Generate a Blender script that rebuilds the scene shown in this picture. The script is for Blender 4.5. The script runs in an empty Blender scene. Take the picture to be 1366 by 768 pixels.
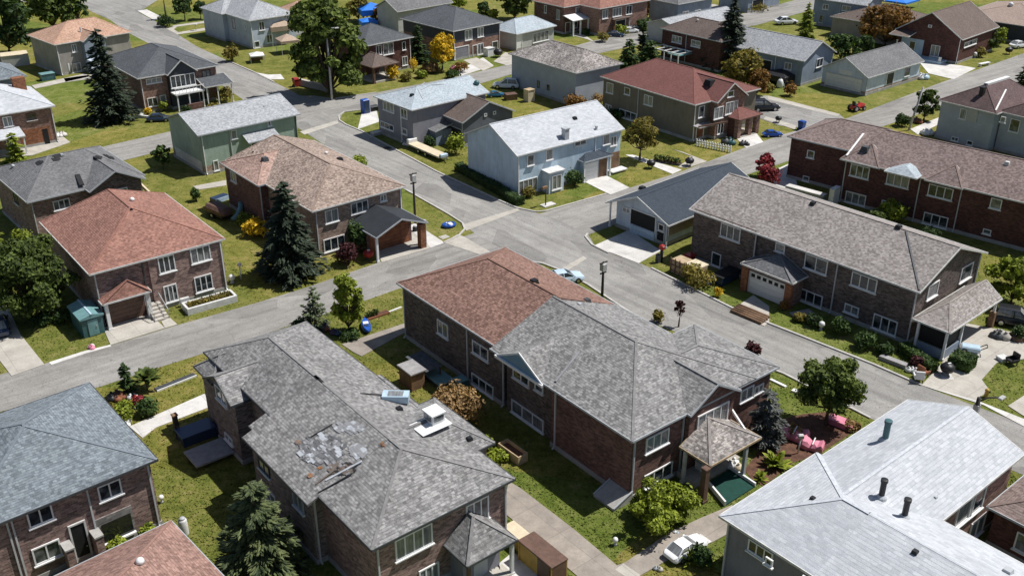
import bpy, bmesh, math, random
from mathutils import Vector, Matrix
R = random.Random(7)
rad = math.radians
scene = bpy.context.scene
COL = scene.collection
# ------------------------------------------------------------------ camera model (photo measured in 1366x768)
FPX, PITCH, CAMH, CX, CY = 1320.0, rad(26.6), 45.0, 683.0, 384.0
cam_d = bpy.data.cameras.new('camera'); cam = bpy.data.objects.new('camera', cam_d); COL.objects.link(cam)
cam.location = (0, 0, CAMH); cam.rotation_euler = (rad(90) - PITCH, 0, 0)
cam_d.sensor_width = 36; cam_d.lens = 36 * FPX / 1366.0; cam_d.clip_start = 0.5; cam_d.clip_end = 3000
scene.camera = cam
def ray(x, y):
    a = (x - CX) / FPX; b = (y - CY) / FPX
    return Vector((a, math.cos(PITCH) - b * math.sin(PITCH), -math.sin(PITCH) - b * math.cos(PITCH)))
def at(x, y, z=0.0):
    r = ray(x, y); t = (z - CAMH) / r.z
    return Vector((r.x * t, r.y * t, z))
TILES = {'a0': (0, 0, 3.994), 'a1': (342, 0, 3.994), 'a2': (684, 0, 3.994), 'a3': (1024, 0, 3.994),
         'b0': (0, 192, 3.994), 'b1': (342, 192, 3.994), 'b2': (684, 192, 3.994), 'b3': (1024, 192, 3.994),
         'c0': (0, 384, 3.994), 'c1': (342, 384, 3.994), 'c2': (684, 384, 3.994), 'c3': (1024, 384, 3.994),
         'd0': (0, 576, 3.994), 'd1': (342, 576, 3.994), 'd2': (684, 576, 3.994), 'd3': (1024, 576, 3.994),
         'g1': (250, 430, 3.036), 'g2': (516, 320, 2.484), 'g3': (780, 520, 3.0975), 'g4': (900, 150, 2.931),
         'g5': (930, 340, 3.133), 'g6': (0, 100, 4.266), 'g7': (440, 60, 4.266), 'g8': (180, 120, 4.266),
         'h1': (560, 0, 5.69), 'h2': (760, 0, 5.69), 'h3': (900, 0, 5.69), 'h4': (1126, 0, 5.69),
         'h5': (180, 0, 5.69), 'h6': (340, 130, 4.543), 'h7': (600, 620, 5.19), 'h8': (860, 140, 5.69), '': (0, 0, 1)}
def px(t, x, y):
    a, b, s = TILES[t]; return (a + x / s, b + y / s)
def gt(t, x, y, z=0.0):
    return at(*px(t, x, y), z)
def height(base, top):
    B = at(*base); lo, hi = 0, 40
    for _ in range(40):
        m = (lo + hi) / 2
        d = B.y * math.cos(PITCH) - (m - CAMH) * math.sin(PITCH); u = B.y * math.sin(PITCH) + (m - CAMH) * math.cos(PITCH)
        if CY - FPX * u / d > top[1]: lo = m
        else: hi = m
    return lo
# ------------------------------------------------------------------ mesh builder
WLOC = {}
class MB:
    def __init__(s): s.v = []; s.f = []
    def quad(s, *p):
        n = len(s.v); s.v += [tuple(q) for q in p]; s.f.append(tuple(range(n, n + len(p))))
    def hull(s, bot, top):
        n = len(bot); k = len(s.v); s.v += [tuple(q) for q in bot] + [tuple(q) for q in top]
        s.f.append(tuple(k + i for i in reversed(range(n)))); s.f.append(tuple(k + n + i for i in range(n)))
        for i in range(n):
            j = (i + 1) % n; s.f.append((k + i, k + j, k + n + j, k + n + i))
    def box(s, c, size, ang=0.0):
        hx, hy, hz = size[0] / 2, size[1] / 2, size[2] / 2; ca, sa = math.cos(ang), math.sin(ang)
        P = [(c[0] + x * ca - y * sa, c[1] + x * sa + y * ca) for x, y in ((-hx, -hy), (hx, -hy), (hx, hy), (-hx, hy))]
        s.hull([(x, y, c[2] - hz) for x, y in P], [(x, y, c[2] + hz) for x, y in P])
    def bar(s, p, q, w, h, up=Vector((0, 0, 1))):
        p = Vector(p); q = Vector(q); d = (q - p)
        if d.length < 1e-5: return
        d.normalize(); si = d.cross(up)
        if si.length < 1e-4: si = Vector((1, 0, 0))
        si.normalize(); u = si.cross(d); si = si * w / 2; u = u * h / 2
        s.hull([p - si - u, p + si - u, p + si + u, p - si + u], [q - si - u, q + si - u, q + si + u, q - si + u])
    def tube(s, pts, rs, n=8, cap=True):
        pts = [Vector(p) for p in pts]; rings = []
        for i, p in enumerate(pts):
            d = (pts[min(i + 1, len(pts) - 1)] - pts[max(i - 1, 0)]).normalized()
            a = d.cross(Vector((0, 0, 1)))
            if a.length < 1e-3: a = Vector((1, 0, 0))
            a.normalize(); b = d.cross(a); r = rs[i] if isinstance(rs, (list, tuple)) else rs
            k = len(s.v); rings.append(k)
            for j in range(n):
                t = 2 * math.pi * j / n; s.v.append(tuple(p + (a * math.cos(t) + b * math.sin(t)) * r))
        for i in range(len(rings) - 1):
            for j in range(n):
                k = (j + 1) % n; s.f.append((rings[i] + j, rings[i] + k, rings[i + 1] + k, rings[i + 1] + j))
        if cap:
            s.f.append(tuple(rings[0] + j for j in reversed(range(n)))); s.f.append(tuple(rings[-1] + j for j in range(n)))
    def lathe(s, c, prof, n=16):
        rings = []
        for r, z in prof:
            k = len(s.v); rings.append(k)
            for j in range(n):
                t = 2 * math.pi * j / n; s.v.append((c[0] + r * math.cos(t), c[1] + r * math.sin(t), c[2] + z))
        for i in range(len(rings) - 1):
            for j in range(n):
                k = (j + 1) % n; s.f.append((rings[i] + j, rings[i] + k, rings[i + 1] + k, rings[i + 1] + j))
        s.f.append(tuple(rings[0] + j for j in reversed(range(n)))); s.f.append(tuple(rings[-1] + j for j in range(n)))
    def build(s, name, mat, parent=None, smooth=False, fix=True, uv=True):
        o = W0 = WLOC.get(parent.name, Vector((0, 0, 0))) if parent else Vector((0, 0, 0))
        me = bpy.data.meshes.new(name)
        me.from_pydata([(v[0] - o.x, v[1] - o.y, v[2] - o.z) for v in s.v], [], s.f)
        if fix:
            bm = bmesh.new(); bm.from_mesh(me); bmesh.ops.recalc_face_normals(bm, faces=bm.faces); bm.to_mesh(me); bm.free()
        if uv: auto_uv(me)
        if smooth: me.polygons.foreach_set('use_smooth', [True] * len(me.polygons))
        me.materials.append(mat)
        ob = bpy.data.objects.new(name, me); COL.objects.link(ob)
        if parent: ob.parent = parent; WLOC[ob.name] = o
        return ob
def auto_uv(me):
    ul = me.uv_layers.new(name='UVMap'); d = ul.data
    for p in me.polygons:
        n = p.normal
        if abs(n.z) > 0.995: h = Vector((1, 0, 0)); v = Vector((0, 1, 0))
        else: h = Vector((-n.y, n.x, 0)).normalized(); v = n.cross(h)
        for li in p.loop_indices:
            c = me.vertices[me.loops[li].vertex_index].co; d[li].uv = (c.dot(h), c.dot(v))
def tag(o, label=None, cat=None, group=None, kind=None):
    if label: o['label'] = label
    if cat: o['category'] = cat
    if group: o['group'] = group
    if kind: o['kind'] = kind
    return o
def thing(name, loc, label, cat, group=None):
    o = bpy.data.objects.new(name, None); COL.objects.link(o); o.location = loc
    o.empty_display_size = 0.2; WLOC[o.name] = Vector(loc); return tag(o, label, cat, group)
# ------------------------------------------------------------------ materials
class N:
    def __init__(s, name):
        s.m = bpy.data.materials.new(name); s.m.use_nodes = True; s.t = s.m.node_tree; s.t.nodes.clear()
        s.out = s.n('ShaderNodeOutputMaterial'); s.p = s.n('ShaderNodeBsdfPrincipled'); s.l(s.p.outputs[0], s.out.inputs[0])
    def n(s, t, **k):
        q = s.t.nodes.new(t)
        for a, b in k.items():
            if a in q.inputs.keys() if isinstance(a, str) else False: pass
            setattr(q, a, b)
        return q
    def l(s, a, b): s.t.links.new(a, b)
    def set(s, sock, v):
        if isinstance(v, bpy.types.NodeSocket): s.l(v, sock)
        else: sock.default_value = v
    def uv(s): return s.n('ShaderNodeTexCoord').outputs['UV']
    def obj(s): return s.n('ShaderNodeNewGeometry').outputs['Position']
    def noise(s, vec, scale, det=3, rough=.55):
        q = s.n('ShaderNodeTexNoise'); s.l(vec, q.inputs['Vector']); q.inputs['Scale'].default_value = scale
        q.inputs['Detail'].default_value = det; q.inputs['Roughness'].default_value = rough; return q.outputs['Fac']
    def mapping(s, vec, scale=(1, 1, 1), rot=0):
        q = s.n('ShaderNodeMapping'); s.l(vec, q.inputs[0]); q.inputs['Scale'].default_value = scale
        q.inputs['Rotation'].default_value = (0, 0, rot); return q.outputs[0]
    def ramp(s, f, stops):
        q = s.n('ShaderNodeValToRGB'); s.l(f, q.inputs[0]); e = q.color_ramp.elements
        while len(e) < len(stops): e.new(0.5)
        for i, (p, c) in enumerate(stops):
            e[i].position = p; c = (c, c, c) if not isinstance(c, tuple) else c; e[i].color = (*c[:3], 1)
        return q.outputs[0]
    def mix(s, f, a, b, mode='MIX'):
        q = s.n('ShaderNodeMix', data_type='RGBA', blend_type=mode)
        s.set(q.inputs[0], f)
        for i, v in ((6, a), (7, b)):
            if isinstance(v, tuple): v = (*v[:3], 1)
            s.set(q.inputs[i], v)
        return q.outputs[2]
    def math(s, op, a, b=0.0):
        q = s.n('ShaderNodeMath', operation=op); s.set(q.inputs[0], a); s.set(q.inputs[1], b); return q.outputs[0]
    def bump(s, h, dist, strength=1.0):
        q = s.n('ShaderNodeBump'); s.l(h, q.inputs['Height']); q.inputs['Distance'].default_value = dist
        q.inputs['Strength'].default_value = strength; s.l(q.outputs[0], s.p.inputs['Normal'])
    def fin(s, col, rough=.85, spec=.3, metal=0):
        if isinstance(col, tuple): col = (*col[:3], 1)
        s.set(s.p.inputs['Base Color'], col); s.set(s.p.inputs['Roughness'], rough)
        s.p.inputs['Specular IOR Level'].default_value = spec; s.p.inputs['Metallic'].default_value = metal
        return s.m
def sc(c, k): return tuple(min(1, x * k) for x in c)
CAPC = {}
def shingle(name, c, c2=None, contrast=.35, row=.2, wid=.22, blotch=.5, patch=None):
    contrast *= .72; CAPC[name] = c
    m = N(name); uv = m.uv(); c2 = c2 or c
    b = m.n('ShaderNodeTexBrick'); m.l(uv, b.inputs['Vector']); b.offset = .5; b.squash = 1
    b.inputs['Color1'].default_value = (*sc(c, 1 - contrast * .95), 1); b.inputs['Color2'].default_value = (*sc(c2, 1 + contrast * .95), 1)
    b.inputs['Mortar'].default_value = (*c, 1); b.inputs['Scale'].default_value = 1
    b.inputs['Brick Width'].default_value = wid; b.inputs['Row Height'].default_value = row
    b.inputs['Mortar Size'].default_value = .0
    sx = m.n('ShaderNodeSeparateXYZ'); m.l(uv, sx.inputs[0]); fr = m.math('FRACT', m.math('DIVIDE', sx.outputs[1], row))
    geo = m.obj()
    n1 = m.noise(geo, .33, 4, .6); n2 = m.noise(m.mapping(uv, (3.2, 9, 1)), 1.0, 3, .8); n3 = m.noise(geo, 13, 3, .75)
    col = m.mix(1, b.outputs['Color'], m.ramp(n1, [(.3, 1 - blotch * .45), (.7, 1 + blotch * .25)]), 'MULTIPLY')
    col = m.mix(1, col, m.ramp(n2, [(.3, 1 - 1.0 * contrast), (.52, 1.0), (.72, 1 + 1.3 * contrast)]), 'MULTIPLY')
    col = m.mix(1, col, m.ramp(n3, [(.3, 1 - .7 * contrast), (.7, 1 + .7 * contrast)]), 'MULTIPLY')
    if patch:
        pn = m.noise(geo, patch[2], 3, .6); col = m.mix(m.ramp(pn, [(patch[1], 0.0), (patch[1] + .06, 1.0)]), col, patch[0])
    n4 = m.noise(m.mapping(uv, (3.2, 2.2, 1)), 1.0, 3, .6); ln = m.math('MULTIPLY', m.ramp(fr, [(.0, 1.0), (.24, 0.0)]), m.ramp(n4, [(.3, .25), (.6, .85 if c[0] < .4 else .6)]))
    col = m.mix(ln, col, sc(c, .4 if c[0] < .4 else .6))
    n5 = m.noise(m.mapping(uv, (1, 1.7, 1)), 1.7, 5, .8); col = m.mix(1, col, m.ramp(n5, [(.36, 1 - .32 * blotch), (.5, 1.0), (.62, 1 + .38 * blotch)]), 'MULTIPLY')
    m.bump(m.math('ADD', m.math('MULTIPLY', fr, -.6), m.math('MULTIPLY', n3, -.8)), -.03, .8)
    return m.fin(col, .9, .25)
def brick(name, c1, c2, mortar=(.26, .24, .22), wid=.34, row=.125, blotch=.4):
    m = N(name); uv = m.uv()
    b = m.n('ShaderNodeTexBrick'); m.l(uv, b.inputs['Vector'])
    b.inputs['Color1'].default_value = (*c1, 1); b.inputs['Color2'].default_value = (*c2, 1); b.inputs['Mortar'].default_value = (*mortar, 1)
    b.inputs['Scale'].default_value = 1; b.inputs['Brick Width'].default_value = wid; b.inputs['Row Height'].default_value = row
    b.inputs['Mortar Size'].default_value = .011; b.inputs['Mortar Smooth'].default_value = .2
    geo = m.obj(); n1 = m.noise(geo, .6, 4, .6); n2 = m.noise(m.mapping(uv, (2.2, 5, 1)), 1.3, 3, .7)
    col = m.mix(1, b.outputs['Color'], m.ramp(n1, [(.3, 1 - blotch * .6), (.7, 1 + blotch * .4)]), 'MULTIPLY')
    col = m.mix(1, col, m.ramp(n2, [(.3, .7), (.7, 1.3)]), 'MULTIPLY')
    m.bump(b.outputs['Fac'], -.012, .7)
    return m.fin(col, .9, .2)
def siding(name, c, step=.22, rough=.6):
    m = N(name); uv = m.uv(); s = m.n('ShaderNodeSeparateXYZ'); m.l(uv, s.inputs[0])
    f = m.math('FRACT', m.math('DIVIDE', s.outputs[1], step))
    n1 = m.noise(m.obj(), .5, 4, .65); n2 = m.noise(m.mapping(uv, (2.2, .35, 1)), 1.0, 4, .7)
    col = m.mix(1, c, m.ramp(n1, [(.3, .82), (.7, 1.1)]), 'MULTIPLY'); col = m.mix(1, col, m.ramp(n2, [(.3, .85), (.7, 1.08)]), 'MULTIPLY')
    col = m.mix(m.ramp(f, [(.0, .45), (.09, 0.0)]), col, sc(c, .55))
    m.bump(f, -.02, .7)
    return m.fin(col, rough, .3)
def plain(name, c, rough=.6, var=.12, scale=2.0, spec=.35, metal=0, bump=0):
    m = N(name); geo = m.obj(); n = m.noise(geo, scale, 4, .6); n2 = m.noise(geo, scale * 9, 2)
    col = m.mix(1, c, m.ramp(n, [(.3, 1 - var), (.7, 1 + var)]), 'MULTIPLY'); col = m.mix(1, col, m.ramp(n2, [(.3, 1 - var * .6), (.7, 1 + var * .6)]), 'MULTIPLY')
    if bump: m.bump(n2, bump, .6)
    return m.fin(col, rough, spec, metal)
def concrete(name, c, joint=1.6, ang=39.0, stain=.22):
    m = N(name); geo = m.obj(); g = m.mapping(geo, (1, 1, 1), rad(-ang))
    n = m.noise(geo, .7, 5, .65); n2 = m.noise(geo, 9, 3, .6)
    b = m.n('ShaderNodeTexBrick'); m.l(g, b.inputs['Vector']); b.offset = 0; b.inputs['Scale'].default_value = 1
    b.inputs['Brick Width'].default_value = joint * 1.35; b.inputs['Row Height'].default_value = joint * 1.35; b.inputs['Mortar Size'].default_value = .014
    b.inputs['Color1'].default_value = (*sc(c, .93), 1); b.inputs['Color2'].default_value = (*sc(c, 1.06), 1); b.inputs['Mortar'].default_value = (*sc(c, .55), 1)
    col = m.mix(1, b.outputs['Color'], m.ramp(n, [(.28, 1 - stain), (.7, 1 + stain * .4)]), 'MULTIPLY')
    col = m.mix(1, col, m.ramp(n2, [(.3, .9), (.7, 1.08)]), 'MULTIPLY'); m.bump(n2, .01, .5)
    return m.fin(col, .9, .25)
def leaf(name, dark, light, trans=.25):
    m = N(name); g = m.n('ShaderNodeNewGeometry'); n = m.noise(g.outputs['Position'], .75, 3)
    f = m.math('ADD', m.math('MULTIPLY', g.outputs['Random Per Island'], .5), m.math('MULTIPLY', m.math('SUBTRACT', n, .22), 1.0))
    col = m.ramp(f, [(.2, dark), (.85, light)])
    m.fin(col, .65, .25)
    tr = m.n('ShaderNodeBsdfTranslucent'); m.l(m.mix(1, col, (1.25, 1.3, .7), 'MULTIPLY'), tr.inputs[0])
    mx = m.n('ShaderNodeMixShader'); mx.inputs[0].default_value = trans; m.l(m.p.outputs[0], mx.inputs[1]); m.l(tr.outputs[0], mx.inputs[2])
    m.l(mx.outputs[0], m.out.inputs[0]); return m.m
def glass_mat():
    m = N('window_glass'); oi = m.n('ShaderNodeObjectInfo'); uv = m.uv()
    cu = m.noise(m.mapping(uv, (5, .6, 1)), 1.0, 2)
    r = m.ramp(m.math('ADD', oi.outputs['Random'], m.math('MULTIPLY', m.math('SUBTRACT', m.noise(uv, .9, 2), .5), .9)), [(.32, 0.0), (.6, .95)])
    curtain = m.ramp(cu, [(.3, (.26, .26, .25)), (.7, (.62, .61, .58))])
    col = m.mix(r, m.ramp(m.noise(uv, 1.5, 2), [(.35, (.008, .012, .016)), (.7, (.05, .065, .08))]), m.mix(1, curtain, (.5, .52, .55), 'MULTIPLY'))
    m.fin(col, .06, .8); return m.m
M = {}
def mats():
    M['glass'] = glass_mat()
    M['white'] = plain('white_paint', (.76, .76, .75), .5, .06); M['offwhite'] = plain('weathered_white', (.6, .6, .58), .6, .18)
    M['trimgrey'] = plain('grey_metal_trim', (.42, .44, .46), .45, .12); M['trimdark'] = plain('dark_trim', (.06, .065, .07), .5, .15)
    M['pipe'] = plain('downpipe_paint', (.5, .5, .5), .5, .1)
    M['black'] = plain('black_plastic', (.018, .018, .02), .45, .2); M['rubber'] = plain('tyre_rubber', (.02, .02, .02), .85, .2)
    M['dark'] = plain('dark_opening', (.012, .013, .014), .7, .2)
    M['found'] = plain('foundation_concrete', (.36, .35, .33), .9, .2, 1.0)
    M['wood'] = plain('weathered_wood', (.2, .12, .07), .8, .35, 1.5); M['woodpale'] = plain('pale_wood', (.42, .32, .2), .8, .25)
    M['woodred'] = plain('red_stained_wood', (.24, .09, .045), .7, .3); M['bark'] = plain('bark', (.1, .075, .055), .95, .35, 4, bump=.03)
    M['brown'] = plain('brown_paint', (.13, .075, .055), .6, .25); M['tan'] = plain('tan_canvas', (.42, .32, .24), .8, .15)
    M['blue'] = plain('blue_plastic', (.02, .09, .4), .35, .15); M['sky'] = plain('pale_blue_metal', (.45, .58, .68), .3, .12)
    M['red'] = plain('red_paint', (.35, .03, .025), .45, .2); M['pink'] = plain('pink_cover', (.62, .22, .3), .6, .14, 1.2)
    M['teal'] = plain('teal_metal', (.055, .13, .14), .4, .2, 1.2); M['teallight'] = plain('teal_shed_roof', (.16, .3, .31), .45, .15)
    M['green'] = plain('dark_green_carpet', (.008, .05, .038), .9, .18, 3); M['yellow'] = plain('ochre_paint', (.42, .27, .06), .6, .2)
    M['cream'] = plain('cream_panel', (.62, .53, .38), .7, .12); M['steel'] = plain('galvanised_steel', (.35, .37, .38), .4, .15, 2, .5, .6)
    M['chrome'] = plain('wheel_alloy', (.5, .5, .52), .25, .1, 2, .5, .8)
    M['ply'] = plain('grey_deck', (.3, .29, .29), .8, .2); M['soil'] = plain('brown_soil', (.11, .055, .035), .95, .4, 2, bump=.05)
    M['skyblue'] = plain('bright_blue_tarp', (.03, .2, .72), .5, .12); M['purple'] = plain('dark_cloth', (.08, .06, .1), .8, .3)
    M['grille'] = plain('pole_grey', (.42, .42, .41), .7, .15); M['poledark'] = plain('pole_dark', (.05, .045, .04), .85, .2)
    M['darkglass'] = plain('dark_window_glass', (.012, .014, .016), .08, .2, 1, .7); M['pedblue'] = plain('blue_sheet_metal', (.12, .25, .36), .35, .12, 1)
    M['canopy'] = plain('dark_canopy_fabric', (.03, .034, .04), .7, .15, 1); M['lightlens'] = plain('lamp_lens', (.7, .7, .68), .2, .03)
    # walls
    M['bk_grey'] = brick('brick_grey_brown', (.11, .09, .085), (.32, .25, .23), (.24, .22, .21))
    M['bk_pink'] = brick('brick_pinkish_brown', (.15, .09, .078), (.4, .26, .225), (.3, .27, .25))
    M['bk_red'] = brick('brick_red_brown', (.095, .052, .045), (.24, .125, .1), (.18, .14, .13))
    M['bk_dark'] = brick('brick_dark_red', (.07, .032, .027), (.16, .068, .056), (.11, .08, .072))
    M['bk_warm'] = brick('brick_warm', (.18, .1, .075), (.38, .22, .17), (.26, .22, .2))
    M['bk_tan'] = brick('brick_tan', (.2, .135, .105), (.44, .31, .25), (.33, .29, .25))
    M['bk_brown'] = brick('brick_brown_grey', (.075, .06, .053), (.215, .165, .145), (.15, .14, .13))
    M['bk_orange'] = brick('brick_orange', (.2, .075, .035), (.36, .15, .08), (.2, .14, .1))
    M['stone'] = brick('grey_stone', (.17, .16, .15), (.34, .32, .3), (.2, .19, .18), .6, .22)
    M['sd_blue'] = siding('siding_pale_blue', (.5, .62, .72)); M['sd_white'] = siding('siding_white_blue', (.6, .68, .78))
    M['sd_green'] = siding('siding_sage_green', (.33, .42, .355)); M['sd_grey'] = siding('siding_blue_grey', (.26, .31, .38))
    M['sd_dgrey'] = siding('siding_dark_grey', (.13, .14, .165)); M['sd_lgrey'] = siding('siding_light_grey', (.46, .52, .6))
    M['sd_taupe'] = siding('siding_taupe', (.2, .175, .14)); M['sd_beige'] = siding('siding_beige_grey', (.34, .32, .29))
    M['sd_navy'] = siding('siding_dark_slate', (.05, .055, .07)); M['sd_mauve'] = siding('siding_mauve_grey', (.235, .235, .265))
    M['st_grey'] = plain('stucco_grey', (.4, .435, .49), .9, .1, .6, bump=.02); M['st_light'] = plain('stucco_light', (.46, .46, .45), .9, .1, .6, bump=.02)
    # roofs
    M['rf_grey'] = shingle('roof_weathered_grey', (.205, .2, .197), (.26, .255, .25), .38, blotch=.5, patch=((.34, .335, .33), .62, 1.6))
    M['rf_grey2'] = shingle('roof_light_grey', (.26, .26, .265), (.32, .32, .325), .38, blotch=.4)
    M['rf_slate'] = shingle('roof_blue_slate', (.165, .19, .215), (.2, .23, .25), .32, blotch=.3)
    M['rf_dslate'] = shingle('roof_dark_slate', (.1, .108, .118), None, .28, blotch=.3)
    M['rf_char'] = shingle('roof_charcoal', (.052, .066, .086), None, .18, blotch=.18)
    M['rf_mid'] = shingle('roof_mid_grey', (.17, .17, .175), None, .3, blotch=.4)
    M['rf_red'] = shingle('roof_terracotta', (.27, .135, .105), (.31, .165, .13), .3, blotch=.4)
    M['rf_redpink'] = shingle('roof_faded_red', (.27, .16, .13), (.33, .205, .17), .28, blotch=.4)
    M['rf_rust'] = shingle('roof_rust_brown', (.2, .115, .088), (.26, .155, .125), .36, blotch=.3)
    M['rf_maroon'] = shingle('roof_maroon', (.19, .083, .072), None, .2, blotch=.2)
    M['rf_tan'] = shingle('roof_tan_brown', (.27, .2, .165), (.35, .275, .23), .4, blotch=.5)
    M['rf_salmon'] = shingle('roof_salmon', (.37, .245, .2), (.43, .3, .25), .34, blotch=.4)
    M['rf_taupe'] = shingle('roof_taupe_grey', (.27, .24, .22), (.33, .3, .285), .34, blotch=.3)
    M['rf_umber'] = shingle('roof_umber', (.2, .15, .135), (.26, .2, .185), .32, blotch=.3)
    M['rf_brown'] = shingle('roof_plain_brown', (.15, .115, .1), None, .24, blotch=.3)
    M['rf_dbrown'] = shingle('roof_dark_maroon_brown', (.125, .085, .082), None, .3, blotch=.4)
    M['rf_orange'] = shingle('roof_orange_tan', (.44, .27, .19), (.48, .31, .23), .24, blotch=.3)
    M['rf_white'] = shingle('roof_white_grey', (.47, .49, .52), (.51, .525, .55), .11, blotch=.22, wid=.5, row=.26)
    M['rf_pblue'] = shingle('roof_pale_blue_grey', (.38, .44, .48), (.44, .49, .53), .15, blotch=.25)
    M['rf_lgrey'] = shingle('roof_pale_grey', (.34, .355, .375), (.4, .41, .425), .24, blotch=.25)
    M['rf_beige'] = shingle('roof_beige_brown', (.34, .26, .22), None, .2, blotch=.2)
    M['rf_mott'] = shingle('roof_mottled_grey', (.26, .235, .22), (.34, .31, .29), .5, blotch=1.0)
    # ground
    M['conc'] = concrete('driveway_concrete', (.46, .43, .38)); M['concw'] = concrete('pale_concrete', (.62, .6, .57), 2.2)
    M['walk'] = concrete('path_concrete', (.33, .29, .25), 2.4, stain=.3); M['kerb'] = plain('kerb_concrete', (.45, .43, .4), .9, .15)
    # leaves
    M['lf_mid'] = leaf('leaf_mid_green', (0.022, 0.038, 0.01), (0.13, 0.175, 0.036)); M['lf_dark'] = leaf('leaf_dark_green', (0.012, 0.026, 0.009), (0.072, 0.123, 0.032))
    M['lf_spruce'] = leaf('needle_dark', (0.012, 0.020, 0.013), (0.065, 0.087, 0.051), .1); M['lf_blue'] = leaf('needle_blue_green', (0.018, 0.032, 0.013), (0.15, 0.18, 0.07), .1)
    M['lf_silver'] = leaf('needle_silver', (0.022, 0.025, 0.022), (0.17, 0.18, 0.165), .1); M['lf_pine'] = leaf('needle_olive', (0.029, 0.043, 0.022), (0.174, 0.217, 0.102), .1)
    M['lf_yel'] = leaf('leaf_yellow', (0.290, 0.189, 0.012), (0.986, 0.667, 0.043)); M['lf_fresh'] = leaf('leaf_fresh_green', (.03, .05, .012), (.19, .245, .05)); M['lf_lime'] = leaf('leaf_lime', (0.072, 0.102, 0.012), (0.377, 0.435, 0.051))
    M['lf_autumn'] = leaf('leaf_autumn_green', (0.058, 0.058, 0.012), (0.348, 0.275, 0.058)); M['lf_orange'] = leaf('leaf_russet', (0.087, 0.043, 0.012), (0.348, 0.189, 0.051))
    M['lf_red'] = leaf('leaf_red', (0.087, 0.012, 0.017), (0.435, 0.058, 0.072)); M['lf_purple'] = leaf('leaf_purple', (0.029, 0.009, 0.012), (0.123, 0.041, 0.043))
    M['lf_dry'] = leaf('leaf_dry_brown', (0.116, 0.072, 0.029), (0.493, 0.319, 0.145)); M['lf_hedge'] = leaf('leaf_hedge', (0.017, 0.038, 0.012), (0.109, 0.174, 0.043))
mats()
from mathutils.geometry import intersect_ray_tri
WCACHE = {}
HOUSES = []
class Blk: pass
def capmat(r):
    k = 'cap_' + r
    if k not in M: c = CAPC.get(M[r].name, (.3, .3, .3)); M[k] = plain('ridge_' + M[r].name, sc(c, 1.08), .9, .2, 3, .2)
    return M[k]
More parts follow.
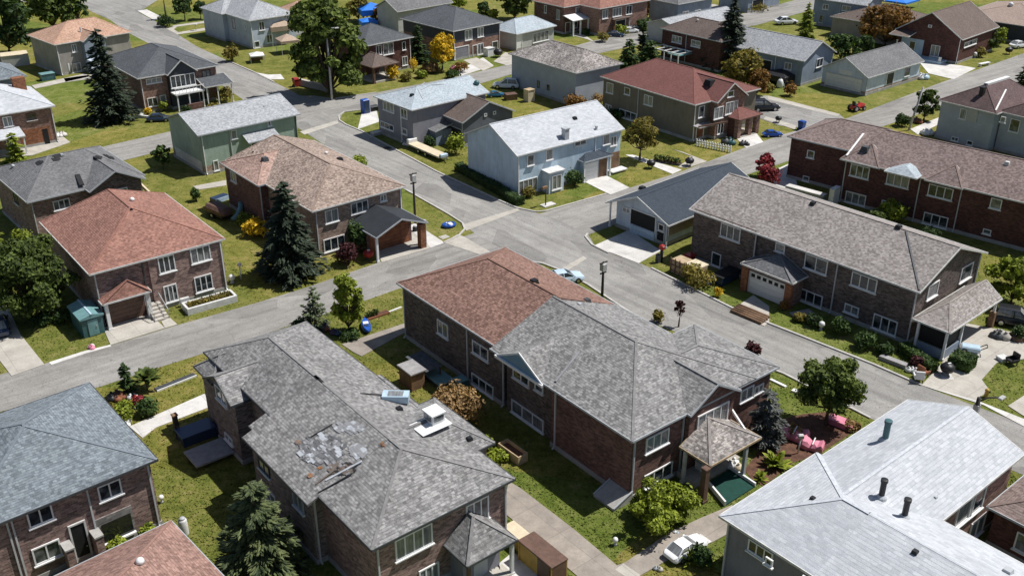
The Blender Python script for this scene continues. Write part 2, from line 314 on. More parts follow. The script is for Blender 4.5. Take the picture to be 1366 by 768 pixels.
class House:
    def __init__(s, name, label, cat, A, ang, ze=5.6, group=None, t=''):
        p = gt(t, *A, ze); s.ze = ze; s.ang = rad(ang)
        s.U = Vector((math.cos(s.ang), math.sin(s.ang), 0)); s.V = Vector((-s.U.y, s.U.x, 0)); s.A = Vector((p.x, p.y, 0))
        s.root = thing(name, (p.x, p.y, 0), label, cat, group); s.blks = []; HOUSES.append(s)
    def P(s, u, v, z): return s.A + s.U * u + s.V * v + Vector((0, 0, z))
    def loc(s, t, x, y, z):
        d = gt(t, x, y, z) - s.A; return d.dot(s.U), d.dot(s.V)
    def hit(s, face, c, t, x, y):
        r = ray(*px(t, x, y)); o = Vector((0, 0, CAMH)) - s.A; o.z = CAMH
        if face in 'FB': k = (c - o.dot(s.V)) / r.dot(s.V); q = o + r * k; return q.dot(s.U), q.z
        k = (c - o.dot(s.U)) / r.dot(s.U); q = o + r * k; return q.dot(s.V), q.z
    def part(s, mb, name, mat, parent=None, **k):
        return mb.build(name, mat, parent or s.root, **k) if mb.f else None
    def block(s, u0, u1, v0, v1, wall=None, roof=None, zr=8.0, ze=None, axis='v', e0=None, e1=None, ov=.4, trim='trimgrey', z0=0.0, found=True, t=.16, cap=True, cm=None, rake=True, one=False, roofname='roof', lower=None, lower_z=2.6):
        b = Blk(); ze = s.ze if ze is None else ze; P = s.P
        b.u0, b.u1, b.v0, b.v1, b.ze, b.ov, b.zr = u0, u1, v0, v1, ze, ov, zr
        # roof polygons in (a along ridge, c across)
        if axis == 'v': f = lambda a, c, z: P(c, a, z); a0, a1, c0, c1 = v0, v1, u0, u1
        else: f = lambda a, c, z: P(a, c, z); a0, a1, c0, c1 = u0, u1, v0, v1
        half = (c1 - c0) / 2; e0 = half if e0 is None else e0; e1 = half if e1 is None else e1; cs = cm; cm = (c0 + c1) / 2 if cm is None else cm
        slope = (zr - ze) / (half if cs is None else max(cm - c0, c1 - cm)); wt = ze + slope * ov - t - .02; z0e, z1e = zr - slope * (cm - c0), zr - slope * (c1 - cm)
        if axis in 'uv':
            A, B, C, D = (a0, c0, z0e), (a1, c0, z0e), (a1, c1, z1e), (a0, c1, z1e); R0, R1 = (a0 + e0, cm, zr), (a1 - e1, cm, zr)
            if (a1 - e1) - (a0 + e0) < .05: R1 = R0 = ((R0[0] + R1[0]) / 2, cm, zr)
            polys = [[A, B, R1, R0] if R1 != R0 else [A, B, R0], [C, D, R0, R1] if R1 != R0 else [C, D, R0]]
            if e0 > 0: polys.append([D, A, R0])
            if e1 > 0: polys.append([B, C, R1])
            bound = [(A, B), (C, D)] + ([(D, A)] if e0 > 0 else [(D, R0), (R0, A)]) + ([(B, C)] if e1 > 0 else [(B, R1), (R1, C)])
            inner = ([(R0, R1)] if R1 != R0 else []) + ([(A, R0), (D, R0)] if e0 > 0 else []) + ([(B, R1), (C, R1)] if e1 > 0 else [])
        elif axis == 'lv':   # lean-to rising with v
            A, B, C, D = (u0, v0, ze), (u1, v0, ze), (u1, v1, zr), (u0, v1, zr); f = lambda a, c, z: P(a, c, z)
            polys = [[A, B, C, D]]; bound = [(A, B), (B, C), (C, D), (D, A)]; inner = []; wt = ze - .1
        elif axis == 'lu':   # lean-to rising with u
            A, B, C, D = (u0, v0, ze), (u1, v0, zr), (u1, v1, zr), (u0, v1, ze); f = lambda a, c, z: P(a, c, z)
            polys = [[A, B, C, D]]; bound = [(A, B), (B, C), (C, D), (D, A)]; inner = []; wt = ze - .1
        b.tops = [[f(*q) for q in p] for p in polys]
        if roof:
            mb = MB()
            for p in polys: mb.quad(*[f(*q) for q in p])
            for p in polys: mb.quad(*[f(q[0], q[1], q[2] - t) for q in reversed(p)])
            for p, q in bound: mb.quad(f(*p), f(*q), f(q[0], q[1], q[2] - t), f(p[0], p[1], p[2] - t))
            bm_roof(mb, s, M[roof], roofname); b.roof = mb.last
            tb = MB(); zz = Vector((0, 0, -t * .45))
            cen = f((a0 + a1) / 2, cm, ze) if axis in 'uv' else P((u0 + u1) / 2, (v0 + v1) / 2, ze)
            for p, q in bound:
                if abs(p[2] - q[2]) > .2 and (rake is False or (rake in ('a', 'b') and ((p[0] + q[0]) / 2 > (a0 + a1) / 2) != (rake == 'b'))): continue
                if one and p == C: continue
                pa, qa = f(*p), f(*q); d = (qa - pa).normalized(); sd = d.cross(Vector((0, 0, 1))).normalized()
                if sd.dot((pa + qa) / 2 - cen) < 0: sd = -sd
                o = sd * .035; tb.bar(pa + o + zz - d * .03, qa + o + zz + d * .03, .06, t)
            s.part(tb, 'fascia', M[trim], b.roof)
            if cap and inner:
                cb = MB()
                for p, q in inner: cb.bar(f(*p) + Vector((0, 0, .01)), f(*q) + Vector((0, 0, .01)), .2, .03)
                s.part(cb, 'ridge_cap', capmat(roof), b.roof)
        if wall:
            w0, w1, x0, x1 = u0 + ov, u1 - ov, v0 + ov, v1 - ov
            def wallbox(mb, za, zb):
                Q = [(w0, x0), (w1, x0), (w1, x1), (w0, x1)]
                mb.hull([P(a, c, za) for a, c in Q], [P(a, c, zb) for a, c in Q])
            wm = MB(); zl = lower_z if lower else z0
            wallbox(wm, zl, wt)
            if axis in 'uv':
                za = zr - t - .03; mm = (a0 + a1) / 2
                for e, a in ((e0, a0 + ov), (e1, a1 - ov)):
                    if e == 0 and cs is None:
                        i = .3 if a < mm else -.3; wi = half - ov
                        tri = [(a, cm - wi, wt), (a, cm + wi, wt), (a, cm, wt + wi * slope - .01)]
                        wm.hull([f(*q) for q in tri], [f(q[0] + i, q[1], q[2]) for q in tri])
            s.part(wm, 'wall', M[wall])
            if lower:
                lm = MB(); wallbox(lm, z0, lower_z); s.part(lm, 'wall', M[lower])
            if found and z0 == 0:
                fm = MB(); g = .06; Q = [(w0 - g, x0 - g), (w1 + g, x0 - g), (w1 + g, x1 + g), (w0 - g, x1 + g)]
                fm.hull([P(a, c, -.05) for a, c in Q], [P(a, c, .42) for a, c in Q]); s.part(fm, 'foundation', M['found'])
        s.blks.append(b); return b
    def plane(s, b, face):
        return {'F': b.v0 + b.ov, 'B': b.v1 - b.ov, 'L': b.u0 + b.ov, 'R': b.u1 - b.ov}[face]
    def fp(s, face, c, q, z, out=0.0):
        if face == 'F': return s.P(q, c - out, z)
        if face == 'B': return s.P(q, c + out, z)
        if face == 'L': return s.P(c - out, q, z)
        return s.P(c + out, q, z)
    def rect(s, b, face, t, TL, BR):
        c = s.plane(b, face); a, z1 = s.hit(face, c, t, *TL); d, z0 = s.hit(face, c, t, *BR)
        return c, min(a, d), max(a, d), max(z0, .15), z1
    def put(s, face, c, q, z, w, h, n, rows, sill, frame='white', name='window', top=None):
        w = max(.5, round(w, 1)); h = max(.5, round(h, 1)); key = (w, h, n, rows, frame)
        ang = s.ang + {'F': 0, 'L': -math.pi / 2, 'B': math.pi, 'R': math.pi / 2}[face]
        if key not in WCACHE:
            fr = MB(); bw = .1; d0, d1 = -.09, .02; yc, yd = (d0 + d1) / 2, d1 - d0
            fr.box((0, yc, h / 2 - bw / 2), (w, yd, bw)); fr.box((0, yc, -h / 2 + bw / 2), (w, yd, bw))
            for sx in (-1, 1): fr.box((sx * (w / 2 - bw / 2), yc, 0), (bw, yd, h - 2 * bw))
            pw = (w - bw) / n
            for i in range(1, n): fr.box((-w / 2 + bw / 2 + pw * i, yc + .005, 0), (.095, yd - .02, h - 2 * bw))
            if rows == 1 and h > 1.2:
                for i in range(n): fr.box((-w / 2 + bw / 2 + pw * (i + .5), yc + .03, -.05), (pw - .1, yd - .07, .03))
            if rows > 1:
                for i in range(n): fr.box((-w / 2 + bw / 2 + pw * (i + .5), yc + .015, .04), (pw - .09, yd - .05, .05))
            pn = MB()
            for i in range(n):
                x0 = -w / 2 + bw / 2 + pw * i; x1 = x0 + pw; k = .0006 * ((i * 7) % 3 - 1)
                for za, zb in (((-h / 2, .04), (.04, h / 2)) if rows > 1 else ((-h / 2, h / 2),)):
                    pn.quad((x0 + .03, -.03 + k, za + .03), (x1 - .03, -.03 - k, za + .03), (x1 - .03, -.034 - k, zb - .03), (x0 + .03, -.034 + k, zb - .03))
            si = MB(); si.box((0, -.08, -h / 2 - .045), (w + .18, .2, .09))
            f = fr.build('w', M[frame]); p = pn.build('w', M['glass'], fix=False); q2 = si.build('w', M['white'])
            WCACHE[key] = [o.data for o in (f, p, q2)]
            for o in (f, p, q2): bpy.data.objects.remove(o)
        fm, pm, sm = WCACHE[key]
        o = bpy.data.objects.new(name, fm); COL.objects.link(o); o.parent = s.root
        o.location = s.fp(face, c, q, z) - WLOC[s.root.name]; o.rotation_euler = (0, 0, ang)
        for nm, me in (('pane', pm),) + ((('sill', sm),) if sill else ()):
            k = bpy.data.objects.new(nm, me); COL.objects.link(k); k.parent = o
        return o
    def win(s, b, face, t, TL, BR, n=2, rows=1, sill=True, frame='white'):
        c, q0, q1, z0, z1 = s.rect(b, face, t, TL, BR); z1 = min(z1, b.ze - .02 if z1 < b.ze + .6 else z1)
        return s.put(face, c, (q0 + q1) / 2, (z0 + z1) / 2, q1 - q0, z1 - z0, n, rows, sill, frame)
    def winl(s, b, face, q, z, w, h, n=2, rows=1, sill=True, frame='white'):
        return s.put(face, s.plane(b, face), q, z, w, h, n, rows, sill, frame)
    def panel(s, c, face, q0, q1, z0, z1, mat, name, rows=1, out=.05, frame=None, lights=0):
        mb = MB(); hh = (z1 - z0) / rows
        for i in range(rows):
            a, d = z0 + hh * i + .012, z0 + hh * (i + 1) - .012
            pts = [(q0, -.02), (q1, -.02), (q1, out), (q0, out)]
            mb.hull([s.fp(face, c, q, a, o) for q, o in pts], [s.fp(face, c, q, d, o) for q, o in pts])
        o = s.part(mb, name, M[mat])
        if frame:
            fb = MB(); w = .12
            for qa, qb, za, zb in ((q0 - w, q0, z0, z1 + w), (q1, q1 + w, z0, z1 + w), (q0, q1, z1, z1 + w)):
                pts = [(qa, -.02), (qb, -.02), (qb, out + .06), (qa, out + .06)]
                fb.hull([s.fp(face, c, q, za, k) for q, k in pts], [s.fp(face, c, q, zb, k) for q, k in pts])
            s.part(fb, 'door_frame', M[frame], o)
        if lights:
            g = MB(); w = (q1 - q0) / lights
            for i in range(lights):
                a, d = q0 + w * (i + .18), q0 + w * (i + .82); za, zb = z1 - hh * .85, z1 - hh * .2
                g.quad(*[s.fp(face, c, q, z, out + .012) for q, z in ((a, za), (d, za), (d, zb), (a, zb))])
            s.part(g, 'door_light', M['dark'], o)
        return o
    def door(s, b, face, t, TL, BR, mat='white', name='door', rows=1, frame='white', z0=None, lights=0):
        c, q0, q1, za, z1 = s.rect(b, face, t, TL, BR); o = s.panel(c, face, q0, q1, .1 if z0 is None else z0, z1, mat, name, rows, .05, frame, lights)
        if name == 'door':
            h = MB(); h.box(s.fp(face, c, q1 - .12, 1.1, .09), (.1, .1, .06), s.ang); s.part(h, 'handle', M['steel'], o)
        return o
    def pipe(s, b, face, q=None, t=None, xy=None, z1=None, mat='pipe', z0=.25):
        c = s.plane(b, face)
        if q is None: q, _ = s.hit(face, c, t, *xy)
        z1 = b.ze - .12 if z1 is None else z1; mb = MB(); mb.bar(s.fp(face, c, q, z0, .07), s.fp(face, c, q, z1, .07), .11, .11, s.U)
        mb.bar(s.fp(face, c, q, z0, .07), s.fp(face, c, q, z0 - .12, .32), .1, .1, s.U)
        s.part(mb, 'downpipe', M[mat])
    def post(s, u, v, z1, w=.18, mat='white', z0=0.0, name='post'):
        mb = MB(); mb.box(s.P(u, v, (z0 + z1) / 2), (w, w, z1 - z0), s.ang); mb.box(s.P(u, v, z0 + .1), (w + .1, w + .1, .2), s.ang); mb.box(s.P(u, v, z1 - .08), (w + .08, w + .08, .14), s.ang)
        s.part(mb, name, M[mat])
    def slab(s, u0, u1, v0, v1, z0, z1, mat, name='step', parent=None):
        mb = MB(); mb.box(s.P((u0 + u1) / 2, (v0 + v1) / 2, (z0 + z1) / 2), (u1 - u0, v1 - v0, z1 - z0), s.ang); return s.part(mb, name, M[mat], parent)
    def roofhit(s, t, x, y, strict=False):
        r = ray(*px(t, x, y)); o = Vector((0, 0, CAMH)); best = None
        for b in s.blks:
            for p in b.tops:
                for i in range(1, len(p) - 1):
                    h = intersect_ray_tri(p[0], p[i], p[i + 1], r, o)
                    if h and (best is None or (h - o).length < (best[0] - o).length):
                        n = (p[1] - p[0]).cross(p[-1] - p[0]).normalized(); n = n if n.z > 0 else -n; best = (h, n)
        if best is None and strict: return None
        if best is None:
            print('ROOF MISS', s.root.name, t, x, y); p = at(*px(t, x, y), s.ze + 1.5); return (p, Vector((0, 0, 1)))
        return best
    def vent(s, t, x, y, kind='box', mat='black', sz=.35):
        h = s.roofhit(t, x, y, True)
        if not h: print('vent missed', s.root.name, t, x, y); return
        p, n = h; mb = MB()
        if kind == 'box':
            mb.hull([p + s.U * a + s.V * b - Vector((0, 0, .25)) for a, b in ((-sz, -sz), (sz, -sz), (sz, sz), (-sz, sz))], [p + s.U * a + s.V * b + Vector((0, 0, sz * .8)) for a, b in ((-sz * .7, -sz * .7), (sz * .7, -sz * .7), (sz * .7, sz * .7), (-sz * .7, sz * .7))])
            s.part(mb, 'roof_vent', M[mat])
        elif kind == 'pipe':
            mb.lathe(p - Vector((0, 0, .5)), [(sz * .5, 0), (sz * .5, sz * 3.4 + .4), (sz * .62, sz * 3.4 + .4), (sz * .62, sz * 3.4 + .6), (sz * .35, sz * 3.4 + .62)], 12); o = s.part(mb, 'chimney_pipe', M[mat])
            q = MB(); q.lathe(p + Vector((0, 0, -.25)), [(sz * 1.1, 0), (sz * .9, .3), (sz * .52, .42)], 12); s.part(q, 'flashing', M['trimgrey'], o)
        elif kind == 'dome':
            sz *= .65
            mb.lathe(p - Vector((0, 0, .2)), [(sz * .8, 0), (sz * .8, .3), (sz, .34), (sz * .85, .34 + sz * .6), (sz * .4, .34 + sz), (.02, .34 + sz * 1.1)], 14); s.part(mb, 'roof_vent', M[mat], smooth=True)
        elif kind == 'chimney':
            mb.box(p + Vector((0, 0, sz)), (sz * 1.4, sz * 1.4, sz * 3), s.ang); mb.box(p + Vector((0, 0, sz * 2.5)), (sz * 1.7, sz * 1.7, .14), s.ang); s.part(mb, 'chimney', M[mat])
        elif kind == 'dish':
            mb.tube([p, p + Vector((0, 0, .5))], .04, 6); c = p + Vector((0, 0, .6)); d = Vector((.5, -.6, .5)).normalized()
            mb.tube([c + d * .12, c + d * .02, c - d * .06], [.38, .26, .05], 12); s.part(mb, 'satellite_dish', M[mat])
    def debris(s, t, cx, cy, rx, ry, n, mats, size=(.15, .5), seed=1, name='loose_shingle'):
        r = random.Random(seed); mbs = {m: MB() for m in mats}; got = []
        for i in range(n * 40):
            if len(got) >= n: break
            qa = r.uniform(0, 6.283); qd = r.random() ** .6; h = s.roofhit(t, cx + rx * 1.5 * qd * math.cos(qa), cy + ry * 1.5 * qd * math.sin(qa), True)
            if not h: continue
            if got and min((h[0] - g).length for g in got) > size[0] * 3.2: continue
            if size[1] > .2 and got and min((h[0] - g).length for g in got) < size[0] * .9: continue
            got.append(h[0])
            p, nn = h; a = s.U if abs(nn.dot(s.U)) < abs(nn.dot(s.V)) else s.V
            a = (a - nn * a.dot(nn)).normalized(); b = nn.cross(a); k = r.gauss(0, .07); a, b = a * math.cos(k) + b * math.sin(k), b * math.cos(k) - a * math.sin(k)
            w = r.uniform(*size); h2 = r.uniform(*size) * .6; o = nn * (.008 + r.random() * .018); tl = nn * r.uniform(0, .02)
            mbs[r.choice(mats)].hull([p + o - a * w - b * h2, p + o + a * w - b * h2, p + o + a * w + b * h2 + tl, p + o - a * w + b * h2 + tl], [p + o + nn * .02 - a * w - b * h2, p + o + nn * .02 + a * w - b * h2, p + o + nn * .02 + a * w + b * h2 + tl, p + o + nn * .02 - a * w + b * h2 + tl])
        for m in mats: s.part(mbs[m], name, M[m])
def bm_roof(mb, s, mat, name): mb.last = s.part(mb, name, mat)
# ------------------------------------------------------------------ ground
def grass_mat():
    m = N('lawn_grass'); g = m.obj()
    a = m.noise(g, .09, 4, .6); b = m.noise(g, .55, 5, .65); c = m.noise(g, 4.5, 4, .7); d = m.noise(m.mapping(g, (26, 9, 9), rad(35)), 1.0, 3, .7); e = m.noise(g, 1.6, 3, .6)
    f = m.math('ADD', m.math('MULTIPLY', a, .2), m.math('ADD', m.math('MULTIPLY', b, .35), m.math('ADD', m.math('MULTIPLY', c, .22), m.math('MULTIPLY', e, .23))))
    col = m.ramp(f, [(.39, (.082, .095, .02)), (.465, (.15, .165, .034)), (.54, (.225, .212, .06)), (.605, (.33, .265, .12))])
    col = m.mix(1, col, m.ramp(d, [(.25, .5), (.55, 1.0), (.8, 1.5)]), 'MULTIPLY')
    pv = m.n('ShaderNodeTexVoronoi'); m.l(m.mapping(g, (1, 1, 1), rad(39)), pv.inputs['Vector']); pv.inputs['Scale'].default_value = .055; sp_ = m.n('ShaderNodeSeparateColor'); m.l(pv.outputs['Color'], sp_.inputs[0])
    col = m.mix(1, col, m.ramp(sp_.outputs[0], [(.1, (.78, .95, .8)), (.5, (1.0, 1.0, 1.0)), (.9, (1.12, 1.06, .98))]), 'MULTIPLY')
    so = m.noise(g, .33, 5, .7); col = m.mix(m.ramp(so, [(.66, 0.0), (.74, .75)]), col, (.17, .125, .075))
    m.bump(m.math('ADD', d, m.math('MULTIPLY', c, .9)), .09, .8)
    return m.fin(col, .95, .1)
GR = None
def asphalt_mat(name, base, ang):
    m = N(name); g = m.obj(); s = m.mapping(g, (1, 1, 1), rad(-ang))
    st = m.noise(m.mapping(s, (.05, 1.1, 1)), 1.0, 4, .6); big = m.noise(g, .12, 4, .6); fi = m.noise(g, 7, 4, .75); mid = m.noise(g, .9, 4, .6); st2 = m.noise(m.mapping(s, (.14, 3.2, 1)), 1.0, 3, .65)
    wv = m.n('ShaderNodeTexVoronoi', feature='DISTANCE_TO_EDGE'); q = m.n('ShaderNodeMapping'); m.l(s, q.inputs[0]); q.inputs['Scale'].default_value = (.1, .22, 1)
    dd = m.n('ShaderNodeVectorMath', operation='ADD'); m.l(q.outputs[0], dd.inputs[0])
    nn = m.n('ShaderNodeTexNoise'); m.l(g, nn.inputs['Vector']); nn.inputs['Scale'].default_value = .5; nn.inputs['Detail'].default_value = 5
    sv = m.n('ShaderNodeVectorMath', operation='SCALE'); m.l(nn.outputs['Color'], sv.inputs[0]); sv.inputs['Scale'].default_value = .35; m.l(sv.outputs[0], dd.inputs[1]); m.l(dd.outputs[0], wv.inputs['Vector'])
    col = m.mix(1, base, m.ramp(st, [(.25, .74), (.5, 1.0), (.75, 1.16)]), 'MULTIPLY')
    col = m.mix(1, col, m.ramp(st2, [(.3, .93), (.7, 1.06)]), 'MULTIPLY')
    col = m.mix(1, col, m.ramp(big, [(.3, .86), (.7, 1.1)]), 'MULTIPLY'); col = m.mix(1, col, m.ramp(mid, [(.25, .88), (.7, 1.08)]), 'MULTIPLY')
    col = m.mix(1, col, m.ramp(fi, [(.25, .74), (.75, 1.24)]), 'MULTIPLY')
    col = m.mix(m.ramp(wv.outputs['Distance'], [(.002, .55), (.012, 0.0)]), col, (.07, .07, .07)); pv = m.n('ShaderNodeTexVoronoi'); m.l(m.mapping(s, (.16, .32, 1)), pv.inputs['Vector']); pv.inputs['Scale'].default_value = 1.0; sp_ = m.n('ShaderNodeSeparateColor'); m.l(pv.outputs['Color'], sp_.inputs[0]); col = m.mix(1, col, m.ramp(sp_.outputs[0], [(.0, .9), (.55, 1.0), (.85, 1.0), (.9, .78)]), 'MULTIPLY'); col = m.mix(m.ramp(m.noise(g, 1.9, 2, .5), [(.7, 0.0), (.8, .35)]), col, (.1, .095, .09))
    m.bump(fi, .012, .6); return m.fin(col, .92, .2)
M['grass'] = grass_mat(); M['asA'] = asphalt_mat('asphalt_cross_street', (.3, .288, .268), 37); M['asB'] = asphalt_mat('asphalt_main_street', (.3, .29, .272), 132)
g = MB(); g.quad((-700, -100, 0), (700, -100, 0), (700, 1100, 0), (-700, 1100, 0)); tag(g.build('ground', M['grass']), kind='structure')
FLAT = []
def sheet(name, pts, z, mat, thick=0.0):
    mb = MB(); P = [at(x, y) for x, y in pts]; FLAT.append([(p.x, p.y) for p in P]); T = [Vector((p.x, p.y, z)) for p in P]
    ar = sum(T[i].x * T[(i + 1) % len(T)].y - T[(i + 1) % len(T)].x * T[i].y for i in range(len(T)))
    if ar < 0: T.reverse()
    n = len(T); mb.v = [tuple(p) for p in T]; mb.f = [tuple(range(n))]
    if thick:
        for i in range(n):
            a, b = T[i], T[(i + 1) % n]; d = Vector((0, 0, -thick)); mb.quad(a + d, b + d, b, a)
    return tag(mb.build(name, M[mat], fix=False), kind='structure')
def S(t, *pts): return [px(t, x, y) for x, y in pts]
def kerb(pts, w=.22, h=.13, mat='kerb', name='kerb'):
    mb = MB(); P = [at(x, y) for x, y in pts]; L = []; Rr = []
    for i, p in enumerate(P):
        d = (P[min(i + 1, len(P) - 1)] - P[max(i - 1, 0)]).normalized(); s = Vector((-d.y, d.x, 0)) * w / 2; L.append(p + s); Rr.append(p - s)
    up = Vector((0, 0, h)); dn = Vector((0, 0, -.02))
    for i in range(len(P) - 1):
        mb.quad(L[i] + up, L[i + 1] + up, Rr[i + 1] + up, Rr[i] + up); mb.quad(L[i] + dn, L[i + 1] + dn, L[i + 1] + up, L[i] + up); mb.quad(Rr[i] + dn, Rr[i + 1] + dn, Rr[i + 1] + up, Rr[i] + up)
    for i in (0, -1): mb.quad(L[i] + dn, L[i] + up, Rr[i] + up, Rr[i] + dn)
    return tag(mb.build(name, M[mat]), kind='structure')
# ------------------------------------------------------------------ foliage
def rv(r):
    while 1:
        v = Vector((r.uniform(-1, 1), r.uniform(-1, 1), r.uniform(-1, 1)))
        if .01 < v.length < 1: return v.normalized()
def leafquad(mb, c, n, sz, r, asp=.6):
    a = n.cross(Vector((0, 0, 1)));
    if a.length < .05: a = Vector((1, 0, 0))
    a.normalize(); b = n.cross(a); t = r.uniform(0, 6.283); a, b = a * math.cos(t) + b * math.sin(t), b * math.cos(t) - a * math.sin(t)
    k = n * sz * .18; mb.quad(c - a * sz, c + b * sz * asp + k, c + a * sz, c - b * sz * asp + k)
def blob(mb, c, rr, n, sz, r, shell=.55, flat=1.0):
    for _ in range(n):
        d = rv(r)
        if d.z < -.55: d.z *= -.6
        f = shell + (1 - shell) * r.random() ** .5 + (r.random() * .45 if r.random() < .14 else 0); f *= 1 + .3 * math.sin(d.x * 5 + c[0] * 3) * math.sin(d.y * 5 + c[1] * 3) * math.sin(d.z * 6 + c[2]) + .1 * r.random()
        p = Vector(c) + Vector((d.x * rr[0], d.y * rr[1], d.z * rr[2])) * f
        nn = (d * 1.0 + rv(r) * .8 + Vector((0, 0, .25))).normalized(); leafquad(mb, p, nn, sz * r.uniform(.6, 1.3), r)
def broad(base, h, rad_, label, mat='lf_mid', name='tree', n=2600, sz=None, seed=0, trunk=.3, t='', lobes=9, cat='tree', group=None, flatz=.8, lean=(0, 0)):
    r = random.Random(seed * 31 + 5); o = gt(t, *base); root = thing(name, o, label, cat, group); th = h * trunk
    sz = sz or max(.16, rad_ * .085); lobes += 8; cz = (h + th) / 2; hz = (h - th) / 2; tm = MB(); le = Vector((lean[0], lean[1], 0))
    tr = max(.05, h * .022); top = o + Vector((0, 0, cz)) + le * .5
    tm.tube([o - Vector((0, 0, .1)), o + Vector((.03, .02, th * .5)), o + Vector((.05, -.03, th)) + le * .3, top], [tr * 1.5, tr * 1.1, tr * .9, tr * .4], 7)
    mb = MB(); C = []
    for i in range(lobes):
        a = i * 2.4 + r.uniform(-.4, .4); q = ((i + .5) / lobes); zz = cz + hz * (q * 1.6 - .82) * .9; k = math.sqrt(max(.1, 1 - ((zz - cz) / hz) ** 2)) * rad_ * r.uniform(.4, .92)
        C.append((o + Vector((math.cos(a) * k, math.sin(a) * k, zz)) + le, rad_ * r.uniform(.15, .33)))
    C.append((o + Vector((0, 0, cz + hz * .25)) + le, rad_ * .3)); C.append((o + Vector((0, 0, cz + hz * .66)) + le, rad_ * .32))
    tot = sum(q * q for _, q in C)
    for c, q in C:
        blob(mb, c, (q, q, q * flatz), int(n * q * q / tot), sz, r)
        if c.z > th: tm.tube([o + Vector((.05, 0, min(th, c.z - q) * .9)), (o + c) / 2 + Vector((0, 0, c.z * .12)), c], [tr * .55, tr * .35, tr * .12], 5, False)
    tm.build('trunk', M['bark'], root, uv=False); mb.build('crown', M[mat], root, fix=False, uv=False); return root
def conifer(base, h, rad_, label, mat='lf_spruce', name='spruce_tree', n=2600, seed=0, t='', cat='tree', droop=.45, gap=.08, group=None, sz=None, skirt=.03, power=.9):
    r = random.Random(seed * 17 + 3); o = gt(t, *base); root = thing(name, o, label, cat, group); tr = h * .018
    tm = MB(); tm.tube([o - Vector((0, 0, .1)), o + Vector((0, 0, h * .5)), o + Vector((0, 0, h * .97))], [tr * 1.5, tr, tr * .15], 7)
    mb = MB(); lev = max(9, int(h * 1.7)); tot = 0; W = []
    for k in range(lev):
        f = skirt + (1 - skirt) * k / lev; W.append((f, rad_ * (1 - f) ** power * r.uniform(.82, 1.12) + .12))
    area = sum(w for _, w in W); sz = sz or max(.13, rad_ * .085)
    for f, w in W:
        nb = max(5, int(5 + w * 2.6)); per = n * w / area / nb
        for b in range(nb):
            a = b * 6.283 / nb + r.uniform(-.35, .35) + f * 20; ln = w * r.uniform(.6, 1.28); z0 = f * h + r.uniform(-.45, .45) * h / lev
            d = Vector((math.cos(a), math.sin(a), 0)); side = Vector((-d.y, d.x, 0))
            for i in range(max(3, int(per))):
                q = r.random() ** .6; s = (r.random() - .5) * 2 * (1 - q * .75) * ln * .38
                p = o + d * (ln * q) + side * s + Vector((0, 0, z0 - droop * ln * q * q * .9 + r.uniform(-.06, .06) * w + (.16 * ln if q > .85 else 0)))
                ax = (d * 1.0 + side * (1.1 if s > 0 else -1.1) * min(1, abs(s) * 2 / ln + .25) + Vector((0, 0, -droop * .5 + r.uniform(-.3, .3)))).normalized()
                up = (Vector((0, 0, 1)) + rv(r) * .55).normalized(); sd = ax.cross(up).normalized(); L = sz * r.uniform(.9, 1.9); wd = L * .36; u2 = sd.cross(ax)
                mb.quad(p - ax * L, p + sd * wd - u2 * wd * .5, p + ax * L, p - sd * wd - u2 * wd * .5)
    tm.build('trunk', M['bark'], root, uv=False); mb.build('crown', M[mat], root, fix=False, uv=False); return root
def bush(base, rx, h, label, mat='lf_mid', name='shrub', n=500, seed=0, t='', ry=None, sz=None, cat='shrub', group=None):
    r = random.Random(seed * 13 + 1); o = gt(t, *base); ry = ry or rx; root = thing(name, o, label, cat, group); mb = MB(); tm = MB(); sz = sz or max(.09, rx * .13)
    for i in range(5):
        a = i * 1.257 + r.random(); k = .0 if i == 0 else .45
        c = o + Vector((math.cos(a) * rx * k, math.sin(a) * ry * k, h * r.uniform(.42, .6))); q = .72 if i == 0 else r.uniform(.4, .6)
        blob(mb, c, (rx * q, ry * q, h * .5 * r.uniform(.75, 1.05)), n // 5, sz, r, .5)
        tm.tube([o + Vector((math.cos(a) * .05, math.sin(a) * .05, 0)), c], [max(.02, h * .02), .01], 5, False)
    tm.build('stem', M['bark'], root, uv=False); mb.build('foliage', M[mat], root, fix=False, uv=False); return root
def fronds(base, h, rad_, label, mat='lf_lime', name='leafy_plant', n=26, seed=0, t='', cat='plant', trunk=0.0):
    r = random.Random(seed * 11 + 2); o = gt(t, *base); root = thing(name, o, label, cat); mb = MB(); top = o + Vector((0, 0, trunk))
    for i in range(n):
        a = r.uniform(0, 6.283); el = r.uniform(.1, 1.35); L = rad_ * r.uniform(.7, 1.15); d = Vector((math.cos(a), math.sin(a), 0)); sd = Vector((-d.y, d.x, 0)); p = top + Vector((0, 0, .05)); w = L * .16
        prev = None
        for k in range(5):
            q = k / 4; c = p + d * (L * math.cos(el) * q) + Vector((0, 0, (h - trunk) * math.sin(el) * (q - .45 * q * q) * 1.5)); ww = w * math.sin(math.pi * min(.97, .12 + q * .85))
            cur = (c - sd * ww, c + sd * ww)
            if prev: mb.quad(prev[0], prev[1], cur[1], cur[0])
            prev = cur
    tm = MB(); tm.tube([o - Vector((0, 0, .05)), top + Vector((0, 0, .08))], [max(.06, trunk * .06), .05], 7); tm.build('stem', M['bark'], root, uv=False)
    mb.build('foliage', M[mat], root, fix=False, uv=False); return root
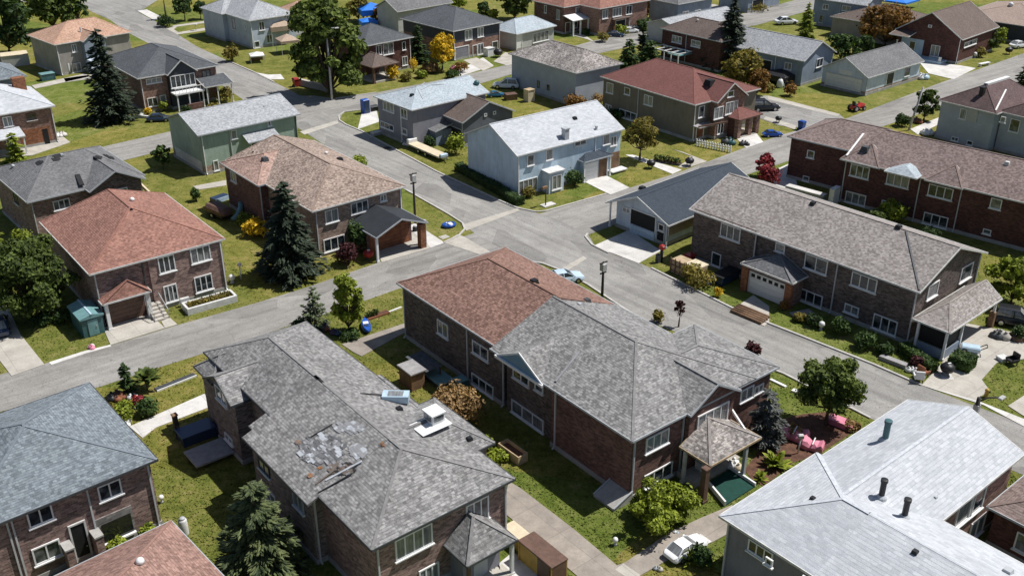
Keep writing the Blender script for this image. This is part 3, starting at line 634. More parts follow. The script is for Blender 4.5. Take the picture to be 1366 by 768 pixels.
def hedge(c0, c1, w, h, label, mat='lf_hedge', t='', n=1500, seed=0, name='hedge'):
    r = random.Random(seed + 77); a = gt(t, *c0); b = gt(t, *c1); d = (b - a); L = d.length; d.normalize(); s = Vector((-d.y, d.x, 0)); root = thing(name, a, label, 'hedge'); mb = MB(); core = MB()
    core.hull([a + d * .1 - s * w * .4, a + d * (L - .1) - s * w * .4, a + d * (L - .1) + s * w * .4, a + d * .1 + s * w * .4], [p + Vector((0, 0, h * .92)) for p in (a + d * .1 - s * w * .4, a + d * (L - .1) - s * w * .4, a + d * (L - .1) + s * w * .4, a + d * .1 + s * w * .4)])
    for i in range(n):
        u, v, z = r.random() * L, (r.random() - .5) * w, r.random() * h; k = r.random(); nn = Vector((0, 0, 1))
        if k < .4: z = h * r.uniform(.9, 1.05)
        elif k < .75: v = w / 2 * (1 if r.random() < .5 else -1) * r.uniform(.88, 1.08); nn = s * (1 if v > 0 else -1)
        else: u = r.choice((0, L)) + r.uniform(-.06, .06); nn = d
        leafquad(mb, a + d * u + s * v + Vector((0, 0, z)), (nn + rv(r) * .7).normalized(), r.uniform(.08, .16), r)
    core.build('stem', M['lf_dark'], root, uv=False); mb.build('foliage', M[mat], root, fix=False, uv=False); return root
# ------------------------------------------------------------------ roads, paths, drives (traced on the ground plane)
sheet('road', [(-60, 514), (59, 485), (147, 461), (235, 434), (342, 404), (407, 384), (509, 349), (592, 324), (648, 306), (800, 262), (839, 251), (909, 229), (994, 197), (1046, 179), (1100, 164), (1130, 158), (1151, 150), (1251, 112), (1330, 84), (1420, 52),
     (1440, 80), (1366, 108), (1260, 140), (1186, 166), (1100, 196), (1052, 215), (987, 236), (900, 270), (700, 345), (650, 350), (529, 386), (487, 401), (402, 429), (342, 449), (212, 490), (132, 516), (0, 549), (-60, 562)], .012, 'asA')
sheet('road', [(60, -40), (100, -6), (120, 15), (147, 27), (167, 42), (240, 80), (302, 118), (340, 144), (390, 166), (449, 204), (542, 254), (619, 299), (640, 318), (700, 345), (751, 362), (784, 380), (846, 421), (1046, 499), (1161, 558), (1300, 606), (1500, 690),
     (1500, 622), (1366, 566), (1229, 514), (1164, 486), (1024, 431), (976, 411), (930, 386), (869, 358), (851, 350), (822, 341), (793, 327), (784, 312), (740, 292), (664, 267), (582, 229), (522, 197), (482, 175), (455, 162), (420, 140), (390, 122), (342, 98), (307, 83), (262, 62), (222, 37), (185, 17), (217, -4), (240, -40)], .018, 'asB')
sheet('road', [(395, 128), (420, 128), (447, 132), (502, 124), (617, 101), (684, 85), (790, 55), (885, 36), (1000, 17), (1070, -2), (1160, -30), (1170, -10), (1085, 13), (1009, 34), (900, 50), (801, 71), (684, 99), (640, 112), (540, 136), (482, 147), (458, 150), (452, 162)], .024, 'asA')
sheet('road', [(-120, 262), (0, 230), (150, 193), (226, 176), (310, 152), (400, 128), (430, 150), (395, 166), (300, 182), (230, 198), (170, 213), (0, 255), (-120, 290)], .03, 'asA')
sheet('road', [(985, 122), (1010, 128), (1024, 128), (1120, 153), (1128, 160), (1080, 172), (1040, 168), (990, 150)], .036, 'asB')
sheet('road', [(-40, 6), (60, 2), (120, -3), (217, -6), (400, -30), (400, -50), (100, -20), (-40, -10)], .03, 'asA')
kerb([(482, 175), (462, 167), (453, 161), (452, 155), (459, 150), (482, 147)]); kerb([(482, 175), (522, 197), (582, 229), (664, 267), (690, 278), (715, 283), (728, 282), (760, 273), (809, 259)])
kerb([(846, 421), (784, 380), (751, 362), (724, 352), (700, 348)]); kerb([(1161, 558), (1046, 499), (930, 455)])
kerb([(869, 358), (976, 411), (1024, 431), (1164, 486), (1229, 514)]); kerb([(307, 83), (342, 98), (366, 110)]); kerb([(447, 132), (502, 124)])
kerb([(592, 324), (612, 315), (620, 306), (617, 298), (600, 287), (542, 254)]); kerb([(784, 312), (781, 316), (790, 327), (812, 338)])
# kerb returns, intersection strips
sheet('path', [(592, 324), (610, 313), (619, 316), (654, 336), (640, 340)], .04, 'conc'); sheet('path', [(617, 300), (690, 278), (694, 281), (622, 308)], .04, 'conc')
sheet('path', [(749, 358), (778, 342), (783, 345), (756, 362)], .04, 'conc'); sheet('path', [(400, 176), (450, 161), (452, 165), (406, 180)], .04, 'conc')
sheet('driveway', S('c0', (550, 215), (780, 125), (880, 215), (590, 305)), .06, 'conc', .08); sheet('path', S('c0', (860, 180), (905, 160), (945, 195), (880, 215)), .056, 'conc', .07)
sheet('driveway', S('c0', (-60, 40), (40, 100), (110, 250), (237, 408), (62, 470), (-60, 310)), .06, 'conc', .08)
sheet('path', S('c0', (260, 398), (440, 340), (590, 303), (592, 312), (450, 352), (275, 410)), .05, 'concw', .06)
sheet('driveway', S('b1', (640, 560), (640, 470), (800, 440), (930, 555), (668, 633)), .06, 'conc', .08); sheet('driveway', S('b1', (800, 440), (845, 425), (1003, 528), (930, 555)), .064, 'concw', .08)
sheet('path', S('c0', (690, 740), (1090, 565), (1130, 630), (830, 745), (760, 800)), .06, 'concw', .08)
sheet('path', S('c1', (455, 302), (790, 190), (800, 235), (560, 365), (520, 345)), .06, 'walk', .08)
sheet('path', S('d2', (-20, 265), (40, 300), (320, 515), (555, 712), (600, 695), (830, 540), (1000, 460), (1170, 390), (1170, 530), (1060, 590), (900, 640), (680, 765), (640, 800), (380, 800), (0, 470), (-60, 420)), .06, 'walk', .08)
sheet('path', S('d2', (545, 735), (590, 702), (680, 765), (640, 800)), .068, 'conc'); sheet('path', S('d2', (960, 570), (1000, 545), (1060, 585), (1010, 615)), .068, 'concw')
sheet('driveway', S('d1', (1215, 767), (1366, 640), (1460, 700), (1560, 820), (1200, 850)), .06, 'concw', .08)
sheet('driveway', S('b2', (430, 545), (620, 460), (790, 570), (670, 637)), .06, 'concw', .08)
sheet('driveway', S('b2', (385, 205), (480, 160), (622, 235), (520, 272)), .06, 'concw', .08)
sheet('driveway', S('b2', (600, 60), (640, 60), (900, 140), (850, 162)), .06, 'concw', .08); sheet('driveway', S('b2', (880, 125), (960, 70), (850, 30), (905, 45), (1035, 95), (930, 130)), .062, 'conc', .08)
sheet('driveway', S('c3', (930, 400), (1060, 190), (1366, 250), (1400, 300), (1366, 380), (1220, 400), (1140, 490), (1180, 545), (1110, 600), (820, 520)), .06, 'conc', .08)
sheet('sidewalk', S('c3', (820, 520), (1110, 600), (1366, 700), (1500, 760), (1500, 800), (1366, 740), (1150, 625)), .064, 'concw', .08)
sheet('driveway', S('c3', (1280, 630), (1420, 540), (1500, 600), (1420, 720)), .07, 'conc', .08)
sheet('driveway', S('c2', (1160, 125), (1280, 40), (1366, 100), (1366, 180), (1340, 205)), .06, 'conc', .08)
sheet('path', S('d0', (395, 625), (470, 595), (535, 690), (430, 725)), .08, 'conc', .1)
sheet('driveway', S('g6', (0, 380), (130, 370), (330, 330), (400, 385), (180, 460), (0, 470)), .06, 'conc', .08)
sheet('path', S('g6', (180, 62), (480, -5), (520, 10), (200, 80)), .06, 'conc', .08)
sheet('path', S('h5', (20, 85), (90, 75), (200, 130), (150, 160)), .06, 'concw', .08)
sheet('path', S('h5', (240, 220), (300, 195), (590, 155), (590, 170), (320, 205), (295, 225), (330, 248), (590, 205), (590, 225), (320, 265)), .05, 'conc', .06)
sheet('path', S('a1', (-20, 385), (60, 400), (130, 398), (150, 425), (60, 425)), .06, 'concw', .08)
sheet('path', S('a1', (560, 610), (640, 590), (655, 650), (540, 690)), .06, 'concw', .08)
sheet('driveway', S('h1', (250, 560), (480, 440), (560, 500), (310, 580)), .06, 'concw', .08); sheet('path', S('h1', (330, 460), (430, 440), (560, 505), (480, 540)), .065, 'conc', .08)
sheet('driveway', S('h1', (560, 470), (650, 400), (760, 430), (760, 480), (660, 500)), .06, 'conc', .08)
sheet('driveway', S('h2', (0, 265), (60, 250), (130, 280), (200, 330), (130, 300)), .06, 'conc', .06)
sheet('driveway', S('h4', (575, 480), (640, 470), (880, 500), (1000, 520), (830, 605), (640, 560)), .06, 'concw', .08)
sheet('path', S('a3', (760, 690), (930, 620), (940, 650), (800, 720)), .06, 'concw', .06); sheet('path', S('a3', (0, 512), (40, 520), (385, 610), (370, 622), (0, 530)), .05, 'conc', .08)
sheet('path', S('h8', (920, 90), (1150, 160), (1140, 190), (900, 110)), .06, 'conc', .06); sheet('driveway', S('h8', (690, 250), (850, 220), (900, 285), (770, 330)), .06, 'concw', .08)
sheet('path', S('h3', (100, 45), (300, 35), (480, 90), (450, 110), (220, 70)), .05, 'conc', .06)
sheet('path', S('a0', (340, 420), (560, 390), (640, 375), (640, 400), (350, 440)), .06, 'conc', .06); sheet('path', S('g8', (330, 550), (520, 515), (520, 545), (360, 570)), .06, 'conc', .06)
sheet('path', S('b3', (0, 170), (60, 130), (130, 100), (160, 230), (60, 240)), .06, 'concw', .06)
def pb(h, t, near, right, left, ze, **k):
    u0, v0 = h.loc(t, *near, ze); u1 = h.loc(t, *right, ze)[0]; v1 = h.loc(t, *left, ze)[1]
    return h.block(u0, max(u1, u0 + 1), v0, max(v1, v0 + 1), ze=ze, **k)
def pp(h, t, x, y, z1, w=.2, mat='white', name='post', z0=0):   # post whose foot stands at a pixel
    u, v = h.loc(t, x, y, z0 + .05); h.post(u, v, z1, w, mat, z0, name)
# ---- slate-roof brick house, bottom left corner
h = House('brick_house', 'pinkish brick house with blue-grey slate roof and dark picture window, bottom left corner', 'house', (0, 697), 40.6)
b = h.block(-2.4, 9.8, 0, 12.5, 'bk_pink', 'rf_slate', 7.8, trim='trimdark')
h.win(b, 'F', 'd0', (135, 432), (290, 455), 2); h.win(b, 'F', 'd0', (512, 292), (655, 322), 2); h.win(b, 'F', 'd0', (163, 628), (335, 645), 2)
c, q0, q1, z0, z1 = h.rect(b, 'F', 'd0', (500, 470), (730, 540)); h.panel(c, 'F', q0, q1, .45, z1, 'stone', 'stone_surround', 1, .07)
c, q0, q1, z0, z1 = h.rect(b, 'F', 'd0', (537, 492), (712, 520)); h.panel(c - .06, 'F', q0, q1, z0, z1, 'darkglass', 'picture_window', 1, .05); h.slab(q0 - .1, q1 + .1, c - .3, c, z0 - .12, z0, 'white', 'sill')
h.door(b, 'F', 'd0', (370, 505), (470, 590), 'dark', 'door', 1, 'offwhite')
h.pipe(b, 'F', t='d0', xy=(460, 310)); h.pipe(b, 'F', t='d0', xy=(60, 480)); h.pipe(b, 'F', 9.2); h.pipe(b, 'F', t='d0', xy=(35, 490))
c, q0, q1, z0, z1 = h.rect(b, 'F', 'd0', (370, 505), (470, 590))
for u in (q0 - .5, q1 + .5): h.slab(u - .24, u + .24, c - 1.0, c, 0, 2.0, 'bk_pink', 'brick_pier'); h.slab(u - .3, u + .3, c - 1.05, c - .02, 2.0, 2.12, 'found', 'pier_cap')
# ---- low terracotta roof at the bottom edge
h = House('brick_house', 'low house with faded pinkish-brown roof and white vent, cut by the bottom edge', 'house', (228, 694), 43, 3.2)
h.block(-11.5, 0, -11.5, 0, 'bk_warm', 'rf_redpink', 5.6, e0=5.7); h.vent('d0', 748, 700, 'dome', 'white', .42)
# ---- big weathered grey roof house with the torn patch
h = House('brick_house', 'large brick house with weathered grey roof, torn shingle patch and white roof hatch, bottom centre-left', 'house', (496, 733), 38.8)
b = h.block(0, 10.7, 0, 16.2, 'bk_pink', 'rf_grey', 7.6, e0=4.9, e1=0, trim='trimdark', rake=False); m1 = h.block(-.8, 10.2, 6.3, 15.6, 'bk_grey', 'rf_grey', 7.63, ze=5.33, e0=0, e1=0, trim='trimdark', cm=5.35, cap=False, rake=False)
rb = h.block(1.4, 10.3, 15.0, 27, 'bk_grey', 'rf_grey', 7.6, ze=5.75, e0=0, e1=3.6, trim='trimdark', cm=5.35, rake=False)
wg = h.block(.1, 5.2, 19.3, 24.3, 'bk_grey', 'rf_grey', 6.9, axis='u', e0=0, e1=0, trim='trimdark', rake='a'); bk = h.block(.4, 6, 23.5, 26.8, 'bk_grey', 'rf_grey', 6.5, ze=5.3, axis='u', e0=1.6, e1=0, trim='trimdark', rake=False)
rw = h.block(6, 12.1, 3.9, 11, 'bk_grey', 'rf_grey', 6.9, axis='u', e0=0, e1=2.4, trim='trimdark', rake=False)
h.win(b, 'F', 'd1', (735, 578), (937, 585), 4); h.win(b, 'F', 'd1', (1115, 392), (1235, 450), 3); h.win(b, 'F', 'd1', (865, 740), (972, 775), 3)
h.win(m1, 'L', 'g1', (286, 540), (338, 630), 2, frame='trimdark'); h.winl(m1, 'L', 8.5, 4.0, 1.4, 1.2, 2, frame='trimgrey'); h.win(wg, 'L', 'g1', (112, 245), (165, 345), 2); h.win(wg, 'L', 'g1', (152, 440), (188, 500), 2)
h.winl(m1, 'L', 13, 1.5, 1.6, 1.2, 2)
p = pb(h, 'd1', (1125, 715), (1366, 550), (1000, 600), 2.9, zr=4.5, roof='rf_grey', axis='v', e1=0, trim='trimdark')
h.block(p.u0 + .5, p.u1 - .5, p.v0 + 1.2, .6, 'sd_mauve', None, 2.9, ze=2.7, ov=0, found=False)
h.post(p.u0 + .25, p.v0 + .25, 2.85, .2, 'brown'); h.post(p.u1 - .25, p.v0 + .25, 2.85, .22, 'offwhite')
c = p.v0 + 1.2; h.panel(c, 'F', p.u0 + 1.3, p.u0 + 2.4, .1, 2.2, 'trimgrey', 'door'); h.slab(p.u0 + .6, p.u1 - .3, p.v0 + .1, p.v0 + 1.2, 0, .22, 'conc')
h.pipe(b, 'F', .55); h.pipe(b, 'F', 10.2); h.pipe(m1, 'F', -.2)
# roof hatch, torn patch, stains
q = h.roofhit('g1', 1000, 395); n = q[1]; base = q[0]
m = MB(); m.box(base + Vector((0, 0, .35)), (1.0, 1.1, .75), h.ang); hat = h.part(m, 'roof_hatch', M['white'])
m = MB(); m.box(base + Vector((0, 0, .76)), (1.15, 1.25, .1), h.ang); h.part(m, 'hatch_lid', M['white'], hat)
m = MB(); m.box(base + Vector((0, 0, .45)), (1.11, .8, .42), h.ang); m.box(base + Vector((0, 0, .45)), (.75, 1.2, .4), h.ang); h.part(m, 'hatch_pane', M['glass'], hat)
q2 = h.roofhit('g1', 985, 415); a = h.V; bb = q2[1].cross(a).normalized(); o = q2[0] + q2[1] * .05; m = MB(); m.hull([o - a * .85 - bb * 1.2, o + a * .85 - bb * 1.2, o + a * .85 + bb * 1.2, o - a * .85 + bb * 1.2], [o + q2[1] * .05 + k for k in (-a * .85 - bb * 1.2, a * .85 - bb * 1.2, a * .85 + bb * 1.2, -a * .85 + bb * 1.2)]); h.part(m, 'hatch_flashing', M['white'], hat)
M['shA'] = plain('loose_shingle_pale', (.44, .46, .49), .8, .2); M['shB'] = plain('loose_shingle_grey', (.27, .27, .28), .9, .2); M['shC'] = plain('rust_stain', (.3, .14, .06), .9, .3); M['shD'] = plain('bare_deck_wood', (.16, .13, .11), .9, .35); M['shE'] = plain('tar_paper', (.025, .025, .027), .9, .2)
h.debris('g1', 545, 510, 62, 42, 150, ['shA', 'shB', 'shB', 'rf_grey2'], (.13, .3), 3); h.debris('g1', 650, 425, 45, 14, 40, ['shA', 'shB'], (.12, .26), 4); h.debris('g1', 690, 520, 22, 16, 36, ['shA', 'shB'], (.12, .28), 5)
h.debris('g1', 630, 590, 34, 12, 90, ['shD', 'shB', 'shE'], (.1, .34), 6); h.debris('g1', 495, 620, 9, 7, 22, ['shC', 'shD'], (.04, .13), 7, 'rust_patch'); h.debris('g1', 790, 492, 9, 6, 20, ['shC', 'shD'], (.04, .13), 8, 'rust_patch'); h.debris('g1', 540, 590, 8, 6, 14, ['shC'], (.03, .1), 9, 'rust_patch'); h.debris('g1', 450, 490, 8, 10, 7, ['shC', 'shD'], (.08, .2), 10, 'rust_patch')
for t, p1, p2, w, mm in (('g1', (560, 640), (710, 565), .28, 'shA'), ('g1', (530, 690), (670, 615), .16, 'shE'), ('g1', (520, 655), (600, 600), .22, 'shD'), ('g1', (490, 470), (590, 415), .1, 'shE'), ('g1', (700, 288), (800, 300), .14, 'shE')):
    A_, B_ = h.roofhit(t, *p1), h.roofhit(t, *p2); m = MB(); m.bar(A_[0] + A_[1] * .03, B_[0] + B_[1] * .12, w * .6, .05); h.part(m, 'torn_strip', M[mm])
h.vent('g1', 1142, 472, 'box', 'black', .22); h.vent('g1', 858, 352, 'box', 'black', .25)
A_ = h.roofhit('g1', 845, 315); m = MB(); m.box(A_[0] + Vector((0, 0, .3)), (1.9, .9, .55), h.ang - .7); o = h.part(m, 'skylight', M['sky']); m = MB(); m.box(A_[0] + Vector((0, 0, .56)), (1.1, .66, .08), h.ang - .7); h.part(m, 'skylight_pane', M['glass'], o)
h.slab(*(lambda a, c: (a[0] - 1.5, a[0] + 1.5, a[1] - 1.3, a[1] + 1.1))(h.loc('g1', 85, 520, .5), 0), .35, .5, 'ply', 'deck')
# ---- centre house, rust and grey roofs
h = House('brick_house', 'long central brick house, roof half rust-red and half weathered grey, with shingled entrance porch', 'house', (844, 588), 38.4)
b = h.block(0, 13, 0, 16, None, 'rf_grey', 8.2, e0=6.4, e1=0, rake=False); bw = h.block(0, 13, 0, 9.3, 'bk_red', None, 8.2, e0=6.4, e1=1); r2 = h.block(.5, 12.9, 15.2, 30.5, 'bk_brown', 'rf_rust', 8.25, ze=5.65, e0=0, e1=5.5, rake=False)
h.block(.5, 12.6, 8.7, 15.4, 'bk_brown', None, 8, found=False)
rc = h.block(6.6, 15.7, 0.0, 8.6, 'bk_red', 'rf_grey', 7.2, axis='u', e0=0, e1=4.6, rake=False)
dm = h.block(5.4, 10.8, -.35, 5.5, 'bk_red', 'rf_grey', 7.2, axis='v', e0=0, e1=0, ov=.3, rake='a')
h.win(r2, 'L', 'g2', (168, 258), (205, 330), 2); h.win(r2, 'L', 'g2', (285, 328), (338, 405), 2); h.win(r2, 'L', 'g2', (282, 437), (355, 535), 3)
lb = h.blks[3]; h.win(lb, 'L', 'g2', (420, 398), (472, 487), 2); h.win(lb, 'L', 'g2', (492, 437), (520, 512), 1); h.win(lb, 'L', 'g2', (415, 525), (520, 640), 3)
h.win(b, 'F', 'g3', (253, 200), (343, 215), 3); h.win(b, 'F', 'g3', (245, 355), (358, 345), 3); h.win(dm, 'F', 'g3', (467, 108), (586, 122), 4); h.win(rc, 'F', 'g3', (645, 2), (692, 25), 2); h.win(rc, 'F', 'g3', (700, -12), (735, 0), 2)
h.pipe(b, 'F', .6, mat='trimgrey'); h.pipe(b, 'F', 5.5, mat='trimgrey'); h.pipe(b, 'L', 8.4); h.pipe(r2, 'L', t='g2', xy=(268, 330)); h.pipe(r2, 'L', t='g2', xy=(388, 430)); h.pipe(r2, 'L', 30.0)
pd = h.block(-.1, 3.9, 9.4, 15.0, None, 'rf_grey', 7.0, ze=5.55, axis='u', e0=0, e1=0, trim='white', rake='a', roofname='pediment_roof', cap=False)
m = MB(); T3 = [(9.45, 5.42), (14.95, 5.42), (12.2, 6.86)]; m.hull([h.P(-.13, v, z) for v, z in T3], [h.P(.3, v, z) for v, z in T3]); h.part(m, 'pediment', M['pedblue']); m = MB(); m.bar(h.P(-.2, 9.3, 5.42), h.P(-.2, 15.1, 5.42), .16, .22); h.part(m, 'pediment_trim', M['white'])
p = pb(h, 'g3', (520, 312), (712, 185), (400, 230), 3.0, zr=4.4, roof='rf_mott', axis='v', e1=0, trim='woodpale')
for x, y, w, mm in ((405, 378, .22, 'offwhite'), (487, 458, .42, 'brown'), (652, 358, .25, 'trimgrey')): pp(h, 'g3', x, y, 2.95, w, mm)
h.slab(p.u0 + .3, p.u1 - .2, -1.5, .3, 0, .5, 'conc', 'step'); m = MB(); u0, v0 = h.loc('g3', 580, 475, .12)
G4 = [h.loc('g3', x, y, .12) for x, y in ((580, 475), (705, 395), (600, 325), (505, 385))]; m.hull([h.P(u, v, .0) for u, v in G4], [h.P(u, v, .12) for u, v in G4]); h.part(m, 'entrance_carpet', M['green'])
m = MB(); m.bar(h.P(*G4[3], .25), h.P(*G4[0], .25), .14, .4); m.bar(h.P(*G4[2], .2), h.P(*G4[1], .2), .14, .34); h.part(m, 'low_kerb_wall', M['white'])
m = MB(); m.bar(h.P(p.u1 + .2, .3, 3.9), h.P(p.u1 - .2, -1.6, 3.0), .12, .2); h.part(m, 'barge_board', M['white'])
u, v = h.loc('g2', 590, 700, .0); h.vent('g2', 488, 140, 'box', 'black', .35); h.vent('g2', 663, 203, 'box', 'trimdark', .3); h.vent('g2', 640, 215, 'box', 'trimgrey', .2)
m = MB(); A_, B_ = h.roofhit('g2', 560, 470), h.roofhit('g2', 640, 370); m.bar(A_[0] + A_[1] * .06, B_[0] + B_[1] * .02, .16, .1); h.part(m, 'lifted_shingle_edge', M['shB'])
# ---- white-roof house, bottom right
h = House('grey_house', 'grey-sided house with large white-grey roof, cross wings and three dark roof pipes, bottom right', 'house', (960, 687), 39.7)
b = h.block(0, 10, -26, 0, 'sd_mauve', 'rf_white', 7.4, e1=5, trim='offwhite'); w2 = h.block(5.1, 20.6, -8.9, -.4, 'bk_warm', 'rf_white', 7.15, axis='u', e0=0, e1=0, trim='offwhite')
a = h.block(-.8, 5.15, -20, -6.8, 'sd_mauve', 'rf_white', 7.44, ze=5.35, e0=0, e1=0, trim='trimdark', ov=.3, cm=5.0, cap=False, rake=False, one=True)
h.win(b, 'L', 'g3', (680, 607), (776, 725), 3); h.win(a, 'L', 'd3', (195, 745), (225, 790), 1); h.win(a, 'L', 'd3', (0, 630), (24, 715), 1)
h.win(w2, 'F', 'd3', (1105, 330), (1137, 395), 1); h.win(w2, 'F', 'd3', (1020, 385), (1065, 455), 1); h.win(w2, 'F', 'd3', (1085, 490), (1140, 520), 2)
h.pipe(b, 'L', -.5); h.pipe(a, 'L', -9); h.pipe(a, 'L', -11)
h.vent('d3', 625, 40, 'pipe', 'teal', .42); h.vent('d3', 605, 345, 'pipe', 'black', .36); h.vent('d3', 728, 450, 'pipe', 'black', .36); h.vent('d3', 240, 355, 'box', 'black', .18); h.vent('d3', 786, 640, 'box', 'black', .2); h.vent('d3', 1278, 745, 'box', 'trimgrey', .3); h.vent('d3', 895, 348, 'box', 'trimgrey', .12)
# ---- small brown roofed brick building, right edge bottom
h = House('brick_outbuilding', 'small brown-roofed brick outbuilding cut by the right edge below the white-roof house', 'outbuilding', (1317, 675), 39.7, 3.2)
b = h.block(0, 8, -11, 0, 'bk_dark', 'rf_umber', 4.9); h.winl(b, 'L', -2.5, 1.6, .9, 1.4, 1); h.winl(b, 'L', -5, 1.6, .9, 1.4, 1)
# ---- long brick house with garage porch, right
h = House('brick_house', 'long grey-brown brick house with taupe roof, white garage door and screened porch, right', 'house', (1227, 390), 41.3)
b = h.block(0, 12.8, 0, 26, 'bk_brown', 'rf_taupe', 8.05, e0=0, e1=.0, trim='offwhite')
wl = h.block(-.2, 6, 17.2, 25.9, 'bk_brown', None, 7.95, ze=5.6, e0=1, e1=1, found=True)
for a, c, n in (((183, 428), (255, 510), 3), ((148, 542), (178, 607), 1)): h.win(wl, 'L', 'g4', a, c, n)
for a, c, n in (((397, 505), (430, 553), 1), ((514, 549), (593, 637), 2), ((697, 619), (786, 708), 3), ((488, 682), (573, 766), 3)): h.win(b, 'L', 'g4', a, c, n)
h.win(b, 'L', 'g5', (620, 198), (672, 258), 2, 1); h.win(b, 'L', 'g5', (740, 242), (830, 340), 3)
h.win(b, 'F', 'g5', (968, 128), (999, 165), 1); h.win(b, 'F', 'g5', (1106, 55), (1140, 90), 1)
h.pipe(b, 'L', t='g5', xy=(580, 100)); h.pipe(b, 'L', .4); h.pipe(wl, 'L', 17.5); h.pipe(b, 'F', 12.2)
p = pb(h, 'g4', (462, 668), (525, 640), (255, 590), 3.0, zr=4.3, roof='rf_mid', axis='u', e0=2.0, e1=0, trim='offwhite')
gu = p.u0 + .45; h.block(gu, 1, p.v0 + .4, p.v1 - .4, 'bk_warm', None, 3, ze=2.85, ov=0, found=False)
c = gu; h.panel(c, 'L', p.v0 + 1.0, p.v1 - 1.0, .05, 2.3, 'white', 'garage_door', 4, .05, 'offwhite', 6)
for v in (p.v0 + .5, p.v1 - .5): h.slab(gu - .35, gu + .15, v - .35, v + .35, 0, 2.8, 'bk_orange', 'brick_pillar')
p = pb(h, 'g5', (1057, 325), (1287, 187), (900, 264), 3.0, zr=4.3, roof='rf_taupe', axis='u', e0=3, e1=0, trim='offwhite')
for u in (p.u0 + .25, p.u1 - .3): h.post(u, p.v0 + .3, 2.95, .2)
h.post(p.u0 + .25, p.v1 - .6, 2.95, .2); h.post(p.u0 + 3.2, p.v0 + .3, 2.95, .2); h.slab(p.u1 - .5, p.u1 - .1, p.v0 + .1, p.v0 + .6, 0, 1.6, 'wood', 'pillar')
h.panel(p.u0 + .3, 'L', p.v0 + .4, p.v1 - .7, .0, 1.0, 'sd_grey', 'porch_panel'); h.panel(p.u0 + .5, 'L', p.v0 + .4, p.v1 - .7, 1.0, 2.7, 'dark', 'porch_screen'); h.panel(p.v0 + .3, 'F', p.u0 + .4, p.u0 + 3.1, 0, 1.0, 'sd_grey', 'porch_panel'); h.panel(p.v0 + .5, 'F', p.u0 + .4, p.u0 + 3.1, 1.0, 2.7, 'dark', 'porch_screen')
h.vent('g4', 540, 358, 'box', 'black', .3); h.vent('g4', 875, 450, 'box', 'black', .32)
A_, B_ = h.roofhit('g4', 905, 465), h.roofhit('g4', 957, 695); m = MB(); m.bar(A_[0] + Vector((0, 0, .03)), B_[0] + Vector((0, 0, .03)), .16, .09); h.part(m, 'roof_seam', M['trimdark'])
# ---- long dark-red brick row, upper right
h = House('brick_terrace', 'long dark red brick terrace with umber roof and small blue bay roof, upper right', 'house', (1122, 211), 47)
b = h.block(0, 12, -26, 0, 'bk_dark', 'rf_umber', 8.3, e0=6, e1=2.5, trim='offwhite'); k = h.block(3.3, 13.5, -2, 9, 'bk_dark', 'rf_umber', 7.7, axis='v', e0=0, e1=4.5, trim='trimgrey')
for a, c, n in (((690, 199), (758, 263), 3), ((835, 230), (912, 300), 3), ((997, 277), (1083, 346), 3), ((1240, 332), (1273, 382), 1), ((672, 305), (743, 368), 3), ((812, 342), (875, 372), 3), ((977, 387), (1062, 458), 3), ((1207, 452), (1236, 480), 1)): h.win(b, 'L', 'g4', a, c, n)
h.win(k, 'L', 'g4', (520, 145), (545, 182), 1); h.win(k, 'L', 'g4', (503, 245), (525, 273), 1)
for x, y in ((668, 220), (955, 300), (1118, 330)): h.pipe(b, 'L', t='g4', xy=(x, y))
d1 = pb(h, 'g4', (800, 218), (850, 200), (650, 180), 5.55, zr=7.3, roof='rf_umber', axis='u', e0=3.2, e1=0, trim='offwhite')
d2 = pb(h, 'g4', (1125, 298), (1180, 280), (985, 258), 5.55, zr=7.1, roof='rf_umber', axis='u', e0=3.2, e1=0, trim='offwhite')
d3 = pb(h, 'g4', (945, 258), (990, 240), (838, 218), 5.75, zr=6.5, roof='rf_pblue', axis='u', e0=1.2, e1=0, trim='offwhite', cap=False)
h.vent('g4', 745, 145, 'box', 'trimdark', .5); A_, B_ = h.roofhit('g4', 672, 172), h.roofhit('g4', 738, 85); m = MB(); m.bar(A_[0] + Vector((0, 0, .1)), B_[0] + Vector((0, 0, .06)), .22, .12); h.part(m, 'white_ridge_strip', M['white'])
h.vent('g4', 1300, 200, 'box', 'offwhite', .3)
# ---- charcoal-roof garage at the corner
h = House('garage', 'detached single-storey garage with charcoal roof and dark open front at the street corner', 'garage', (892, 301), 42, 3.0)
b = h.block(0, 17, 0, 9.3, 'sd_white', 'rf_char', 5.0, axis='u', e0=0, e1=0, trim='offwhite', ov=.9)
c, q0, q1, z0, z1 = h.rect(b, 'L', 'b2', (632, 358), (757, 480)); h.panel(c, 'L', q0, q1, 1.1, 2.9, 'dark', 'front_opening_shade', 1, .03, 'white'); h.panel(c, 'L', q0, q1, .05, 1.05, 'sd_blue', 'front_panel', 2, .1)  # flat dark sheet on the solid wall paints the shade inside the opening
h.win(b, 'L', 'b2', (588, 330), (627, 372), 2, 1); h.winl(b, 'L', 1.7, 2.0, .8, .8, 1, 1); h.door(b, 'L', 'b2', (775, 420), (805, 520), 'dark', 'door', 1, 'trimgrey')
h.post(.4, 8.9, 3.0, .16); h.post(.4, .5, 3.0, .16, 'trimgrey')
h.panel(b.v0 + .9, 'F', 1.2, 13, 1.15, 2.55, 'tan', 'canvas_screen', 1, .04, 'white'); h.vent('b2', 690, 240, 'box', 'black', .4)
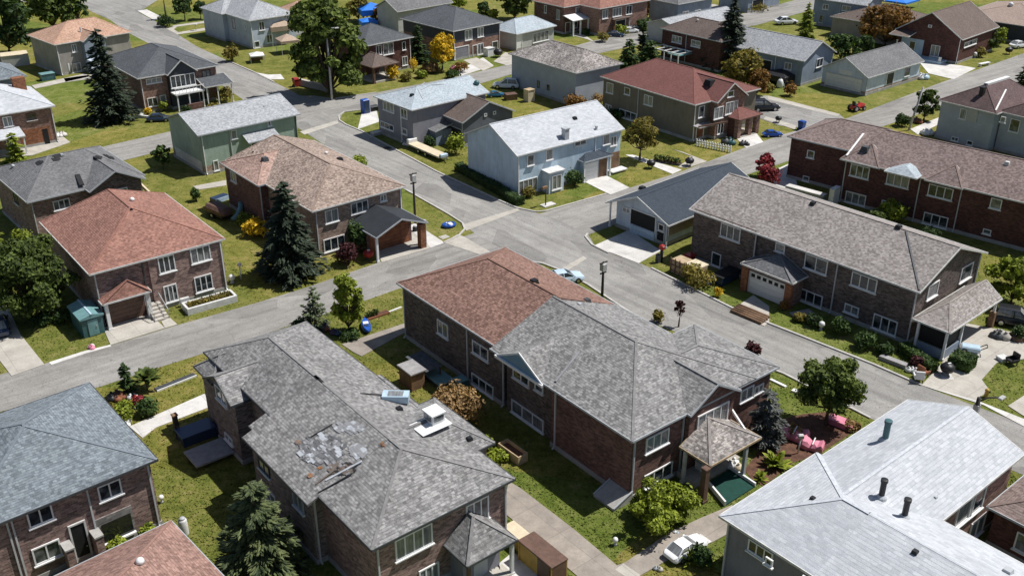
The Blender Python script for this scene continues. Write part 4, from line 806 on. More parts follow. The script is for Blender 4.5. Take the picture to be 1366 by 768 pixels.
# ---- pale blue house
h = House('blue_house', 'pale blue two-storey sided house with white-grey gable roof and dark hipped porch, by the crossroads', 'house', (690, 208), 37.4)
b = h.block(0, 17.7, 0, 11.2, 'sd_blue', 'rf_white', 8.2, axis='u', e0=0, e1=0, trim='offwhite', ov=.3)
h.win(b, 'F', 'b2', (76, 62), (112, 110), 1); h.win(b, 'F', 'b2', (177, 32), (212, 80), 1); h.win(b, 'F', 'a2', (328, 745), (390, 767), 2); h.win(b, 'F', 'a2', (480, 720), (515, 765), 1)
h.win(b, 'F', 'b2', (30, 200), (130, 245), 4, 1)
q = h.hit('F', b.v0 + .3, 'b2', 195, 190)[0]; h.block(q - 1.3, q + 1.3, -1.2, .6, 'sd_white', 'offwhite', 2.9, ze=2.8, axis='lv', ov=.1, found=False, cap=False); e = h.blks[-1]; h.winl(e, 'F', q, 1.35, 1.5, 1.9, 2)
p = pb(h, 'b2', (382, 98), (513, 50), (305, 75), 2.9, zr=4.1, roof='rf_char', axis='v', e1=0, trim='trimgrey')
h.block(p.u0 + .3, p.u1 - .3, p.v0 + .5, .5, 'sd_white', None, 3, ze=2.75, ov=0, found=False); um = (p.u0 + p.u1) / 2 + .3
h.panel(p.v0 + .5, 'F', p.u0 + .5, um, .05, 2.4, 'white', 'garage_door', 4, .05); h.panel(p.v0 + .5, 'F', um + .2, p.u1 - .5, .05, 2.5, 'wood', 'door', 1, .05); h.post(p.u0 + .2, p.v0 + .2, 2.85, .18); h.post(p.u1 - .2, p.v0 + .2, 2.85, .18)
q = h.hit('F', b.v0 + .3, 'b2', 540, 80)[0]; h.panel(b.v0 + .3, 'F', q - .9, q + .9, .3, 2.6, 'wood', 'balcony_door'); h.slab(q - 1.2, q + 1.4, -.9, .3, .25, .4, 'white', 'balcony'); h.winl(b, 'F', q - .3, 4.2, 1.1, 1.3, 2)
h.vent('a2', 280, 735, 'chimney', 'trimgrey', .5); h.vent('a2', 330, 632, 'box', 'black', .3); h.vent('a2', 445, 690, 'chimney', 'trimgrey', .16); h.pipe(b, 'F', .4, mat='white'); h.pipe(b, 'F', t='a2', xy=(440, 735), mat='white')
# ---- blue-grey membrane roof house
h = House('grey_house', 'grey two-storey house with pale blue patched roof, beside a brown-roofed garage', 'house', (549, 147), 41)
b = h.block(0, 14, 0, 9.4, 'sd_mauve', 'rf_pblue', 7.2, axis='u', e0=4.5, e1=0, trim='offwhite'); 
for a, c, n in (((303, 312), (368, 390), 3), ((405, 358), (442, 422), 2), ((412, 468), (442, 515), 1), ((290, 430), (365, 492), 3)): h.win(b, 'L', 'g7', a, c, n)
h.pipe(b, 'L', t='g7', xy=(405, 380), mat='white'); h.vent('g7', 468, 288, 'box', 'black', .3); h.vent('g7', 835, 225, 'dome', 'teal', .7)
for pts in (((420, 275), (520, 258), (570, 230), (650, 225)), ((530, 310), (500, 250), (540, 215))):
    m = MB(); Q = [h.roofhit('g7', *q) for q in pts]; Q = [q[0] + Vector((0, 0, .04)) for q in Q if q]
    for i in range(len(Q) - 1): m.bar(Q[i], Q[i + 1], .1, .05)
    h.part(m, 'roof_seam', M['trimgrey'])
# ---- brown roofed garage beside it
h = House('garage', 'dark grey gabled garage with brown shingle roof between the two pale blue roofs', 'garage', (617, 164), 38, 3.7)
b = h.block(0, 9.4, 0, 13, 'sd_dgrey', 'rf_brown', 5.9, axis='v', e0=0, e1=0, trim='trimgrey', ov=.3)
h.winl(b, 'F', 4.2, 4.0, .5, .5, 1, 1, False); h.winl(b, 'F', 5.8, 4.0, .5, .5, 1, 1, False); h.door(b, 'L', 'g7', (640, 440), (750, 470), 'dark', 'garage_door', 1, 'trimgrey'); h.pipe(b, 'L', .4)
p = h.block(-2.6, .6, 3, 7.5, 'sd_grey', 'rf_mid', 2.9, ze=2.2, axis='lu', ov=.15, found=False, trim='trimgrey')
# ---- maroon roof house
h = House('taupe_house', 'taupe house with maroon hip roof, white-trimmed front gable and brick porch', 'house', (927, 140), 37.7)
b = h.block(0, 14.2, 0, 19.8, 'sd_taupe', 'rf_maroon', 8.3, e0=7.1, e1=5, trim='offwhite')
for a, c, n in (((503, 437), (535, 502), 1), ((598, 462), (625, 510), 1), ((703, 502), (745, 568), 2), ((495, 552), (525, 612), 2), ((570, 577), (660, 652), 3)): h.win(b, 'L', 'a2', a, c, n)
g2 = h.block(3.4, 10, -1.2, 8, 'bk_warm', 'rf_maroon', 7.9, axis='v', e0=0, e1=0, trim='offwhite', ov=.35); h.win(g2, 'F', 'h8', (530, 25), (590, 95), 2); h.winl(g2, 'F', 6.9, 4.2, 2.6, 1.8, 3); h.winl(g2, 'F', 4.9, 1.5, 1.3, 1.7, 2); h.winl(g2, 'F', 6.4, 6.3, 1.3, .9, 1, 1)
h.winl(b, 'F', 1.9, 4.2, 1.2, 1.7, 1); h.panel(b.v0 + .4, 'F', 1.2, 2.6, .3, 2.3, 'woodred', 'door', 1, .05, 'white'); m = MB(); m.bar(h.P(.4, -.7, 2.5), h.P(5.5, -1.6, 2.5), .16, .2); h.part(m, 'balcony_rail', M['brown']); h.slab(.3, 3.4, -1.0, .4, 2.25, 2.4, 'ply', 'balcony')
p = pb(h, 'a2', (1208, 640), (1340, 608), (1135, 612), 3.0, zr=4.1, roof='rf_maroon', axis='v', e1=0, trim='brown')
h.slab(p.u0 + .3, p.u0 + .7, p.v0 + .5, 0, 0, 2.85, 'bk_dark', 'porch_wall'); 
for u in (p.u0 + .6, p.u0 + 3.0, p.u1 - .5): h.slab(u - .35, u + .35, p.v0 + .3, p.v0 + 1.0, 0, 2.85, 'bk_warm', 'brick_pillar')
h.slab(p.u0 + 1.2, p.u0 + 2.6, p.v0 + .9, p.v0 + 1.3, .3, .8, 'woodpale', 'bench'); h.slab(p.u0 + .4, p.u1 - .4, p.v0 + .3, 0, 0, .2, 'conc', 'step'); h.vent('a2', 1050, 445, 'box', 'dark', .7)
h.pipe(b, 'F', .55, mat='white'); h.pipe(b, 'L', t='a2', xy=(668, 560))
# ---- mottled roof grey box house
h = House('grey_house', 'plain grey windowless-walled house with mottled brown-grey hip roof, behind the pale blue roofs', 'house', (768, 98), 38.5)
b = h.block(0, 10.4, 0, 17, 'st_grey', 'rf_mott', 8.0, e0=3.6, e1=5.2, trim='trimgrey'); h.winl(b, 'L', 9.5, 1.8, .6, 1.2, 1, 1, False, 'trimdark'); h.winl(b, 'L', 7.0, 1.8, .6, .9, 1, 1, False, 'trimdark')
# ---- terracotta roof brick house, left
h = House('brick_house', 'brick house with terracotta hip roof and dark brown garage door facing the street, left', 'house', (119, 366), 38.4)
b = h.block(0, 13.1, 0, 15.9, 'bk_pink', 'rf_red', 8.5, e0=6.5, e1=3.0, trim='offwhite'); f = h.block(5, 13.15, -.28, 4, 'bk_pink', None, 8, found=True)
for a, c, n in (((836, 607), (938, 670), 3), ((1008, 562), (1126, 612), 3), ((1030, 712), (1138, 768), 3)): h.win(f, 'F', 'b0', a, c, n)
h.win(f, 'F', 'c0', (868, -8), (952, 62), 3)
h.pipe(b, 'F', .5); h.pipe(f, 'F', 12.6, mat='white'); h.pipe(b, 'F', 4.9, mat='trimdark')
p = pb(h, 'c0', (545, 88), (800, 10), (505, 72), 2.9, zr=4.4, roof='rf_red', axis='u', e0=3.4, e1=2.5, trim='offwhite')
h.panel(p.v0 + 1.1, 'F', p.u0 + .6, p.u1 - .6, .05, 2.6, 'brown', 'garage_door', 6, .05); h.block(p.u0 + .3, p.u1 - .3, p.v0 + 1.12, .5, 'bk_red', None, 3, ze=2.8, ov=0, found=False)
h.post(p.u0 + .35, p.v0 + .3, 2.85, .32); h.post(p.u1 - .35, p.v0 + .3, 2.85, .4, 'offwhite')
u, v = h.loc('c0', 870, 170, .05)
for i in range(5): h.slab(u - .75, u + .6, v + i * .42, v + 2.6, i * .2, i * .2 + .2, 'conc')
m = MB()
for s_ in (-.78, .63): m.bar(h.P(u + s_, v, .95), h.P(u + s_, v + 2.1, 1.9), .07, .07); m.bar(h.P(u + s_, v, .1), h.P(u + s_, v, .95), .06, .06, h.U); m.bar(h.P(u + s_, v + 2.1, .9), h.P(u + s_, v + 2.1, 1.9), .06, .06, h.U)
h.part(m, 'handrail', M['steel']); h.vent('b0', 705, 305, 'dome', 'white', .4); h.vent('b0', 700, 350, 'box', 'dark', .14)
# ---- tan roof brick house, centre left
h = House('brick_house', 'brick house with mottled tan-brown hip roof and dark canopy over a wooden garage door', 'house', (416, 282), 39.3)
b = h.block(0, 11.9, 0, 21, 'bk_tan', 'rf_tan', 7.9, e0=6, e1=1.5, trim='offwhite'); w = h.block(-.9, 6, 10.6, 20.7, 'bk_red', 'rf_salmon', 7.3, axis='u', e0=3.6, e1=0, trim='trimgrey')
for a, c, n in (((362, 357), (438, 407), 2), ((500, 318), (597, 352), 3), ((658, 272), (692, 300), 2), ((355, 513), (473, 545), 3)): h.win(b, 'F', 'b1', a, c, n)
h.win(w, 'L', 'g8', (543, 458), (582, 532), 2); h.pipe(w, 'L', 10.9, mat='trimgrey'); h.pipe(b, 'F', .6); h.pipe(b, 'F', 11.3, mat='white')
p = h.block(4.6, 11.2, -5.0, .5, None, 'canopy', 4.3, ze=3.0, axis='v', e0=0, e1=0, trim='trimgrey', cap=False)
PX = h.loc('b1', 615, 440, 3.0); h.block(5.0, 10.8, -2.3, .5, 'bk_red', None, 3, ze=2.9, ov=0, found=False); h.panel(-2.3, 'F', 5.4, 10.4, .05, 2.6, 'woodred', 'garage_door', 6, .05)
h.post(4.8, -4.7, 2.95, .24); h.slab(10.3, 11.0, -4.9, -4.2, 0, 2.9, 'bk_orange', 'brick_pillar'); h.post(11.4, -4.0, 2.9, .3, 'trimgrey')
h.vent('b1', 445, 85, 'box', 'black', .35); h.vent('b1', 372, 55, 'dome', 'white', .32); h.vent('g8', 740, 398, 'box', 'trimdark', .4); h.vent('g8', 672, 355, 'box', 'dark', .12)
# ---- sage green house
h = House('green_house', 'sage green sided house with pale grey gable roof and a brick base', 'house', (264, 181), 40.5)
b = h.block(0, 14.8, 0, 10.6, 'sd_green', 'rf_lgrey', 7.35, axis='u', e0=0, e1=0, trim='trimgrey', lower='bk_tan', lower_z=1.2)
h.win(b, 'F', 'g8', (543, 232), (582, 275), 1); h.win(b, 'F', 'g8', (752, 178), (776, 202), 1, 1); h.win(b, 'F', 'g8', (443, 405), (480, 455), 1); c, q0, q1, z0, z1 = h.rect(b, 'F', 'g8', (655, 285), (770, 320))
h.winl(b, 'F', (q0 + q1) / 2, z1 - .8, q1 - q0, 1.4, 3); h.block(q0 - 1.0, q1 + .7, -1.3, .4, None, 'rf_lgrey', z1 + 1.0, ze=z1 + .25, axis='lv', trim='trimgrey', cap=False, roofname='awning')
h.pipe(b, 'F', .6, mat='white'); h.pipe(b, 'F', 14.2, mat='trimdark'); h.pipe(b, 'F', t='g8', xy=(545, 300)); h.panel(b.u0 + .4, 'L', 1.0, 9.4, .3, 1.7, 'offwhite', 'slatted_vent', 1, .03); h.vent('g8', 735, 95, 'box', 'trimgrey', .15)
# ---- damaged grey roof house, left edge
h = House('brick_house', 'brick house with sagging mid-grey roof showing torn black holes, left edge above the terracotta roof', 'house', (36, 270), 41)
b = h.block(0, 13, 0, 14, 'bk_pink', 'rf_mid', 7.9, axis='u', e0=5, e1=4, trim='trimgrey'); g2 = h.block(6.2, 12.6, -1.2, 7, 'bk_brown', 'rf_mid', 7.3, axis='v', e0=0, e1=0, trim='trimgrey')
h.win(b, 'F', 'b0', (277, 308), (378, 335), 3); h.winl(g2, 'F', 9.4, 4.4, 2.2, 1.2, 2); h.pipe(b, 'F', .5); h.winl(b, 'L', 6, 4.2, 1.4, 1.3, 2, frame='trimdark')
for x, y, n in ((210, 100, 5), (300, 82, 4), (310, 62, 3), (520, 75, 6), (570, 65, 6), (590, 75, 6)): h.debris('b0', x, y, 9, 4, n * 3, ['shE'], (.12, .4), x, 'torn_hole')
A_, B_ = h.roofhit('b0', 412, 165), h.roofhit('b0', 440, 235)
if A_ and B_: m = MB(); m.bar(A_[0] + Vector((0, 0, .05)), B_[0] + Vector((0, 0, .35)), .5, .1); h.part(m, 'lifted_shingle_edge', M['shE'])
h.vent('b0', 330, 60, 'box', 'trimgrey', .2); h.vent('b0', 70, 125, 'dome', 'trimgrey', .35); 
# ---- white-roof brick house, left edge
h = House('brick_house', 'brick house with whitish roof and open garage, at the left edge beside the lawn', 'house', (73, 141), 38, 5.4)
b = h.block(-14, 0, 0, 13, 'bk_warm', 'rf_white', 8.2, axis='v', e0=6, e1=5, trim='offwhite'); c, q0, q1, z0, z1 = h.rect(b, 'F', 'a0', (95, 675), (275, 740)); h.panel(c, 'F', q0, q1, .05, 2.6, 'bk_orange', 'garage_back_wall', 1, .03); h.panel(c - .05, 'F', q0 + 3, q1 - .3, .05, 2.3, 'dark', 'garage_opening_shade', 1, .02)  # dark sheet over the wall stands in for the garage's shaded inside
h.winl(b, 'F', (q0 + q1) / 2, 4.3, 1.3, 1.0, 2, frame='brown'); h.pipe(b, 'F', -.5, mat='white'); h.block(-14, -5.2, -2.6, .5, None, 'rf_white', 3.3, ze=2.7, axis='lv', trim='offwhite', cap=False, roofname='porch_roof'); h.post(-5.4, -2.4, 2.65, .2); h.winl(b, 'F', -6.6, 1.6, 1.2, 1.6, 2); h.winl(b, 'F', -6.4, 4.2, 1.2, 1.4, 2)
m = MB(); q = h.roofhit('a0', 105, 470); m.box(q[0] + Vector((0, 0, .2)), (1.7, 1.2, 2.8), h.ang); h.part(m, 'chimney', M['bk_orange'])
h = House('grey_house', 'slate-roofed house behind the whitish roof, cut by the left edge', 'house', (35, 101), 39, 5.6); h.block(-14, 0, 0, 10, 'sd_grey', 'rf_slate', 8, axis='u', trim='trimgrey')
# ---- dark slate roof brick house with white bay
h = House('brick_house', 'brick house with dark slate hip roof, white gabled bay window and small porch, upper left', 'house', (183, 105), 39.2)
b = h.block(0, 13.3, 0, 17, 'bk_warm', 'rf_dslate', 8.3, trim='offwhite'); g2 = h.block(4.4, 9.3, -.9, 6, 'sd_navy', 'rf_dslate', 7.6, axis='v', e0=0, e1=0, trim='offwhite', ov=.3)
h.win(b, 'F', 'h5', (80, 603), (205, 622), 3); h.winl(g2, 'F', 6.85, 4.3, 4.0, 1.9, 5); h.winl(b, 'F', 1.9, 1.5, 1.6, 1.4, 2); h.winl(b, 'F', 3.6, 1.3, 1.0, 2.0, 1); h.pipe(b, 'F', .6, mat='white')
h.slab(4.6, 9.4, -2.6, -.6, 2.6, 2.8, 'white', 'balcony'); m = MB()
for i in range(9): m.bar(h.P(4.7 + i * .58, -2.55, 2.8), h.P(4.7 + i * .58, -2.55, 3.6), .06, .06, h.U)
m.bar(h.P(4.6, -2.55, 3.65), h.P(9.4, -2.55, 3.65), .1, .1); h.part(m, 'balcony_rail', M['white'])
for u in (4.9, 6.8, 9.1): h.post(u, -2.4, 2.6, .18)
p = h.block(9.4, 14.2, -2.8, .6, None, 'rf_dslate', 4.1, ze=3.2, axis='lv', trim='offwhite', roofname='porch_roof', cap=False)
for u in (9.7, 11.5, 13.9): h.post(u, -2.6, 3.2, .16)
h.panel(b.v0 + .4, 'F', 5.2, 6.2, .2, 2.2, 'woodred', 'door', 1, .05, 'white'); h.panel(b.v0 + .4, 'F', 9.6, 11, .2, 2.2, 'dark', 'door', 1, .05, 'white'); h.winl(b, 'F', 11.2, 4.5, 1.4, 1.1, 2, frame='trimdark'); h.slab(6.2, 8.6, -3.3, -2.9, 0, 1.1, 'bk_red', 'porch_wall')
# ---- orange-tan roof beige house
h = House('beige_house', 'beige-grey house with orange-tan hip roof and a white shutter, upper left by the dark trees', 'house', (72, 60), 46)
b = h.block(0, 14.4, 0, 11.5, 'sd_beige', 'rf_orange', 8.1, axis='u', e0=5.5, e1=4, trim='offwhite'); h.win(b, 'F', 'a0', (377, 238), (412, 277), 2); h.win(b, 'F', 'a0', (378, 342), (437, 385), 2)
c, q0, q1, z0, z1 = h.rect(b, 'F', 'a0', (360, 340), (378, 392)); h.panel(c, 'F', q0, q1, z0, z1, 'white', 'shutter', 4); h.block(4.6, 9, -1.2, 3, 'sd_grey', 'rf_orange', 7, axis='v', e0=0, e1=0, trim='offwhite', ov=.25); h.vent('a0', 430, 170, 'pipe', 'trimgrey', .2); h.pipe(b, 'F', .5, mat='white')
h.slab(4.7, 6.4, -2.6, -1, 0, 2.4, 'sd_white', 'entry_box')
# ---- light grey two-storey house top
h = House('grey_house', 'light blue-grey sided house with pale roof, left of the huge green tree', 'house', (332, 28), 42)
b = h.block(0, 10.6, 0, 19.5, 'sd_lgrey', 'rf_lgrey', 8.1, e0=5.3, e1=5, trim='offwhite'); h.block(-.9, 5, 9.5, 19, 'sd_lgrey', 'rf_lgrey', 7.6, axis='u', e0=3.5, e1=0, trim='offwhite')
h.win(b, 'F', 'h5', (937, 167), (985, 228), 2); h.win(b, 'F', 'h5', (905, 318), (950, 372), 1); h.winl(b, 'F', 4.2, 1.5, 1.4, 1.6, 2); h.winl(b, 'L', 2.4, 4.2, .6, 1.3, 1); h.winl(b, 'L', 7.2, 3.9, 1.2, 2.2, 1, frame='sd_grey'); h.winl(b, 'L', 13, 4.4, .7, 1.2, 1); h.pipe(b, 'F', .5, mat='white')
# ---- dark slate roof small house behind the tree
h = House('brick_house', 'dark brick house with charcoal hip roof and brown porch, right of the huge green tree', 'house', (485, 62), 43)
b = h.block(0, 11, 0, 10.5, 'bk_dark', 'rf_dslate', 8.0, trim='offwhite'); h.win(b, 'F', 'a1', (672, 235), (732, 285), 2); h.win(b, 'F', 'a1', (635, 245), (668, 290), 2); h.win(b, 'F', 'a1', (775, 225), (795, 265), 1); h.winl(b, 'F', 9, 1.5, 1.2, 1.6, 2); h.pipe(b, 'F', 10.3, mat='white')
p = pb(h, 'a1', (620, 362), (735, 325), (545, 310), 2.9, zr=4.4, roof='rf_brown', axis='v', e1=0, trim='brown'); h.post(p.u0 + .4, p.v0 + .4, 2.85, .4, 'brown'); h.post(p.u1 - .3, p.v0 + .4, 2.85, .25, 'brown'); h.slab(p.u0 + .3, p.u1 - .3, p.v0 + .3, 0, 0, .3, 'conc'); h.panel(b.v0 + .4, 'F', 3.2, 4.4, .3, 2.4, 'dark', 'door', 1, .05, 'brown')
# ---- dark roof brick house centre top
h = House('brick_house', 'red-brown brick house with wide dark grey hip roof, behind the bright yellow tree', 'house', (604, 42), 43)
b = h.block(0, 12.5, 0, 16, 'sd_navy', 'rf_dslate', 8.3, trim='offwhite', lower='bk_warm', lower_z=3.2)
for a, c, n in (((340, 232), (397, 300), 2), ((437, 212), (482, 278), 2), ((437, 335), (482, 415), 2), ((548, 318), (592, 385), 1)): h.win(b, 'F', 'h1', a, c, n)
h.door(b, 'F', 'h1', (402, 350), (432, 430), 'brown'); h.panel(b.v0 + .4, 'F', .8, 4.0, .1, 2.3, 'sd_mauve', 'garage_door', 4, .05, 'white'); h.pipe(b, 'F', .5, mat='white'); h.pipe(b, 'F', 11.9)
# ---- small pale-roof cottage
h = House('cottage', 'small single-storey grey cottage with pale blue-white roof and glazed front, top centre', 'house', (689, 46), 45, 3.3)
b = h.block(0, 11.4, 0, 8, 'st_light', 'rf_pblue', 5.2, axis='u', e0=3.5, e1=3, trim='offwhite'); h.winl(b, 'F', 7.2, 1.7, 4.6, 1.9, 4); h.door(b, 'F', 'h1', (735, 268), (772, 355), 'white')
# ---- red roof brick, top
h = House('brick_house', 'purple-brown brick house with red roof and white porch canopy, top centre-right', 'house', (752, 10), 40)
b = h.block(0, 17, 0, 10, 'bk_red', 'rf_red', 8.2, axis='u', trim='offwhite'); h.win(b, 'F', 'a2', (335, 40), (402, 88), 2); h.winl(b, 'L', 6, 4.3, .7, 1.6, 1); h.winl(b, 'L', 2, 3.8, 1.0, 2.0, 2, frame='trimgrey'); h.block(.3, 5, -2.6, .5, None, 'white', 3.9, ze=3.2, axis='lv', trim='offwhite', cap=False, roofname='porch_canopy')
for u in (.6, 2.6, 4.8): h.post(u, -2.4, 3.2, .25)
h.panel(b.v0 + .4, 'F', 1, 2.2, .1, 2.2, 'brown', 'door', 1, .05, 'white'); h.winl(b, 'F', 3.6, 1.5, 1.6, 1.4, 2); h.winl(b, 'F', 8, 4.3, 1.5, 1.5, 2)
h = House('brick_house', 'brick house with brown porch roof, top edge right of the white porch canopy', 'house', (800, 12), 40)
b = h.block(0, 15, 0, 10, 'bk_warm', 'rf_red', 8.2, axis='u', trim='offwhite'); h.winl(b, 'F', 2, 4.2, 1.6, 1.8, 2); h.winl(b, 'F', 5.5, 4.2, 2.6, 1.8, 3); h.winl(b, 'F', 9, 4.2, 1.8, 1.8, 2)
p = pb(h, 'h2', (335, 152), (470, 125), (235, 95), 2.9, zr=3.7, roof='rf_brown', axis='v', e1=0, trim='brown'); h.slab(p.u0 + .3, p.u0 + .6, p.v0 + .4, 0, 0, 2.8, 'bk_orange', 'porch_wall'); h.post(p.u1 - .4, p.v0 + .4, 2.85, .25, 'trimgrey'); h.panel(b.v0 + .4, 'F', p.u0 + 1.2, p.u0 + 4, .2, 2.4, 'dark', 'porch_door', 1, .05, 'white')
# ---- brown roof purple brick
h = House('brick_house', 'dark purple-brown brick house with plain brown roof and white pergola, beside the spiky spruce', 'house', (962, 56), 39)
b = h.block(0, 9, 0, 14.8, 'bk_dark', 'rf_brown', 7.8, trim='trimgrey'); h.win(b, 'L', 'h2', (780, 265), (850, 335), 3); h.win(b, 'L', 'h2', (925, 300), (992, 365), 2); h.pipe(b, 'L', t='h2', xy=(885, 320)); h.vent('h2', 970, 160, 'dome', 'white', .3)
m = MB(); v0, v1 = 6.5, 13.5
for u in (-3.6, -.2): m.bar(h.P(u, v0, 2.7), h.P(u, v1, 2.7), .16, .2)
for i in range(5): v = v0 + (v1 - v0) * i / 4; m.bar(h.P(-3.7, v, 2.75), h.P(0, v, 2.75), .12, .16); m.bar(h.P(-3.6, v, 0), h.P(-3.6, v, 2.7), .16, .16, h.U)
h.part(m, 'pergola', M['white']); h.slab(-3.2, .2, 6.6, 9.5, 2.2, 2.35, 'teallight', 'pergola_roof')
h = House('cottage', 'flat grey-roofed cottage behind the brown roof, left of the tall dark spruce', 'house', (905, 40), 40, 3.4); h.block(0, 20, 0, 9, 'st_light', 'rf_lgrey', 4.8, axis='u', e0=0, e1=0, trim='offwhite')
# ---- long grey roof house right of spruce
h = House('grey_house', 'blue-grey sided bungalow with long pale grey gable roof, right of the tall dark spruce', 'house', (1073, 82), 42, 4.4)
b = h.block(0, 10, 0, 20, 'sd_grey', 'rf_lgrey', 7.0, axis='v', e0=0, e1=0, trim='offwhite'); h.win(b, 'L', 'h3', (838, 470), (885, 535), 2); h.win(b, 'L', 'h3', (535, 385), (580, 455), 2); h.door(b, 'L', 'h3', (660, 450), (728, 555), 'dark', 'door', 1, 'white'); h.pipe(b, 'L', t='h3', xy=(765, 480), mat='white'); h.pipe(b, 'L', t='h3', xy=(630, 430), mat='white'); h.winl(b, 'F', 5.5, 3.2, 2.0, 1.5, 2)
m = MB(); q = h.roofhit('h3', 1125, 335); m.bar(q[0], q[0] + Vector((0, 0, 1.0)), .06, .06, h.U); h.part(m, 'roof_finial', M['white'])
# ---- white shed garage
h = House('garage', 'white-sided garage with mid-grey gable roof standing alone on the lawn, upper right', 'garage', (1158, 104), 40, 3.2)
b = h.block(0, 17.5, 0, 9.2, 'sd_white', 'rf_mid', 5.7, axis='u', e0=0, e1=0, trim='offwhite', lower='bk_tan', lower_z=.7)
c, q0, q1, z0, z1 = h.rect(b, 'L', 'a3', (335, 395), (535, 500)); h.panel(b.u0 + .4, 'L', 1.2, 8.0, .1, 2.5, 'white', 'garage_door', 4, .05, 'offwhite'); h.door(b, 'F', 'a3', (638, 395), (660, 460), 'black', 'door', 1, 'white', .8); h.winl(b, 'F', 13, 2.0, 1.6, 1.5, 1, frame='trimgrey'); h.pipe(b, 'F', .5)
h.panel(b.u0 + .4, 'L', 3.2, 5.6, 2.8, 3.5, 'white', 'gable_vent', 3)
# ---- dark brick gable house top right
h = House('brick_house', 'dark red brick house with brown-grey gable roof and porch coloured as blue-lit, top right', 'house', (1288, 52), 44, 4.6)
b = h.block(-1.2, 15, 0, 13, 'bk_dark', 'rf_brown', 8.6, axis='u', e0=0, e1=0, trim='offwhite'); h.winl(b, 'L', 4.8, 1.7, 1.7, 2.1, 2); h.put('L', -.84, 9.3, 1.7, 1.2, 2.2, 1, 1, True); h.winl(b, 'L', 6.6, 6.0, .7, .5, 1, 1, False); h.pipe(b, 'L', .5, mat='white'); h.win(b, 'F', 'h4', (915, 325), (1000, 330), 3)
h.slab(-3.6, -1.0, 2.2, 11.5, 0, .5, 'sky', 'porch_floor'); h.panel(-.8, 'L', 7.2, 11.6, .5, 3.3, 'sd_blue', 'porch_wall', 1, .03); h.slab(-3.4, -3.0, 2.4, 2.8, .5, 1.3, 'white', 'porch_chair'); h.post(-3.4, 11.2, 3.2, .18); h.block(-3.8, -.6, 9, 12.8, None, 'rf_brown', 4.6, ze=4.1, axis='lu', trim='offwhite', roofname='porch_roof', cap=False)  # pale blue wall panel carries the recess's bluish light in its colour
h = House('house', 'low house with broad brown roof behind the russet tree, top right', 'house', (1225, 32), 44, 3.8); b = h.block(-6, 9, 0, 16, 'sd_beige', 'rf_brown', 6.4, axis='v', trim='offwhite'); h.pipe(b, 'L', 1, mat='white')
h = House('grey_house', 'blue-grey two-storey house with light gable roof, top edge right of the lime conifer', 'house', (1157, 8), 46)
b = h.block(0, 8, 0, 12.5, 'sd_grey', 'rf_lgrey', 7.6, axis='v', e0=0, e1=0, trim='offwhite'); h.win(b, 'L', 'h3', (1128, 30), (1165, 78), 2); h.win(b, 'L', 'h3', (1275, 40), (1332, 90), 2); h.winl(b, 'L', 3, 1.4, 2.4, 1.9, 3); h.winl(b, 'L', 10, 1.5, .9, 1.6, 1, frame='trimgrey'); h.pipe(b, 'L', 6)
h = House('house', 'dark-walled house with broad beige roof and small white dome, top right corner', 'house', (1338, 30), 44, 3.6); h.block(-.5, 22, -9, 10, 'sd_navy', 'rf_beige', 6.2, axis='u', trim='trimgrey'); h.vent('h4', 1265, 45, 'dome', 'white', .8)
# ---- grey house right edge
h = House('grey_house', 'grey stucco house with dark maroon-brown roof, white ridge strip and black chimney, right edge', 'house', (1330, 152), 38)
b = h.block(0, 13, 0, 8.8, 'st_grey', 'rf_dbrown', 8.1, axis='u', e0=4.2, e1=3, trim='offwhite'); k = h.block(1.5, 14, -8, .6, 'st_grey', 'rf_dbrown', 7.9, axis='u', e0=3.5, trim='offwhite')
h.win(b, 'L', 'h4', (0, 10), (1, 11), 1) if 0 else None; h.win(b, 'L', 'a3', (1030, 575), (1055, 640), 1); h.win(b, 'L', 'a3', (1245, 620), (1265, 655), 1); h.win(b, 'L', 'a3', (982, 725), (1015, 757), 2, 1); h.win(b, 'L', 'a3', (1065, 745), (1090, 780), 1, 1); h.win(k, 'L', 'a3', (1298, 630), (1335, 710), 1)
h.panel(b.u0 + .4, 'L', 2.9, 4.6, 3.6, 5.2, 'st_light', 'blind_recess', 1, .03, 'trimgrey'); h.vent('a3', 1140, 505, 'chimney', 'black', .42); m = MB(); m.bar(h.P(4.1, 4.4, 8.12), h.P(10.2, 4.4, 8.12), .6, .3); h.part(m, 'white_ridge_strip', M['white'])
A_, B_ = h.roofhit('a3', 1270, 480), h.roofhit('a3', 1215, 590)
if A_ and B_: m = MB(); m.bar(A_[0] + Vector((0, 0, .05)), B_[0] + Vector((0, 0, .05)), .2, .12); h.part(m, 'white_hip_strip', M['white'])
# ---- small roofs along the top edge
h = House('house', 'house with grey gable roof beyond the charcoal roof, top edge left of centre', 'house', (530, 16), 43, 4.5); h.block(0, 15, 0, 8, 'st_light', 'rf_mid', 6.4, axis='u', trim='offwhite', e0=0, e1=0)
h = House('house', 'small house with salmon roof hidden behind the big green tree, top edge', 'house', (388, 22), 43, 4.2); h.block(0, 9, 0, 8, 'st_light', 'rf_orange', 6.2, axis='u', trim='offwhite')
h = House('house', 'light grey house with white garage fronts, top edge between the trees', 'house', (905, 6), 40, 4.5); b = h.block(0, 12, 0, 9, 'sd_grey', 'rf_mid', 6.8, axis='u', trim='offwhite'); h.winl(b, 'F', 3, 1.6, 2, 2, 2); h.winl(b, 'F', 7, 1.6, 2, 1.6, 2)
h = House('house', 'grey house with dark garage, top edge above the tall spruce', 'house', (1000, -6), 42, 4.0); b = h.block(0, 13, 0, 9, 'sd_grey', 'rf_mid', 6.2, axis='u', trim='offwhite'); h.panel(b.v0 + .4, 'F', 2, 6, .1, 2.5, 'dark', 'garage_door', 3, .05, 'white')
